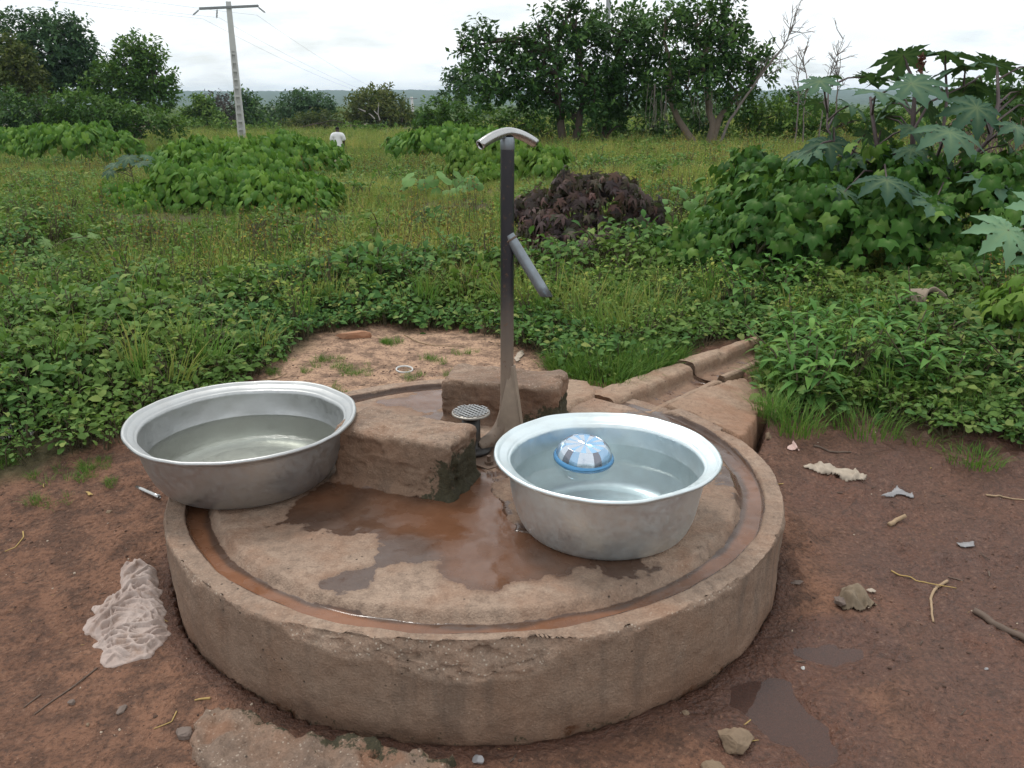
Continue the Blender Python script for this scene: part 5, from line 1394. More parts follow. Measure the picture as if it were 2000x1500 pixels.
def mound(name, label, cat, blobs, tm, key, mat, size, count, seed, group=None, nparts=300, layers=0.35, droop=0.8, up=0.6, stems=14, lumps=0):
    """a heap of foliage over several lobes: up to 300 leaves as parts, the rest joined"""
    r = np.random.default_rng(seed)
    B = np.array([b for b in blobs], float)
    if lumps:                                            # uneven tops and trailing shoulders
        ex = []
        for _ in range(lumps):
            b = B[r.integers(0, len(B))]; q = unit(r.normal(0, 1, 3)); q[2] = abs(q[2]) * 0.8; f = r.uniform(0.28, 0.5)
            ex.append(np.r_[b[:3] + q * b[3:6] * r.uniform(0.8, 1.1), np.full(3, b[3:6].min() * f) * r.uniform(0.7, 1.4, 3)])
        B = np.concatenate([B, np.array(ex)])
    cen, rad = B[:, :3], B[:, 3:6]
    area = (rad[:, 0] * rad[:, 1] + rad[:, 0] * rad[:, 2] + rad[:, 1] * rad[:, 2])
    k = r.choice(len(B), count * 3, p=area / area.sum())
    d = unit(r.normal(0, 1, (count * 3, 3))); d[:, 2] = np.where(d[:, 2] < -0.35, -d[:, 2], d[:, 2])
    depth = np.where(r.uniform(0, 1, count * 3) < layers, r.uniform(0.1, 0.4, count * 3), r.uniform(-0.05, 0.10, count * 3))
    wob = 1 + 0.26 * fbm(cen[k] * 1.3 + d * 2.6, 3, seed + 1)
    pos = cen[k] + d * rad[k] * ((1 - depth) * wob)[:, None]
    ok = np.ones(len(pos), bool)
    for c_, q_ in zip(cen, rad):
        ok &= (((pos - c_) / q_) ** 2).sum(1) > 0.42
    ok &= pos[:, 2] > tz(pos[:, 0], pos[:, 1]) + 0.03
    pos, d, k, depth = pos[ok][:count], d[ok][:count], k[ok][:count], depth[ok][:count]
    n = len(pos)
    nout = unit(d / rad[k])
    nrm = unit(nout + np.array([0, 0, up]) + r.normal(0, 0.30, (n, 3)))
    tip = nout * np.array([0.8, 0.8, 0.2]) + np.array([0, 0, -droop]) + r.normal(0, 0.35, (n, 3))
    R = frames(tip, nrm); s = size * r.uniform(0.55, 1.25, n)
    base = np.array([cen[:, 0].mean(), cen[:, 1].mean(), 0.0]); base[2] = tzs(base[0], base[1])
    root = empty(name, tuple(base), label, cat, group)
    u, v, w = project(pos)
    score = s / w * np.clip(0.35 + (R[:, :, 2] * -unit(pos - np.array([0, 0, CAM_H]))).sum(1), 0.1, 2) * np.where(depth < 0.1, 1, 0.25) * np.where(in_view(pos), 1, 0.05)
    order = np.argsort(-score); top = order[:nparts]; rest = order[nparts:]
    leaf_objects(tm, key, pos[top], R[top], s[top], mat, root, base, r)
    if len(rest):
        V, F, A = join_leaves(tm, pos[rest], R[rest], s[rest], r.uniform(0, 1, len(rest)), r)
        o = link('foliage', np_mesh('foliage', V - base, F, True, A, mat), None, root); o['kind'] = 'stuff'
    parts = []
    for _ in range(stems):
        b = r.integers(0, len(B)); q = unit(r.normal(0, 1, 3)); q[2] = abs(q[2])
        g0 = np.array([cen[b][0] + r.normal(0, 0.2) * rad[b][0], cen[b][1] + r.normal(0, 0.2) * rad[b][1], 0]); g0[2] = tzs(g0[0], g0[1]) - 0.05
        e = cen[b] + q * rad[b] * 0.95; m_ = (g0 + e) / 2 + np.array([0, 0, 0.15 * rad[b][2]])
        parts.append(tube_np([g0, m_, e], [0.014, 0.010, 0.005], 5, False))
    if parts:
        V, F = merge_np(parts); link('stems', np_mesh('stems', V - base, F, True, None, M_STEM), None, root)
    return root

def B_(px, py, Y, rx, ry, rz): 
    p = aty(px, py, Y); return (p[0], p[1], p[2], rx, ry, rz)

# big dark vine heap on the right
mound('vine_heap', 'big dark green heap of ivy-shaped vine leaves under the castor plant', 'vine',
      [(1.50, 6.40, 0.36, 0.34, 0.45, 0.36), (1.78, 6.15, 0.52, 0.36, 0.45, 0.46), (2.15, 6.25, 0.60, 0.42, 0.55, 0.52), (2.55, 5.95, 0.45, 0.45, 0.5, 0.48), (2.75, 6.30, 0.66, 0.50, 0.6, 0.58), (3.25, 6.0, 0.62, 0.50, 0.6, 0.58), (3.75, 6.0, 0.60, 0.55, 0.65, 0.66), (4.3, 5.9, 0.56, 0.6, 0.7, 0.65), (2.3, 7.1, 0.62, 0.8, 0.5, 0.5), (3.0, 5.6, 0.34, 0.4, 0.35, 0.36)],
      S_IVY, 'ivy', G_IVY, 0.088, 4400, 601, None, 300, 0.40, 0.9, 0.45, 26, 26)
# low pale vine on its left shoulder
mound('bean_vine', 'pale green vine spilling at the left foot of the dark vine heap', 'vine', [(1.62, 6.95, 0.40, 0.34, 0.35, 0.30), (1.30, 6.7, 0.25, 0.22, 0.25, 0.18)], S_IVY, 'ivypale', G_HEART, 0.095, 260, 602, None, 160, 0.3, 0.9, 0.5, 5)
# purple bush
mound('purple_shrub', 'low bush of dark purple drooping leaves right of the pump pipe', 'shrub', [(0.26, 7.5, 0.50, 0.27, 0.32, 0.33), (0.50, 7.3, 0.60, 0.28, 0.34, 0.36), (0.80, 7.4, 0.62, 0.33, 0.36, 0.36), (1.10, 7.5, 0.48, 0.26, 0.32, 0.33), (0.66, 7.1, 0.36, 0.48, 0.3, 0.24)],
      S_PURPLE, 'purple', G_PURPLE, 0.095, 1500, 603, None, 300, 0.35, 1.2, 0.5, 16, 16)
mound('purple_seedling', 'tiny purple-leaved plant in the weeds at far left', 'shrub', [B_(180, 520, 7.3, 0.14, 0.12, 0.12)], S_PURPLE, 'purple', G_PURPLE, 0.10, 16, 604, None, 16, 0.2, 0.6, 0.8, 3)
# heart-leaved vines left of centre
mound('heart_vine', 'bright heart-leaved vine mound in front left of the utility pole', 'vine',
      [B_(300, 400, 12.5, 0.9, 0.8, 0.30), B_(430, 385, 12.0, 1.0, 0.8, 0.42), B_(560, 395, 11.6, 0.75, 0.7, 0.36), B_(250, 420, 11.4, 0.6, 0.6, 0.25), B_(620, 410, 11.4, 0.4, 0.5, 0.26)], S_HEART, 'heart', G_HEART, 0.105, 2900, 605, 'vine mounds in the field', 300, 0.35, 1.1, 0.45, 14, 22)
mound('heart_vine', 'bright heart-leaved vine mound between the utility pole and the walking person', 'vine',
      [B_(400, 318, 18, 1.2, 1.0, 0.42), B_(500, 316, 18.5, 1.3, 1.0, 0.55), B_(590, 318, 19, 1.0, 1.0, 0.5), B_(460, 340, 16, 1.2, 0.9, 0.45)], S_HEART, 'heart', G_HEART, 0.125, 2600, 606, 'vine mounds in the field', 300, 0.35, 1.1, 0.45, 10, 18)
mound('lime_vine', 'lime green vine mound right behind the pump handle', 'vine',
      [B_(920, 318, 19, 0.55, 0.6, 0.40), B_(1000, 325, 18, 0.7, 0.7, 0.42), B_(1070, 330, 17.5, 0.45, 0.6, 0.38), B_(960, 345, 16.5, 0.5, 0.5, 0.22)], S_HEART, 'lime', G_LIME, 0.14, 1300, 607, 'vine mounds in the field', 300, 0.35, 1.2, 0.4, 8, 14)
mound('heart_vine', 'long low vine bank below the dark trees at far left', 'vine',
      [B_(60, 285, 30, 2.0, 1.2, 0.5), B_(150, 285, 29, 1.7, 1.2, 0.7), B_(215, 290, 29, 1.0, 1.0, 0.5), B_(20, 275, 34, 1.6, 1, 0.5)], S_HEART, 'heartfar', G_HEART, 0.19, 1500, 608, 'vine mounds in the field', 120, 0.3, 1.1, 0.45, 6, 14)
mound('heart_vine', 'small vine mound in the field just right of the walking person', 'vine', [B_(880, 282, 26, 1.3, 1, 0.55), B_(960, 285, 26, 1.0, 0.9, 0.5), B_(800, 285, 28, 0.9, 0.9, 0.4)], S_HEART, 'heartfar', G_HEART, 0.19, 900, 609, 'vine mounds in the field', 120, 0.3, 1.1, 0.45, 5, 12)
# yellowish lobed vine at the right edge
mound('lobed_vine', 'yellow-green lobed vine climbing at the right edge above the mud', 'vine', [(2.72, 4.30, 0.45, 0.22, 0.3, 0.22), (2.78, 4.25, 0.25, 0.2, 0.25, 0.2)], S_IVY, 'ivylime', G_LIME, 0.07, 200, 610, None, 200, 0.3, 0.9, 0.5, 4)

# ---- plants made of a few big leaves
def big_leaf_plant(name, label, cat, root_xy, leaves, tm, key, mat, stem_mat, seed, stems, group=None, rise=(0.35, 0.8)):
    """leaves: [(pos, radius, facing)]; every leaf its own part, with a petiole back to the nearest stem"""
    r = np.random.default_rng(seed)
    base = np.array([root_xy[0], root_xy[1], tzs(*root_xy)])
    root = empty(name, tuple(base), label, cat, group)
    parts = []; joints = []
    for path, rr0 in stems:
        path = np.array(path, float); parts.append(tube_np(path, np.linspace(rr0, rr0 * 0.45, len(path)), 7, False))
        t = np.linspace(0, len(path) - 1, 20); joints += [np.array([np.interp(x, np.arange(len(path)), path[:, q]) for q in range(3)]) for x in t[5:]]
    joints = np.array(joints)
    pos, Rm, sc_ = [], [], []
    for (p, rad, face) in leaves:
        p = np.array(p); face = unit(np.array(face, float))
        jd = np.linalg.norm(joints - p, axis=1) + 1.5 * np.clip(joints[:, 2] - p[2] + 0.1, 0, 9)
        j = joints[np.argmin(jd)]
        out = p - j; out[2] = min(out[2], 0.0) - 0.25 * np.linalg.norm(out[:2]) - 0.05
        pos.append(p); Rm.append(frames(out[None] + r.normal(0, 0.05, 3), face[None])[0]); sc_.append(rad)
        m_ = (j + p) / 2 + np.array([0, 0, 0.10 * np.linalg.norm(p - j)])
        parts.append(tube_np([j, m_, p], [0.010 if rad > 0.2 else 0.006, 0.007 if rad > 0.2 else 0.004, 0.004], 5, False))
    leaf_objects(tm, key, np.array(pos), np.array(Rm), np.array(sc_), mat, root, base, r)
    V, F = merge_np(parts); link('stems', np_mesh('stems', V - base, F, True, None, stem_mat), None, root)
    return root

r5 = np.random.default_rng(55)
CL = [(1764, 108, 80, 6.9, (-0.1, 0.25, 1)), (1847, 108, 85, 6.9, (0.1, 0.2, 1)), (1885, 132, 90, 6.8, (0.1, 0.1, 1)), (1945, 124, 78, 6.9, (0.2, 0.2, 1)), (1711, 180, 88, 6.3, (0, -0.75, 0.7)), (1780, 163, 92, 6.5, (0, -0.35, 1)),
      (1908, 210, 80, 6.3, (0.2, -0.6, 0.8)), (1855, 258, 98, 6.1, (0, -0.65, 0.8)), (1732, 352, 86, 5.75, (-0.05, -0.6, 0.8)), (1825, 396, 74, 5.65, (0, -0.8, 0.6)), (1937, 350, 84, 5.75, (0.1, -0.7, 0.7)), (1628, 248, 62, 6.6, (-0.3, -0.2, 1)),
      (1617, 278, 70, 6.5, (-0.2, -0.2, 1)), (1590, 290, 58, 6.5, (-0.4, -0.1, 1)), (1612, 152, 52, 7.2, (-0.2, 0.1, 1)), (1692, 150, 62, 7.1, (-0.1, 0.1, 1)), (1738, 150, 54, 7.2, (0, 0.1, 1)), (1777, 250, 64, 6.4, (0.1, -0.5, 0.9)), (1660, 205, 62, 6.8, (-0.2, -0.1, 1)),
      (1780, 292, 62, 6.2, (0, -0.6, 0.8)), (1985, 248, 72, 6.2, (0.3, -0.4, 0.9)), (1967, 282, 58, 6.3, (0.2, -0.3, 1)), (1649, 375, 56, 5.9, (-0.1, -0.8, 0.6)), (1995, 178, 62, 6.8, (0.3, 0, 1)), (1905, 165, 70, 7.1, (0.1, 0, 1)), (1810, 205, 66, 6.8, (0, -0.2, 1)),
      (1690, 262, 50, 6.8, (-0.2, -0.2, 1)), (1725, 228, 58, 6.9, (0, -0.3, 1)), (1880, 182, 66, 7.2, (0, 0.0, 1)), (1960, 215, 60, 7.2, (0.1, -0.1, 1)), (1750, 195, 52, 7.3, (-0.1, 0, 1)), (1840, 320, 58, 6.3, (0.1, -0.5, 0.9)), (1895, 300, 54, 6.5, (0, -0.4, 0.9)),
      (1670, 310, 50, 6.4, (-0.2, -0.4, 0.9)), (2010, 330, 70, 6.0, (0.2, -0.5, 0.8)), (2030, 130, 70, 6.9, (0.2, 0, 1)), (1560, 300, 42, 6.9, (-0.3, -0.1, 1)), (1640, 225, 48, 7.3, (-0.2, 0, 1))]
for _ in range(15):
    CL.append((r5.uniform(1580, 2040), r5.uniform(130, 340), r5.uniform(42, 66), r5.uniform(6.4, 7.4), (r5.normal(0, 0.3), r5.normal(-0.25, 0.3), 1)))
leaves = []
for px, py, rp, Y, f in CL:
    p = aty(px, py, Y); leaves.append((p, rp * mpp(p) * 1.04, np.array(f) + r5.normal(0, 0.10, 3)))
def sp_(pts): return [aty(px, py, Y) for px, py, Y in pts]
cas_stems = [(sp_([(1725, 470, 6.5), (1719, 340, 6.5), (1712, 280, 6.5), (1703, 222, 6.6), (1700, 190, 6.7)]), 0.022), (sp_([(1790, 480, 6.6), (1782, 300, 6.6), (1784, 220, 6.7), (1788, 165, 6.8), (1770, 125, 6.9)]), 0.024),
             (sp_([(1835, 440, 6.3), (1845, 365, 6.3), (1890, 315, 6.35), (1930, 275, 6.4), (1950, 200, 6.6), (1948, 140, 6.8)]), 0.024), (sp_([(1812, 430, 6.4), (1816, 345, 6.4), (1838, 285, 6.5), (1850, 190, 6.7), (1846, 125, 6.9)]), 0.018),
             (sp_([(1700, 450, 6.6), (1680, 320, 6.7), (1640, 290, 6.7), (1615, 250, 6.8), (1618, 170, 7.1)]), 0.014), (sp_([(1719, 335, 6.5), (1660, 290, 6.5), (1625, 275, 6.5)]), 0.010), (sp_([(1784, 255, 6.6), (1815, 200, 6.7), (1900, 160, 6.9)]), 0.012)]
castor = big_leaf_plant('castor_plant', 'tall castor plant with broad grey-green star-shaped leaves above the vines', 'castor plant', (2.95, 6.5), leaves, S_CASTOR, 'castor', G_CASTOR, M_STEM_P, 611, cas_stems)
# seed spike
sp0 = aty(1800, 140, 6.8); sp1 = aty(1801, 108, 6.8)
tt = r5.uniform(0, 1, 90); pos = sp0 + (sp1 - sp0) * tt[:, None] + r5.normal(0, 1, (90, 3)) * 0.014 * (1 - 0.7 * tt)[:, None]
V, F, A = join_leaves(S_DIAM, pos, frames(r5.normal(0, 1, (90, 3)), r5.normal(0, 1, (90, 3))), np.full(90, 0.035), r5.uniform(0, 1, 90), r5)
cb = np.array(castor.location)
link('seed_spike', np_mesh('seed_spike', V - cb, F, True, A, leaf_mat('castor_spike', [(0, (0.14, 0.05, 0.045)), (1, (0.22, 0.10, 0.08))], 0.6, 0.1)), None, castor)
# pale castor leaf close on the right
lf = [(aty(1968, 450, 4.15), 0.235, (0.0, -0.75, 0.75)), (aty(2035, 400, 4.3), 0.2, (0.2, -0.5, 0.9)), (aty(2040, 500, 4.1), 0.2, (0.2, -0.5, 0.9))]
big_leaf_plant('castor_plant', 'single pale castor leaf held out at the right edge', 'castor plant', (2.95, 4.5), lf, S_CASTOR, 'castorpale', G_CASTOR_L, M_STEM, 612, [(([2.95, 4.5, 0.1], [2.9, 4.45, 0.6], [2.85, 4.4, 1.0]), 0.012)])
def sprig(name, label, cat, spec, Y, tm, key, mat, seed, face=(0, -0.35, 1), stem_r=0.010):
    lv = []
    for px, py, rp in spec:
        p = aty(px, py, Y + r5.uniform(-0.25, 0.25)); lv.append((p, rp * mpp(p), np.array(face) + r5.normal(0, 0.22, 3)))
    cx = np.mean([q[0][0] for q in lv]); zt_ = np.mean([q[0][2] for q in lv]); zg = tzs(cx, Y)
    return big_leaf_plant(name, label, cat, (cx, Y), lv, tm, key, mat, M_STEM, seed, [([(cx, Y, zg - 0.05), (cx + 0.02, Y, (zg + zt_) / 2), (cx, Y, max(zt_ - 0.1, zg + 0.05))], stem_r)])
sprig('castor_seedling', 'small castor seedling with grey-green leaves at far left', 'castor plant', [(85, 470, 36), (25, 505, 36), (70, 512, 40), (150, 462, 32), (110, 500, 28), (40, 480, 26), (180, 460, 26)], 7.6, S_CASTOR, 'castorpale2', G_PAPAW, 613)
sprig('castor_seedling', 'bluish castor seedling in front of the heart-leaved vines', 'castor plant', [(250, 308, 34), (275, 318, 30), (225, 322, 30), (215, 335, 24), (285, 305, 22), (240, 330, 26)], 15.5, S_CASTOR, 'castor', G_CASTOR, 614)
sprig('papaw_seedling', 'light green lobed seedling behind the pump spout', 'seedling', [(1095, 502, 34), (1140, 495, 34), (1175, 488, 36), (1205, 505, 32), (1160, 515, 36), (1125, 520, 30), (1225, 492, 26), (1185, 520, 32), (1080, 492, 22)], 7.3, S_PAPAW, 'papaw', G_PAPAW, 615)
pk = [(800, 348, 22), (828, 358, 16), (870, 345, 22), (895, 350, 24), (910, 362, 22), (880, 372, 22), (905, 385, 22), (925, 395, 16), (860, 380, 20), (845, 352, 16), (920, 345, 18), (890, 395, 18), (935, 360, 14), (790, 362, 14), (870, 400, 14), (915, 408, 14)]
sprig('pumpkin_vine', 'clump of big round pale pumpkin leaves left of the pump pipe', 'pumpkin vine', pk, 13.6, S_ROUND, 'pumpkin', G_PUMPKIN, 616, (0, -0.6, 0.8))
sprig('pumpkin_vine', 'few round pale leaves between the purple bush and the vine heap', 'pumpkin vine', [(1290, 405, 24), (1315, 415, 26), (1280, 430, 20), (1330, 370, 22), (1350, 395, 18), (1305, 390, 18)], 8.4, S_ROUND, 'pumpkin', G_PUMPKIN, 617, (0, -0.5, 0.8))
sprig('pumpkin_vine', 'single broad heart-shaped leaf standing in the near-left weeds', 'seedling', [(410, 660, 22), (425, 650, 16)], 5.3, S_ROUND, 'pumpkin', G_PUMPKIN, 618, (0, -0.8, 0.6), 0.005)

# ---- lance-leaved weeds beside the drain: many shoots with whorled leaves
def shoots(name, label, cat, pts, seed, tm, key, mat, leaf, per, hgt, nparts=300, group=None):
    r = np.random.default_rng(seed); pos, tip, nrm, s = [], [], [], []; parts = []
    for (x, y, h) in pts:
        z0 = tzs(x, y); a0 = r.uniform(0, 6.28); lean = r.normal(0, 0.10, 2)
        top = np.array([x + lean[0], y + lean[1], z0 + h])
        parts.append(tube_np([(x, y, z0 - 0.03), (x + lean[0] * 0.3, y + lean[1] * 0.3, z0 + h * 0.5), top], [0.006, 0.005, 0.003], 5, False))
        for k in range(per):
            t = 0.25 + 0.75 * (k + 0.5) / per; a = a0 + k * 2.4
            p = np.array([x, y, z0]) + (top - np.array([x, y, z0])) * t
            el = -0.15 + 0.9 * t ** 2 + r.normal(0, 0.15)
            pos.append(p); tip.append((math.cos(a), math.sin(a), el)); nrm.append((-math.cos(a) * el * 0.8, -math.sin(a) * el * 0.8, 1.0)); s.append(leaf * (1.15 - 0.45 * t) * r.uniform(0.75, 1.2))
    pos, tip, nrm, s = map(np.array, (pos, tip, nrm, s))
    R = frames(tip, nrm + r.normal(0, 0.15, nrm.shape))
    base = np.array([pos[:, 0].mean(), pos[:, 1].mean(), 0.0]); base[2] = tzs(base[0], base[1])
    root = empty(name, tuple(base), label, cat, group)
    order = np.argsort(-(s / pos[:, 1]) * np.where(in_view(pos), 1, 0.1) * (0.4 + (pos[:, 2] - base[2])))
    leaf_objects(tm, key, pos[order[:nparts]], R[order[:nparts]], s[order[:nparts]], mat, root, base, r)
    if len(order) > nparts:
        q = order[nparts:]; V, F, A = join_leaves(tm, pos[q], R[q], s[q], r.uniform(0, 1, len(q)), r)
        link('foliage', np_mesh('foliage', V - base, F, True, A, mat), None, root)['kind'] = 'stuff'
    V, F = merge_np(parts); link('stems', np_mesh('stems', V - base, F, True, None, M_STEM), None, root)
    return root
def patch_pts(box, n, seed, h0, h1, z=0.18):
    r = np.random.default_rng(seed); out = []
    while len(out) < n:
        px, py = r.uniform(box[0], box[2]), r.uniform(box[1], box[3]); g_ = at(px, py, z)
        if poly_sd(g_[None, :2], DRAIN_POLY)[0] > 0.04 and poly_sd(g_[None, :2], BARE)[0] > -0.02: out.append((g_[0], g_[1], r.uniform(h0, h1)))
    return out
shoots('lance_leaf_weed', 'thick stand of narrow-leaved green weeds right of the drain channel', 'weed', patch_pts((1500, 690, 1700, 810), 34, 71, 0.16, 0.30), 621, S_LANCE, 'lance', G_LANCE, 0.145, 14, 0.3)
shoots('lance_leaf_weed', 'narrow-leaved weeds in front of the clay pot', 'weed', patch_pts((1640, 690, 1800, 800), 24, 72, 0.18, 0.32), 622, S_LANCE, 'lance', G_LANCE, 0.145, 14, 0.3)
shoots('broad_leaf_weed', 'taller shoot with broad pointed leaves beside the clay pot', 'weed', [(at(1770, 700, 0.15)[0], at(1770, 700, 0.15)[1], 0.42), (at(1755, 760, 0.12)[0], at(1755, 760, 0.12)[1], 0.26)], 623, [strip3(1.0, OVATE, 0.2, c, 5) for c in (0.3, 0.6)], 'broad', G_LANCE, 0.12, 11, 0.4)
shoots('lance_leaf_weed', 'small narrow-leaved weeds at the right edge below the lobed vine', 'weed', patch_pts((1830, 700, 1990, 800), 18, 73, 0.14, 0.28), 624, S_LANCE, 'lance', G_LANCE, 0.09, 13, 0.3)
shoots('broad_leaf_weed', 'leafy weed below the vine heap at the far end of the drain', 'weed', patch_pts((1440, 585, 1560, 640), 14, 74, 0.2, 0.36), 625, S_OVATE, 'ovw', G_LANCE, 0.10, 14, 0.3)
shoots('broad_leaf_weed', 'dark leafy weeds at the right foot of the vine heap', 'weed', patch_pts((1800, 560, 2000, 680), 26, 75, 0.25, 0.45), 626, S_OVATE, 'ovd', G_WEED, 0.10, 16, 0.3)

# ---- grass tufts one can pick out
def tuft(px, py, n, rad, h, label, seed, z=0.06):
    V, F, A, mi = grass_clump(seed, n, rad, h, 0.0022, 0.85)
    p = gpt(px, py)
    o = link('grass_tuft', np_mesh('grass_tuft', V, F, True, A, G_GRASS), None, None, (p[0], p[1], p[2] - 0.005))
    return tag(o, label, 'grass', 'grass tufts by the mud')
tuft(1555, 838, 240, 0.12, 0.15, 'spiky grass tuft drooping over the mud by the apron corner', 631)
tuft(1508, 806, 200, 0.09, 0.15, 'grass tuft touching the broken corner of the apron', 636)
tuft(1690, 842, 240, 0.14, 0.14, 'broad grass tuft at the mud edge right of the spiky one', 632)
tuft(1790, 862, 160, 0.10, 0.11, 'small grass tuft farther right at the mud edge', 633)
tuft(1900, 898, 220, 0.12, 0.07, 'low grass patch on the mud near the right edge', 634)
tuft(1190, 748, 300, 0.16, 0.13, 'lush grass tuft beside the start of the drain channel', 635)
# dry cut stalks far left
ds = empty('dry_stalks', tuple(aty(190, 470, 8.6) * np.array([1, 1, 0]) + np.array([0, 0, 0.2])), 'few pale dry stalks standing in the field at left', 'stalks')
db_ = np.array(ds.location)
for (x0, y0, x1, y1) in ((182, 440, 165, 470), (195, 435, 185, 485), (205, 440, 208, 480), (175, 452, 240, 450), (165, 432, 168, 470)):
    a_, b_ = aty(x0, y0, 8.6), aty(x1, y1, 8.5)
    V, F = tube_np([a_, (a_ + b_) / 2, b_], 0.006, 5); link('stalk', np_mesh('stalk', V - db_, F, True, None, M_STEM_DRY), None, ds)
# ---------------------------------------------------------------- trees
G_TREE_D = leaf_mat('dark_tree_leaf', [(0.0, (0.023, 0.065, 0.018)), (0.5, (0.046, 0.111, 0.027)), (0.85, (0.086, 0.176, 0.041)), (1.0, (0.149, 0.270, 0.061))], 0.42, 0.18, 0.4)
G_TREE_B = leaf_mat('bluish_tree_leaf', [(0.0, (0.027, 0.069, 0.030)), (0.6, (0.053, 0.115, 0.048)), (1.0, (0.100, 0.181, 0.073))], 0.5, 0.15, 0.3)
G_TREE_O = leaf_mat('olive_tree_leaf', [(0.0, (0.050, 0.072, 0.020)), (0.6, (0.094, 0.116, 0.029)), (1.0, (0.165, 0.176, 0.044))], 0.5, 0.2, 0.3)
G_TREE_Y = leaf_mat('fresh_tree_leaf', [(0.0, (0.037, 0.098, 0.018)), (0.5, (0.078, 0.167, 0.032)), (1.0, (0.184, 0.276, 0.052))], 0.5, 0.2, 0.3)
G_TREE_G = leaf_mat('grey_twig_tree', [(0.0, (0.06, 0.05, 0.055)), (1.0, (0.12, 0.10, 0.10))], 0.8, 0.1, 0.2)
M_BARK = plain_mat('dark_bark', (0.075, 0.058, 0.045), 0.95, 0, 0.4, 9, 0.9)
M_BARK_P = plain_mat('pale_bark', (0.20, 0.155, 0.12), 0.95, 0, 0.35, 9, 0.9)
M_DEAD = plain_mat('dead_wood', (0.17, 0.145, 0.13), 0.95, 0, 0.3, 12, 0.5)

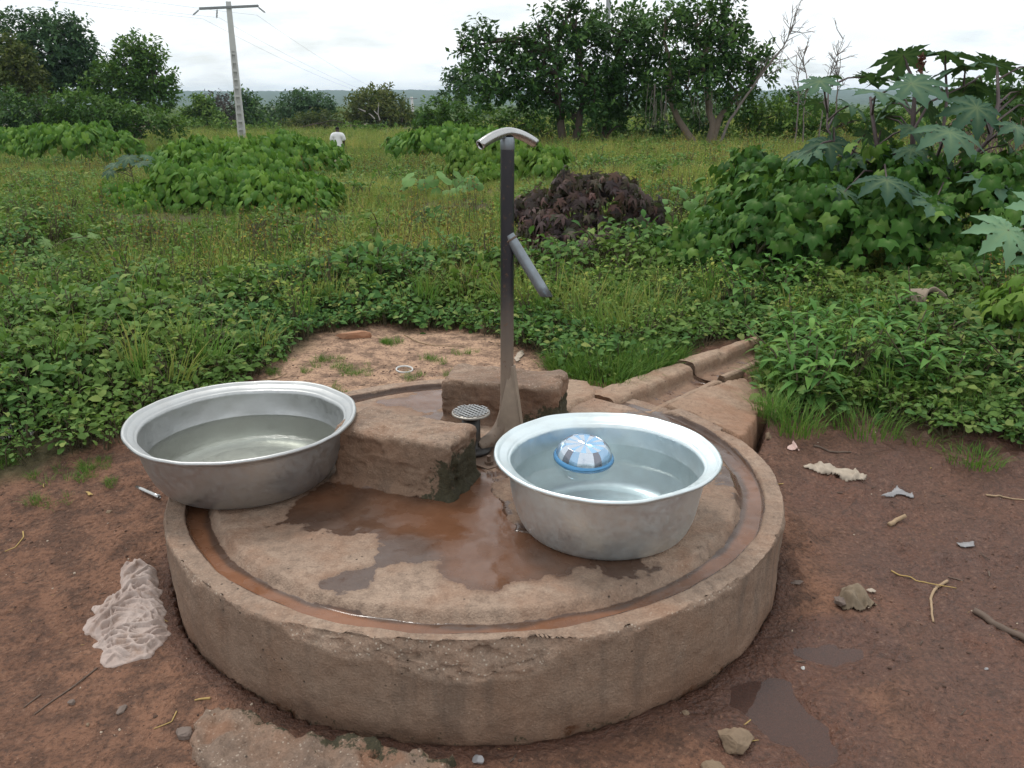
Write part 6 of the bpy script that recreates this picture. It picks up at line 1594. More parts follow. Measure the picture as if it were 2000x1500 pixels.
def tree(name, label, cat, Y, blobs, base_px, mat, seed, leaf_px=9.0, twig_px=26, dens=1.0, trunks=None, trunk_px=7, bark=None, group=None, depth=0.85, per=12, wood=True, ragged=0.25):
    """blobs in photo pixels at distance Y: (cx, cy, rx, ry[, dY])"""
    r = np.random.default_rng(seed); bark = bark or M_BARK
    p0 = aty(base_px[0], base_px[1], Y); k = mpp(p0)
    root_z = tzs(p0[0], Y); base = np.array([p0[0], Y, root_z])
    root = empty(name, tuple(base), label, cat, group)
    pos, tip, nrm, s, tint = [], [], [], [], []
    cents = []
    for b in blobs:
        cx, cy, rx, ry = b[:4]; dy = b[4] if len(b) > 4 else r.uniform(-0.5, 0.5) * rx * k * 0.8
        c = aty(cx, cy, Y + dy); R3 = np.array([rx * k, max(rx, ry) * k * depth, ry * k]); cents.append((c, R3))
        nt = max(8, int(dens * 4.3 * rx * ry / (twig_px * 0.5) ** 2))
        d = unit(r.normal(0, 1, (nt, 3))); rad = r.uniform(0.25, 1.0, nt) ** 0.45
        rad = rad * (1 + ragged * fbm(c + d * 1.7, 3, seed + 3))
        P0 = c + d * R3 * rad[:, None]
        ax = unit(d * np.array([0.8, 0.8, 0.55]) + np.array([0, 0, 0.45]) + r.normal(0, 0.35, (nt, 3)))
        L = twig_px * k * r.uniform(0.6, 1.3, nt)
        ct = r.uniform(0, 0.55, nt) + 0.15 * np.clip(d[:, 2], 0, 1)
        for q in range(per):
            t = (q + 0.6) / per
            a = q * 2.4 + r.uniform(0, 6.28, nt)
            e1 = unit(np.cross(ax, np.array([0.3, 0.2, 1.0]))); e2 = np.cross(ax, e1)
            rad_ = np.cos(a)[:, None] * e1 + np.sin(a)[:, None] * e2
            pos.append(P0 + ax * (L * (t - 0.3))[:, None] + rad_ * (0.10 * L)[:, None]); tip.append(ax * 0.55 + rad_ * 0.9 + np.array([0, 0, -0.12]))
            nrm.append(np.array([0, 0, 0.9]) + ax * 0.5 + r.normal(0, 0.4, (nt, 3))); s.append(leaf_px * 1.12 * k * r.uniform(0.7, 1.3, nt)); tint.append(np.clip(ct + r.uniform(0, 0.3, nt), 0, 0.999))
    pos, tip, nrm = np.concatenate(pos), np.concatenate(tip), np.concatenate(nrm); s, tint = np.concatenate(s), np.concatenate(tint)
    ok = pos[:, 2] > tz(pos[:, 0], pos[:, 1]) + 0.02
    V, F, A = join_leaves(S_DIAM, pos[ok], frames(tip[ok], nrm[ok]), s[ok], tint[ok], r)
    link('crown', np_mesh('crown', V - base, F, False, A, mat), None, root)
    if wood:
        parts = []
        if trunks is None:
            top = cents[0][0].copy(); mc = np.mean([c for c, _ in cents], 0)
            trunks = [[(base_px[0], base_px[1] + 12), (base_px[0] + r.uniform(-3, 3), (base_px[1] + project(mc)[1]) / 2), (project(mc)[0], project(mc)[1])]]
        tpts = []
        for tr in trunks:
            path = np.array([aty(q[0], q[1], Y) for q in tr]); path[0, 2] = min(path[0, 2], tzs(path[0, 0], Y) - 0.1)
            t = np.linspace(0, len(path) - 1, 5 * len(path)); pth = np.stack([np.interp(t, np.arange(len(path)), path[:, q]) for q in range(3)], -1)
            pth[1:-1] = (pth[:-2] + 2 * pth[1:-1] + pth[2:]) / 4
            pth[1:, :] += np.c_[fbm(pth * 1.5, 2, seed), fbm(pth * 1.5, 2, seed + 1), 0 * t][1:] * trunk_px * k * 0.5
            parts.append(tube_np(pth, np.linspace(trunk_px * k, trunk_px * k * 0.45, len(pth)), 9)); tpts.append(pth)
        link('trunk', np_mesh('trunk', merge_np(parts)[0] - base, merge_np(parts)[1], True, None, bark), None, root)
        tp = np.concatenate(tpts); tp = tp[len(tp) // 4:]
        parts = []
        for c, R3 in cents:
            j = tp[np.argmin(np.linalg.norm(tp - c, axis=1) + 0.8 * np.clip(tp[:, 2] - c[2], 0, 99))]
            m_ = (j + c) / 2 + np.array([r.normal(0, 0.1) * R3[0], 0, 0.12 * np.linalg.norm(c - j)])
            parts.append(tube_np([j, m_, c, c + np.array([0, 0, 0.5 * R3[2]])], np.array([0.5, 0.36, 0.22, 0.1]) * trunk_px * k, 6, False))
            for _ in range(4):
                d = unit(r.normal(0, 1, 3)); d[2] = abs(d[2]); e = c + d * R3 * 0.9
                parts.append(tube_np([c - np.array([0, 0, 0.3 * R3[2]]), (c + e) / 2, e], np.array([0.2, 0.13, 0.06]) * trunk_px * k, 4, False))
        V, F = merge_np(parts); link('branches', np_mesh('branches', V - base, F, True, None, bark), None, root)
    return root

GR = 'trees right of the pump handle'
tree('broadleaf_tree', 'forked dark tree right of the pump handle with ragged leaf sprays', 'tree', 30, [(935, 100, 42, 48), (965, 142, 72, 46), (1000, 112, 46, 40), (1012, 168, 78, 38), (945, 185, 60, 28), (1072, 85, 40, 52), (1062, 132, 66, 46), (1125, 48, 48, 40), (1132, 92, 66, 54), (1085, 190, 70, 36), (1140, 165, 56, 44), (1052, 52, 16, 24), (1030, 80, 30, 16), (935, 78, 18, 20), (905, 92, 12, 16), (1118, 12, 26, 20), (1118, 225, 26, 26), (1050, 205, 50, 26), (1160, 200, 40, 40)],
     (1112, 286), G_TREE_D, 901, 10, 27, 0.85, [[(1103, 290), (1096, 240), (1088, 180), (1080, 110)], [(1122, 290), (1128, 245), (1142, 200), (1135, 120)]], 9, None, GR, ragged=0.4)
tree('broadleaf_tree', 'dense dark tree in the middle of the right-hand group, dark down to the ground', 'tree', 31.5, [(1195, 62, 66, 40), (1215, 112, 78, 56), (1245, 82, 56, 46), (1200, 165, 78, 48), (1265, 150, 66, 52), (1180, 210, 42, 40), (1190, 250, 30, 34), (1250, 45, 40, 26), (1225, 200, 50, 30)],
     (1185, 286), G_TREE_D, 902, 10, 27, 0.95, [[(1180, 290), (1182, 230), (1195, 150), (1210, 90)]], 10, None, GR, ragged=0.35)
tree('broadleaf_tree', 'tall dark tree at the right of the group with a leaning bare trunk', 'tree', 30, [(1300, 48, 54, 34), (1335, 100, 66, 54), (1362, 38, 60, 42), (1412, 28, 36, 42), (1402, 92, 60, 52), (1345, 160, 78, 44), (1420, 150, 56, 40), (1462, 112, 40, 34), (1480, 148, 36, 30), (1305, 185, 56, 30), (1440, 195, 36, 34), (1428, 62, 30, 40), (1380, 130, 60, 40), (1500, 125, 18, 16)],
     (1385, 284), G_TREE_D, 903, 10, 27, 0.9, [[(1378, 284), (1345, 262), (1318, 225), (1305, 190), (1310, 120)], [(1388, 284), (1390, 235), (1380, 180), (1370, 110)], [(1392, 284), (1398, 240), (1430, 200), (1470, 160)]], 8, M_BARK_P, GR, ragged=0.35)
tree('leafy_bush', 'fresh green creeper-covered bush at the right foot of the tall dark tree', 'bush', 30.5, [(1470, 215, 26, 34), (1465, 255, 34, 24), (1500, 235, 30, 28), (1530, 225, 24, 28)], (1475, 284), G_TREE_Y, 904, 9, 22, 1.1, None, 3, None, 'bushes under the right-hand trees')
tree('leafy_bush', 'green bush between the forked trunk and the dark middle tree', 'bush', 34, [(1150, 250, 40, 26), (1060, 250, 46, 26), (1010, 245, 50, 28), (960, 240, 46, 30)], (1060, 284), G_TREE_Y, 905, 8, 20, 1.0, None, 3, None, 'bushes under the right-hand trees')
tree('leafy_bush', 'shaded bush behind the leaning bare trunk', 'bush', 36, [(1240, 240, 60, 36), (1310, 235, 56, 38), (1400, 240, 50, 34), (1360, 220, 56, 34), (1180, 245, 40, 30)], (1320, 280), G_TREE_D, 906, 8, 20, 0.9, None, 3, None, 'bushes under the right-hand trees')
tree('leafy_bush', 'rounded dark green bush left of the right-hand trees', 'bush', 42, [(868, 228, 44, 34), (845, 245, 34, 22), (895, 235, 34, 30), (920, 250, 30, 20)], (868, 272), G_TREE_Y, 907, 7, 18, 1.2, None, 3, None, 'bushes beyond the field')
tree('flat_topped_tree', 'grey-green tree showing behind the left side of the forked tree', 'tree', 48, [(905, 150, 36, 22), (888, 178, 30, 18), (925, 175, 40, 24), (880, 150, 12, 10)], (905, 265), G_TREE_B, 908, 7, 18, 1.1, None, 4, None, 'trees beyond the field')
# left-hand wood
GL = 'trees of the wood at left'
tree('broadleaf_tree', 'tallest bluish tree at the top left corner', 'tree', 58, [(62, 58, 58, 26), (125, 62, 46, 30), (25, 82, 50, 34), (150, 108, 44, 30), (95, 112, 76, 36), (175, 150, 44, 36), (60, 150, 80, 36), (120, 165, 80, 32), (165, 92, 22, 14)], (105, 268), G_TREE_B, 911, 8, 22, 1.7, None, 8, None, GL, ragged=0.4)
tree('broadleaf_tree', 'olive brown-green tree at the left edge', 'tree', 54, [(20, 112, 44, 36), (38, 150, 48, 44), (5, 165, 50, 44), (55, 185, 36, 30)], (25, 268), G_TREE_O, 912, 7.5, 20, 1.8, None, 6, None, GL)
tree('broadleaf_tree', 'tree with a yellowish ragged top right of the tall bluish tree', 'tree', 55, [(262, 98, 30, 20), (292, 110, 26, 26), (250, 135, 40, 34), (298, 150, 38, 34), (240, 180, 56, 40), (312, 188, 30, 30), (215, 170, 42, 36), (330, 180, 16, 14), (258, 82, 12, 14), (225, 125, 14, 14)], (270, 268), G_TREE_Y, 913, 8, 22, 1.6, None, 6, None, GL, ragged=0.4)
tree('leafy_bush', 'broad dark bush below the olive tree at the left edge', 'bush', 46, [(30, 215, 60, 34), (85, 225, 56, 34), (5, 240, 50, 26), (60, 250, 60, 18)], (45, 276), G_TREE_D, 914, 8, 20, 1.1, None, 4, None, GL)
tree('leafy_bush', 'rounded green bush in the middle of the left-hand wood', 'bush', 45, [(150, 210, 46, 34), (190, 225, 44, 30), (130, 235, 44, 26), (170, 250, 56, 16)], (160, 276), G_TREE_Y, 915, 8, 20, 1.15, None, 4, None, GL)
tree('leafy_bush', 'sloping green bush at the right end of the left-hand wood', 'bush', 46, [(245, 232, 44, 28), (290, 240, 40, 24), (215, 248, 44, 20), (330, 248, 34, 18)], (260, 276), G_TREE_Y, 916, 8, 20, 1.1, None, 4, None, GL)
# row beyond the field
GF = 'trees beyond the field'
tree('broadleaf_tree', 'bright green small tree left of the utility pole', 'tree', 80, [(392, 205, 24, 18), (400, 228, 30, 26), (378, 235, 26, 20), (412, 250, 30, 16)], (395, 268), G_TREE_Y, 921, 6.5, 16, 1.68, None, 4, None, GF)
tree('bare_twig_tree', 'purplish-grey twiggy tree just left of the utility pole', 'tree', 92, [(436, 205, 24, 20), (440, 225, 24, 20), (425, 190, 14, 10), (448, 240, 20, 16)], (438, 266), G_TREE_G, 922, 5, 16, 0.8, None, 4, M_DEAD, GF)
tree('broadleaf_tree', 'dark tree directly behind the utility pole', 'tree', 95, [(480, 200, 22, 20), (490, 222, 30, 24), (470, 238, 30, 20), (505, 245, 30, 16)], (485, 266), G_TREE_D, 923, 6, 16, 1.68, None, 4, None, GF)
tree('bare_twig_tree', 'low greyish twiggy bush right of the utility pole', 'bush', 98, [(538, 218, 24, 18), (550, 238, 30, 20), (525, 240, 24, 16)], (540, 266), G_TREE_B, 924, 5, 15, 0.9, None, 4, M_DEAD, GF)
tree('flat_topped_tree', 'wide spreading dark tree between the utility pole and the person', 'tree', 92, [(590, 195, 34, 16), (612, 208, 40, 20), (575, 210, 30, 18), (640, 215, 20, 14), (600, 228, 40, 20)], (605, 266), G_TREE_B, 925, 6, 16, 1.61, None, 5, None, GF)
tree('leafy_bush', 'yellowish-green bush behind the walking person', 'bush', 84, [(600, 245, 36, 18), (635, 240, 30, 20), (570, 252, 30, 14), (655, 252, 24, 14)], (615, 270), G_TREE_O, 926, 6, 15, 1.68, None, 3, None, GF)
dome = tree('flat_topped_tree', 'domed dark tree with pale bare limbs right of the walking person', 'tree', 82, [(735, 190, 40, 20), (720, 208, 46, 24), (762, 208, 36, 24), (740, 230, 56, 24), (692, 222, 24, 22), (785, 232, 22, 20)], (738, 268), G_TREE_O, 927, 6, 16, 1.54, None, 5, M_BARK_P, GF)
tree('leafy_bush', 'dark low trees beside the distant thin pole', 'bush', 96, [(800, 240, 30, 18), (825, 240, 26, 18), (780, 248, 30, 12), (850, 240, 24, 16)], (808, 268), G_TREE_D, 928, 6, 15, 1.68, None, 3, None, GF)
tree('leafy_bush', 'line of small green bushes under the utility pole', 'bush', 70, [(360, 252, 36, 16), (440, 255, 40, 14), (520, 258, 44, 12), (690, 258, 40, 12), (750, 262, 44, 9)], (520, 272), G_TREE_Y, 929, 6.5, 16, 1.68, None, 2, None, GF)
tree('broadleaf_tree', 'hazy dark tree between the bare saplings and the right-hand group', 'tree', 62, [(1540, 195, 30, 20), (1570, 205, 34, 22), (1520, 215, 24, 18), (1600, 215, 30, 18)], (1555, 268), G_TREE_D, 931, 6.5, 17, 1.1, None, 4, None, GF)
tree('leafy_bush', 'light green thicket behind the left of the castor plant', 'bush', 30, [(1580, 235, 44, 24), (1640, 240, 44, 26), (1550, 250, 34, 18), (1700, 240, 44, 24), (1760, 240, 44, 24)], (1620, 280), G_TREE_Y, 932, 8, 20, 1.0, None, 3, None, 'bushes behind the castor plant')
tree('leafy_bush', 'dark thicket behind the castor plant at the right edge', 'bush', 14, [(1950, 190, 56, 30), (2010, 200, 50, 40), (1900, 215, 50, 28), (1960, 235, 60, 30), (1860, 245, 50, 24), (2040, 250, 50, 40)], (1960, 300), G_TREE_D, 933, 14, 34, 1.0, None, 4, None, 'bushes behind the castor plant')

# pale limbs showing in the domed tree
def limbs(parent, Y, paths, r_px, mat, name='bare_limb'):
    b0 = np.array(parent.location)
    for pth in paths:
        P = np.array([aty(q[0], q[1], Y) for q in pth]); k = mpp(P[0])
        t = np.linspace(0, len(P) - 1, 4 * len(P)); PP = np.stack([np.interp(t, np.arange(len(P)), P[:, q]) for q in range(3)], -1)
        PP[1:-1] = (PP[:-2] + 2 * PP[1:-1] + PP[2:]) / 4
        V, F = tube_np(PP, np.linspace(r_px, r_px * 0.4, len(PP)) * k, 5, False)
        link(name, np_mesh(name, V - b0, F, True, None, mat), None, parent)
M_PALE_LIMB = plain_mat('pale_limb', (0.34, 0.32, 0.29), 0.9, 0, 0.2, 5, 0.2)
limbs(dome, 78.5, [[(742, 235), (738, 222), (740, 200)], [(738, 224), (730, 216)], [(732, 232), (724, 224), (720, 222)], [(714, 218), (700, 212)]], 1.3, M_PALE_LIMB)

# dead trees
def dead_tree(name, label, Y, main, r_px, seed, nb=12, blen=50, group=None):
    r = np.random.default_rng(seed)
    p0 = aty(main[0][0], main[0][1], Y); base = np.array([p0[0], Y, tzs(p0[0], Y)])
    root = empty(name, tuple(base), label, 'dead tree', group)
    P = np.array([aty(q[0], q[1], Y) for q in main]); P[0, 2] = base[2] - 0.1; k = mpp(P[0])
    t = np.linspace(0, len(P) - 1, 6 * len(P)); PP = np.stack([np.interp(t, np.arange(len(P)), P[:, q]) for q in range(3)], -1)
    PP[1:] += r.normal(0, 0.5, (len(PP) - 1, 3)) * k
    V, F = tube_np(PP, np.linspace(r_px, 0.5, len(PP)) * k, 6, False)
    link('trunk', np_mesh('trunk', V - base, F, True, None, M_DEAD), None, root)
    parts = []
    for _ in range(nb):
        i0 = int(r.uniform(0.35, 0.95) * len(PP)); i0 = min(i0, len(PP) - 2); p = PP[i0]; ax = unit(PP[i0 + 1] - PP[i0 - 1])
        d = unit(ax * 0.5 + r.normal(0, 0.6, 3) + np.array([0, 0, 0.25])); L = blen * k * r.uniform(0.4, 1.1)
        e = p + d * L; m_ = (p + e) / 2 + r.normal(0, 0.06, 3) * L
        parts.append(tube_np([p, m_, e], np.array([0.9, 0.65, 0.35]) * k, 4, False))
        for _ in range(3):
            u = r.uniform(0.3, 0.95); q = p + (e - p) * u; d2 = unit(d + r.normal(0, 0.6, 3)); parts.append(tube_np([q, q + d2 * L * 0.2, q + d2 * L * 0.42 + np.array([0, 0, -0.04 * L])], np.array([0.5, 0.4, 0.28]) * k, 3, False))
    V, F = merge_np(parts); link('twigs', np_mesh('twigs', V - base, F, True, None, M_DEAD), None, root)
    return root
dead_tree('dead_tree', 'leaning bare dead tree rising out of the right side of the dark trees', 29, [(1395, 284), (1425, 235), (1470, 170), (1500, 128), (1530, 92), (1552, 45), (1557, 10)], 3.2, 951, 22, 60, 'bare dead trees')
dead_tree('dead_sapling', 'bare dead sapling nearest the dark trees', 27, [(1555, 262), (1560, 200), (1558, 150), (1574, 95)], 1.6, 952, 12, 46, 'bare dead trees')
dead_tree('dead_sapling', 'thin bare sapling second from the dark trees', 27.5, [(1572, 262), (1570, 210), (1578, 160), (1568, 120)], 1.5, 953, 12, 44, 'bare dead trees')
dead_tree('dead_sapling', 'bare leaning sapling just left of the castor plant', 26, [(1600, 250), (1612, 180), (1625, 130), (1650, 68)], 1.5, 954, 10, 40, 'bare dead trees')
dead_tree('dead_sapling', 'upright bare sapling closest to the castor plant', 26, [(1634, 250), (1636, 180), (1635, 130), (1638, 78)], 1.8, 955, 12, 40, 'bare dead trees')

# hanging dry vines under the right-hand trees
r7 = np.random.default_rng(77)
dv_root = empty('dry_creepers', tuple(np.array([aty(1290, 240, 29)[0], 29, tzs(aty(1290, 240, 29)[0], 29)])), 'tangle of dry hanging creepers beside the leaning bare trunk', 'creeper')
limbs(dv_root, 28.8, [[(x, r7.uniform(160, 200)), (x + r7.normal(0, 4), 225), (x + r7.normal(0, 8), r7.uniform(245, 262))] for x in r7.uniform(1262, 1312, 14)] + [[(x, r7.uniform(170, 200)), (x + r7.normal(0, 3), 220), (x + r7.normal(0, 6), r7.uniform(235, 255))] for x in r7.uniform(1345, 1400, 10)], 0.5, M_DEAD, 'creeper_strand')
# heap of withered stalks behind the castor plant
wh_c = aty(1930, 262, 9.5)
wh = empty('withered_stalks', (wh_c[0], wh_c[1], tzs(wh_c[0], wh_c[1])), 'heap of withered brown stalks behind the castor plant', 'stalks')
parts = []
for _ in range(160):
    px = r7.uniform(1820, 2040); y0 = r7.uniform(225, 300); a_ = aty(px, y0, 9.5 + r7.uniform(-0.3, 0.3)); d = unit(np.array([r7.normal(0, 0.6), r7.normal(0, 0.3), -1.0])); L = r7.uniform(0.12, 0.4)
    parts.append(tube_np([a_, a_ + d * L * 0.5 + r7.normal(0, 0.02, 3), a_ + d * L], [0.006, 0.005, 0.003], 4, False))
V, F = merge_np(parts); link('dry_strands', np_mesh('dry_strands', V - np.array(wh.location), F, True, None, plain_mat('withered_stalk', (0.16, 0.115, 0.09), 0.95, 0, 0.4, 12, 0.4)), None, wh)

# ---------------------------------------------------------------- utility poles and wires
M_POLE = plain_mat('pole_concrete', (0.50, 0.50, 0.49), 0.9, 0, 0.12, 3, 0.2)
M_ARM = plain_mat('crossarm_steel', (0.24, 0.25, 0.26), 0.7, 0.3, 0.2, 6, 0.1)
PYd = 58.0
pb_ = aty(474, 280, PYd); pt_ = aty(444.5, 3, PYd)
pz0 = tzs(pb_[0], PYd); PH = pt_[2] - pz0
pole = empty('utility_pole', (pb_[0], PYd, pz0), 'tall pale concrete utility pole with ladder-like recesses and a crossarm', 'pole')
pole.rotation_euler = (0, math.radians(-0.2), math.radians(12))
w0, w1, d0_, d1_ = 0.50, 0.30, 0.36, 0.22                       # taper from foot to top
def wz(z): t = z / PH; return w0 + (w1 - w0) * t, d0_ + (d1_ - d0_) * t
def prism(z0, z1, x0f, x1f, y0f, y1f):
    V = []
    for z in (z0, z1):
        w, d = wz(z)
        V += [(x0f * w / 2, y0f * d / 2, z), (x1f * w / 2, y0f * d / 2, z), (x1f * w / 2, y1f * d / 2, z), (x0f * w / 2, y1f * d / 2, z)]
    return np.array(V), [np.array([[0, 3, 2, 1], [4, 5, 6, 7], [0, 1, 5, 4], [1, 2, 6, 5], [2, 3, 7, 6], [3, 0, 4, 7]])]
# flanges and web
V, F = merge_np([prism(-0.5, PH, -1, -0.55, -1, 1), prism(-0.5, PH, 0.50, 1, -1, 1)]); link('flanges', np_mesh('flanges', V, F, False, None, M_POLE), None, pole)
zw = PH * 0.66
V, F = prism(-0.5, zw, -0.55, 0.50, -0.15, 0.15); link('web', np_mesh('web', V, F, False, None, M_POLE), None, pole)
V, F = prism(zw, PH - 0.003, -0.55, 0.50, -0.97, 0.97); link('solid_top', np_mesh('solid_top', V, F, False, None, M_POLE), None, pole)
for z in np.arange(0.35, zw, 0.515):
    V, F = prism(z, z + 0.13, -0.55, 0.50, -0.93, 0.93); link('rung', np_mesh('rung', V, F, False, None, M_POLE), None, pole)
V, F = merge_np([box_np(0, -d1_ / 2 - 0.05, PH - 0.33, 3.6, 0.09, 0.12), box_np(0, d1_ / 2 + 0.05, PH - 0.33, 3.6, 0.09, 0.12), box_np(-0.45, 0, PH - 0.33, 0.06, d1_ + 0.2, 0.12), box_np(0.45, 0, PH - 0.33, 0.06, d1_ + 0.2, 0.12)])
arm = link('crossarm', np_mesh('crossarm', V, F, False, None, M_ARM), None, pole); arm.rotation_euler = (0, math.radians(-3.5), 0); arm.location = (-0.0 - math.sin(math.radians(-3.5)) * PH, 0, PH * (1 - math.cos(math.radians(3.5))))
ins_prof = [(0.0, 0.0), (0.02, 0.0), (0.02, -0.1)]
for q in range(5): ins_prof += [(0.06, -0.12 - q * 0.09), (0.06, -0.14 - q * 0.09), (0.02, -0.17 - q * 0.09)]
ins_prof += [(0.0, -0.62)]
IN = []
for (x, tilt) in ((-1.75, 0.9), (-0.7, 0.15), (1.75, -0.9)):
    V, F = lathe_np(ins_prof, 10); o = link('insulator', np_mesh('insulator', V, F, True, None, M_ARM), None, pole, (x, -d1_ / 2 - 0.05, PH - 0.38 + 0.06 * x)); o.rotation_euler = (0, tilt, 0)
    IN.append(np.array([pb_[0] + x * 0.98, PYd - 0.1, pz0 + PH - 0.9 + 0.06 * x]))
# far pole
fpx = aty(808, 246, 205); fpt = aty(804, 189, 205)
fz = tzs(fpx[0], 205)
fpole = empty('utility_pole', (fpx[0], 205, fz), 'distant thin pale utility pole rising from the far trees', 'pole')
V, F = tube_np([(0, 0, -0.5), (fpt[0] - fpx[0], 0, fpt[2] - fz)], [0.42, 0.28], 8); link('shaft', np_mesh('shaft', V, F, True, None, M_POLE), None, fpole)
V, F = box_np(fpt[0] - fpx[0], -0.35, fpt[2] - fz - 0.4, 2.6, 0.15, 0.18); link('crossarm', np_mesh('crossarm', V, F, False, None, M_ARM), None, fpole)
# pole behind the right-hand trees
q0 = aty(1189, 24, 44); q1 = aty(1190.5, -60, 44); qz = tzs(q0[0], 44)
rp = empty('utility_pole', (q0[0], 44, qz), 'grey utility pole poking up behind the right-hand trees', 'pole')
V, F = tube_np([(0, 0, -0.4), (q1[0] - q0[0], 0, q1[2] - qz)], [0.16, 0.10], 10); link('shaft', np_mesh('shaft', V, F, True, None, plain_mat('grey_pole', (0.30, 0.31, 0.32), 0.8, 0.2, 0.15, 4, 0.1)), None, rp)
V, F = tube_np([(-0.12, -0.1, 0.5), (-0.13, -0.1, q1[2] - qz)], 0.02, 5); link('cable', np_mesh('cable', V, F, True, None, M_ARM), None, rp)
M_WIRE = plain_mat('wire', (0.35, 0.37, 0.38), 0.6, 0.5, 0.1, 3, 0.0)
far_top = np.array([fpt[0], 204.6, fpt[2] - 0.3])
names = ('left overhead wire running back to the distant pole', 'middle overhead wire running back to the distant pole', 'right overhead wire running back to the distant pole')
for k, p in enumerate(IN):
    e = far_top + np.array([(-1.1, 0, 1.1)[k], 0, 0]); t = np.linspace(0, 1, 40)[:, None]
    W = p + (e - p) * t; W[:, 2] -= (4 * t * (1 - t) * 1.6)[:, 0]
    V, F = tube_np(W, 0.009, 4, False); tag(link('power_line', np_mesh('power_line', V - W[0], F, True, None, M_WIRE), None, None, W[0]), names[k], 'wire', 'overhead wires')
    e2 = p + np.array([-22.0, -34.0, 3.0]); t = np.linspace(0, 1, 24)[:, None]; W = p + (e2 - p) * t; W[:, 2] -= (4 * t * (1 - t) * 0.7)[:, 0]
    V, F = tube_np(W, 0.006, 4, False); tag(link('power_line', np_mesh('power_line', V - W[0], F, True, None, M_WIRE), None, None, W[0]), names[k].replace('back to the distant pole', 'up out of the top left of the picture'), 'wire', 'overhead wires')

# ---------------------------------------------------------------- person walking away
def skin_body(name, verts, edges, radii, root_i, mat, parent, sub=2):
    me = bpy.data.meshes.new(name); me.from_pydata([tuple(v) for v in verts], edges, []); me.update()
    o = link(name, me, mat, parent)
    sm = o.modifiers.new('skin', 'SKIN')
    for k, rr_ in enumerate(radii):
        sv = me.skin_vertices[0].data[k]; sv.radius = rr_ if isinstance(rr_, tuple) else (rr_, rr_); sv.use_root = (k == root_i)
    ss = o.modifiers.new('smooth', 'SUBSURF'); ss.levels = sub; ss.render_levels = sub
    return o
pY = 34.5
pp0 = aty(662, 310, pY); pgz = tzs(pp0[0], pY)
head_z = aty(662, 249, pY)[2]
person = empty('person', (pp0[0], pY, pgz), 'person in a white shirt and beige trousers walking away through the field', 'person')
person.rotation_euler = (0, 0, 0.1)
sH = (head_z - pgz) / 1.68
print('person ground', pgz, 'height', head_z - pgz)
person.scale = (sH, sH, sH)
M_SKIN = plain_mat('dark_skin', (0.055, 0.034, 0.025), 0.55, 0, 0.1, 6, 0.1)
bv = [(0, 0, 0.93), (0, 0.02, 1.10), (0, 0.03, 1.30), (0, 0.05, 1.42), (0, 0.08, 1.50), (0, 0.11, 1.57), (0, 0.13, 1.64), (0, 0.14, 1.68),
      (-0.17, 0.04, 1.41), (-0.235, 0.04, 1.15), (-0.20, 0.12, 0.93), (-0.18, 0.15, 0.84), (0.17, 0.04, 1.41), (0.235, 0.04, 1.15), (0.20, 0.12, 0.93), (0.18, 0.15, 0.84),
      (-0.09, 0, 0.88), (-0.10, 0.03, 0.50), (-0.10, -0.03, 0.10), (-0.10, 0.10, 0.04), (0.09, 0, 0.88), (0.10, 0.08, 0.50), (0.10, 0.12, 0.10), (0.10, 0.25, 0.04)]
be = [(0, 1), (1, 2), (2, 3), (3, 4), (4, 5), (5, 6), (6, 7), (3, 8), (8, 9), (9, 10), (10, 11), (3, 12), (12, 13), (13, 14), (14, 15), (0, 16), (16, 17), (17, 18), (18, 19), (0, 20), (20, 21), (21, 22), (22, 23)]
br = [(0.14, 0.10), (0.13, 0.09), (0.15, 0.10), (0.10, 0.08), 0.055, 0.085, 0.09, 0.05, 0.065, 0.045, 0.036, 0.03, 0.065, 0.045, 0.036, 0.03, 0.09, 0.06, 0.045, 0.035, 0.09, 0.06, 0.045, 0.035]
body = skin_body('body', bv, be, br, 0, M_SKIN, person)
hv = [(0, 0.085, 1.60), (0, 0.10, 1.66), (0, 0.115, 1.70)]
skin_body('hair', hv, [(0, 1), (1, 2)], [0.088, 0.090, 0.05], 0, plain_mat('black_hair', (0.012, 0.011, 0.011), 0.9, 0, 0.1, 20, 0.2), person)
sv_ = [(0, 0.0, 0.80), (0, 0.01, 0.95), (0, 0.02, 1.12), (0, 0.03, 1.30), (0, 0.045, 1.43), (0, 0.065, 1.485), (-0.19, 0.04, 1.40), (-0.255, 0.04, 1.16), (0.19, 0.04, 1.40), (0.255, 0.04, 1.16)]
skin_body('shirt', sv_, [(0, 1), (1, 2), (2, 3), (3, 4), (4, 5), (4, 6), (6, 7), (4, 8), (8, 9)], [(0.21, 0.15), (0.195, 0.14), (0.185, 0.135), (0.20, 0.14), (0.15, 0.11), 0.075, 0.10, 0.09, 0.10, 0.09], 0, plain_mat('white_shirt', (0.78, 0.78, 0.79), 0.85, 0, 0.06, 6, 0.2), person)
tv_ = [(0, 0, 0.92), (-0.09, 0, 0.86), (-0.10, 0.03, 0.50), (-0.10, -0.02, 0.12), (0.09, 0, 0.86), (0.10, 0.08, 0.50), (0.10, 0.12, 0.12)]
skin_body('trousers', tv_, [(0, 1), (1, 2), (2, 3), (0, 4), (4, 5), (5, 6)], [(0.17, 0.13), 0.115, 0.09, 0.08, 0.115, 0.09, 0.08], 0, plain_mat('beige_trousers', (0.40, 0.33, 0.26), 0.9, 0, 0.1, 6, 0.2), person)

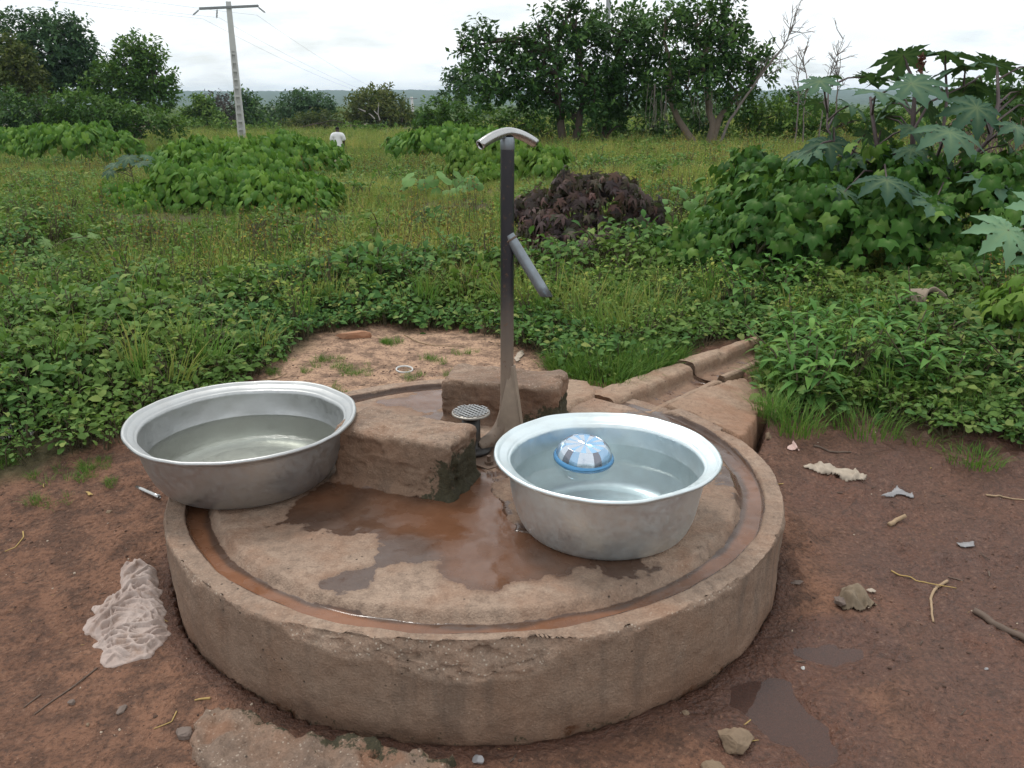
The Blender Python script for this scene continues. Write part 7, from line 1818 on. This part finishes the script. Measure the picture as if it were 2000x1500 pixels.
# ---------------------------------------------------------------- far land
def canopy_mat(name, c0, c1):
    m = Mat(name); p = m.pos(); n1 = m.noise(0.12, 5, 0.6, p)
    return m.done(m.bsdf(m.mix(m.ramp(n1, [(0.35, 0.0), (0.65, 1.0)]), c0, c1), 0.9, 0, 0.1))
def far_sheet(name, x0, x1, nx, ys, zfn, mat, kind, label=None, cat=None):
    xs = np.linspace(x0, x1, nx); X, Y = np.meshgrid(xs, ys, indexing='ij'); P = np.stack([X.ravel(), Y.ravel()], -1)
    o = link(name, np_mesh(name, np.c_[P, zfn(P)], grid_faces(nx, len(ys)), False, None, mat)); return tag(o, label, cat, None, kind)
def crowns(P, cell, amp, seed):
    return amp * (0.5 * np.abs(fbm(P / cell, 2, seed)) + 0.5 * np.abs(fbm(P / cell * 2.1, 2, seed + 7)))
far_sheet('valley_woodland', -420, 420, 560, np.concatenate([np.linspace(260, 420, 70), np.linspace(424, 1100, 90)]), lambda P: tz_base(P[:, 0], P[:, 1]) + 3.6 * sstep(258, 280, P[:, 1]) * sstep(1102, 1060, P[:, 1]) * (0.6 + 0.4 * np.clip(fbm(P * 0.012, 2, 5) + 0.6, 0, 1)) + crowns(P, 9, 2.6, 811), canopy_mat('valley_canopy', (0.030, 0.060, 0.018), (0.095, 0.135, 0.035)), 'stuff', 'far mass of pale green woodland in the valley', 'woodland')
def ridge_z(P):
    top = 30 + 4 * fbm(np.c_[P[:, 0] * 0.0011, P[:, 0] * 0], 3, 821) + 2.2 * fbm(np.c_[P[:, 0] * 0.01, P[:, 1] * 0.01], 2, 822)
    t = sstep(1300, 3000, P[:, 1])
    return tz_base(P[:, 0], P[:, 1]) - 0.5 + (top + 10.5) * t * sstep(3990, 3400, P[:, 1]) + crowns(P, 26, 4.5, 823) * sstep(1200, 1500, P[:, 1])
far_sheet('ridge', -3200, 3200, 700, np.linspace(1200, 4000, 60), ridge_z, canopy_mat('ridge_canopy', (0.022, 0.045, 0.018), (0.055, 0.085, 0.03)), 'structure')

# ---------------------------------------------------------------- the air
V, F = box_np(0, 1960, 20, 7000, 4160, 66)
hz = link('haze', np_mesh('haze', V, F, False)); tag(hz, kind='stuff')
mh = bpy.data.materials.new('haze_air'); mh.use_nodes = True
for n in list(mh.node_tree.nodes): mh.node_tree.nodes.remove(n)
ho = mh.node_tree.nodes.new('ShaderNodeOutputMaterial'); hv_ = mh.node_tree.nodes.new('ShaderNodeVolumePrincipled')
hv_.inputs['Color'].default_value = (0.66, 0.84, 1.0, 1); hv_.inputs['Density'].default_value = 0.00020
mh.node_tree.links.new(hv_.outputs[0], ho.inputs['Volume'])
hz.data.materials.append(mh)
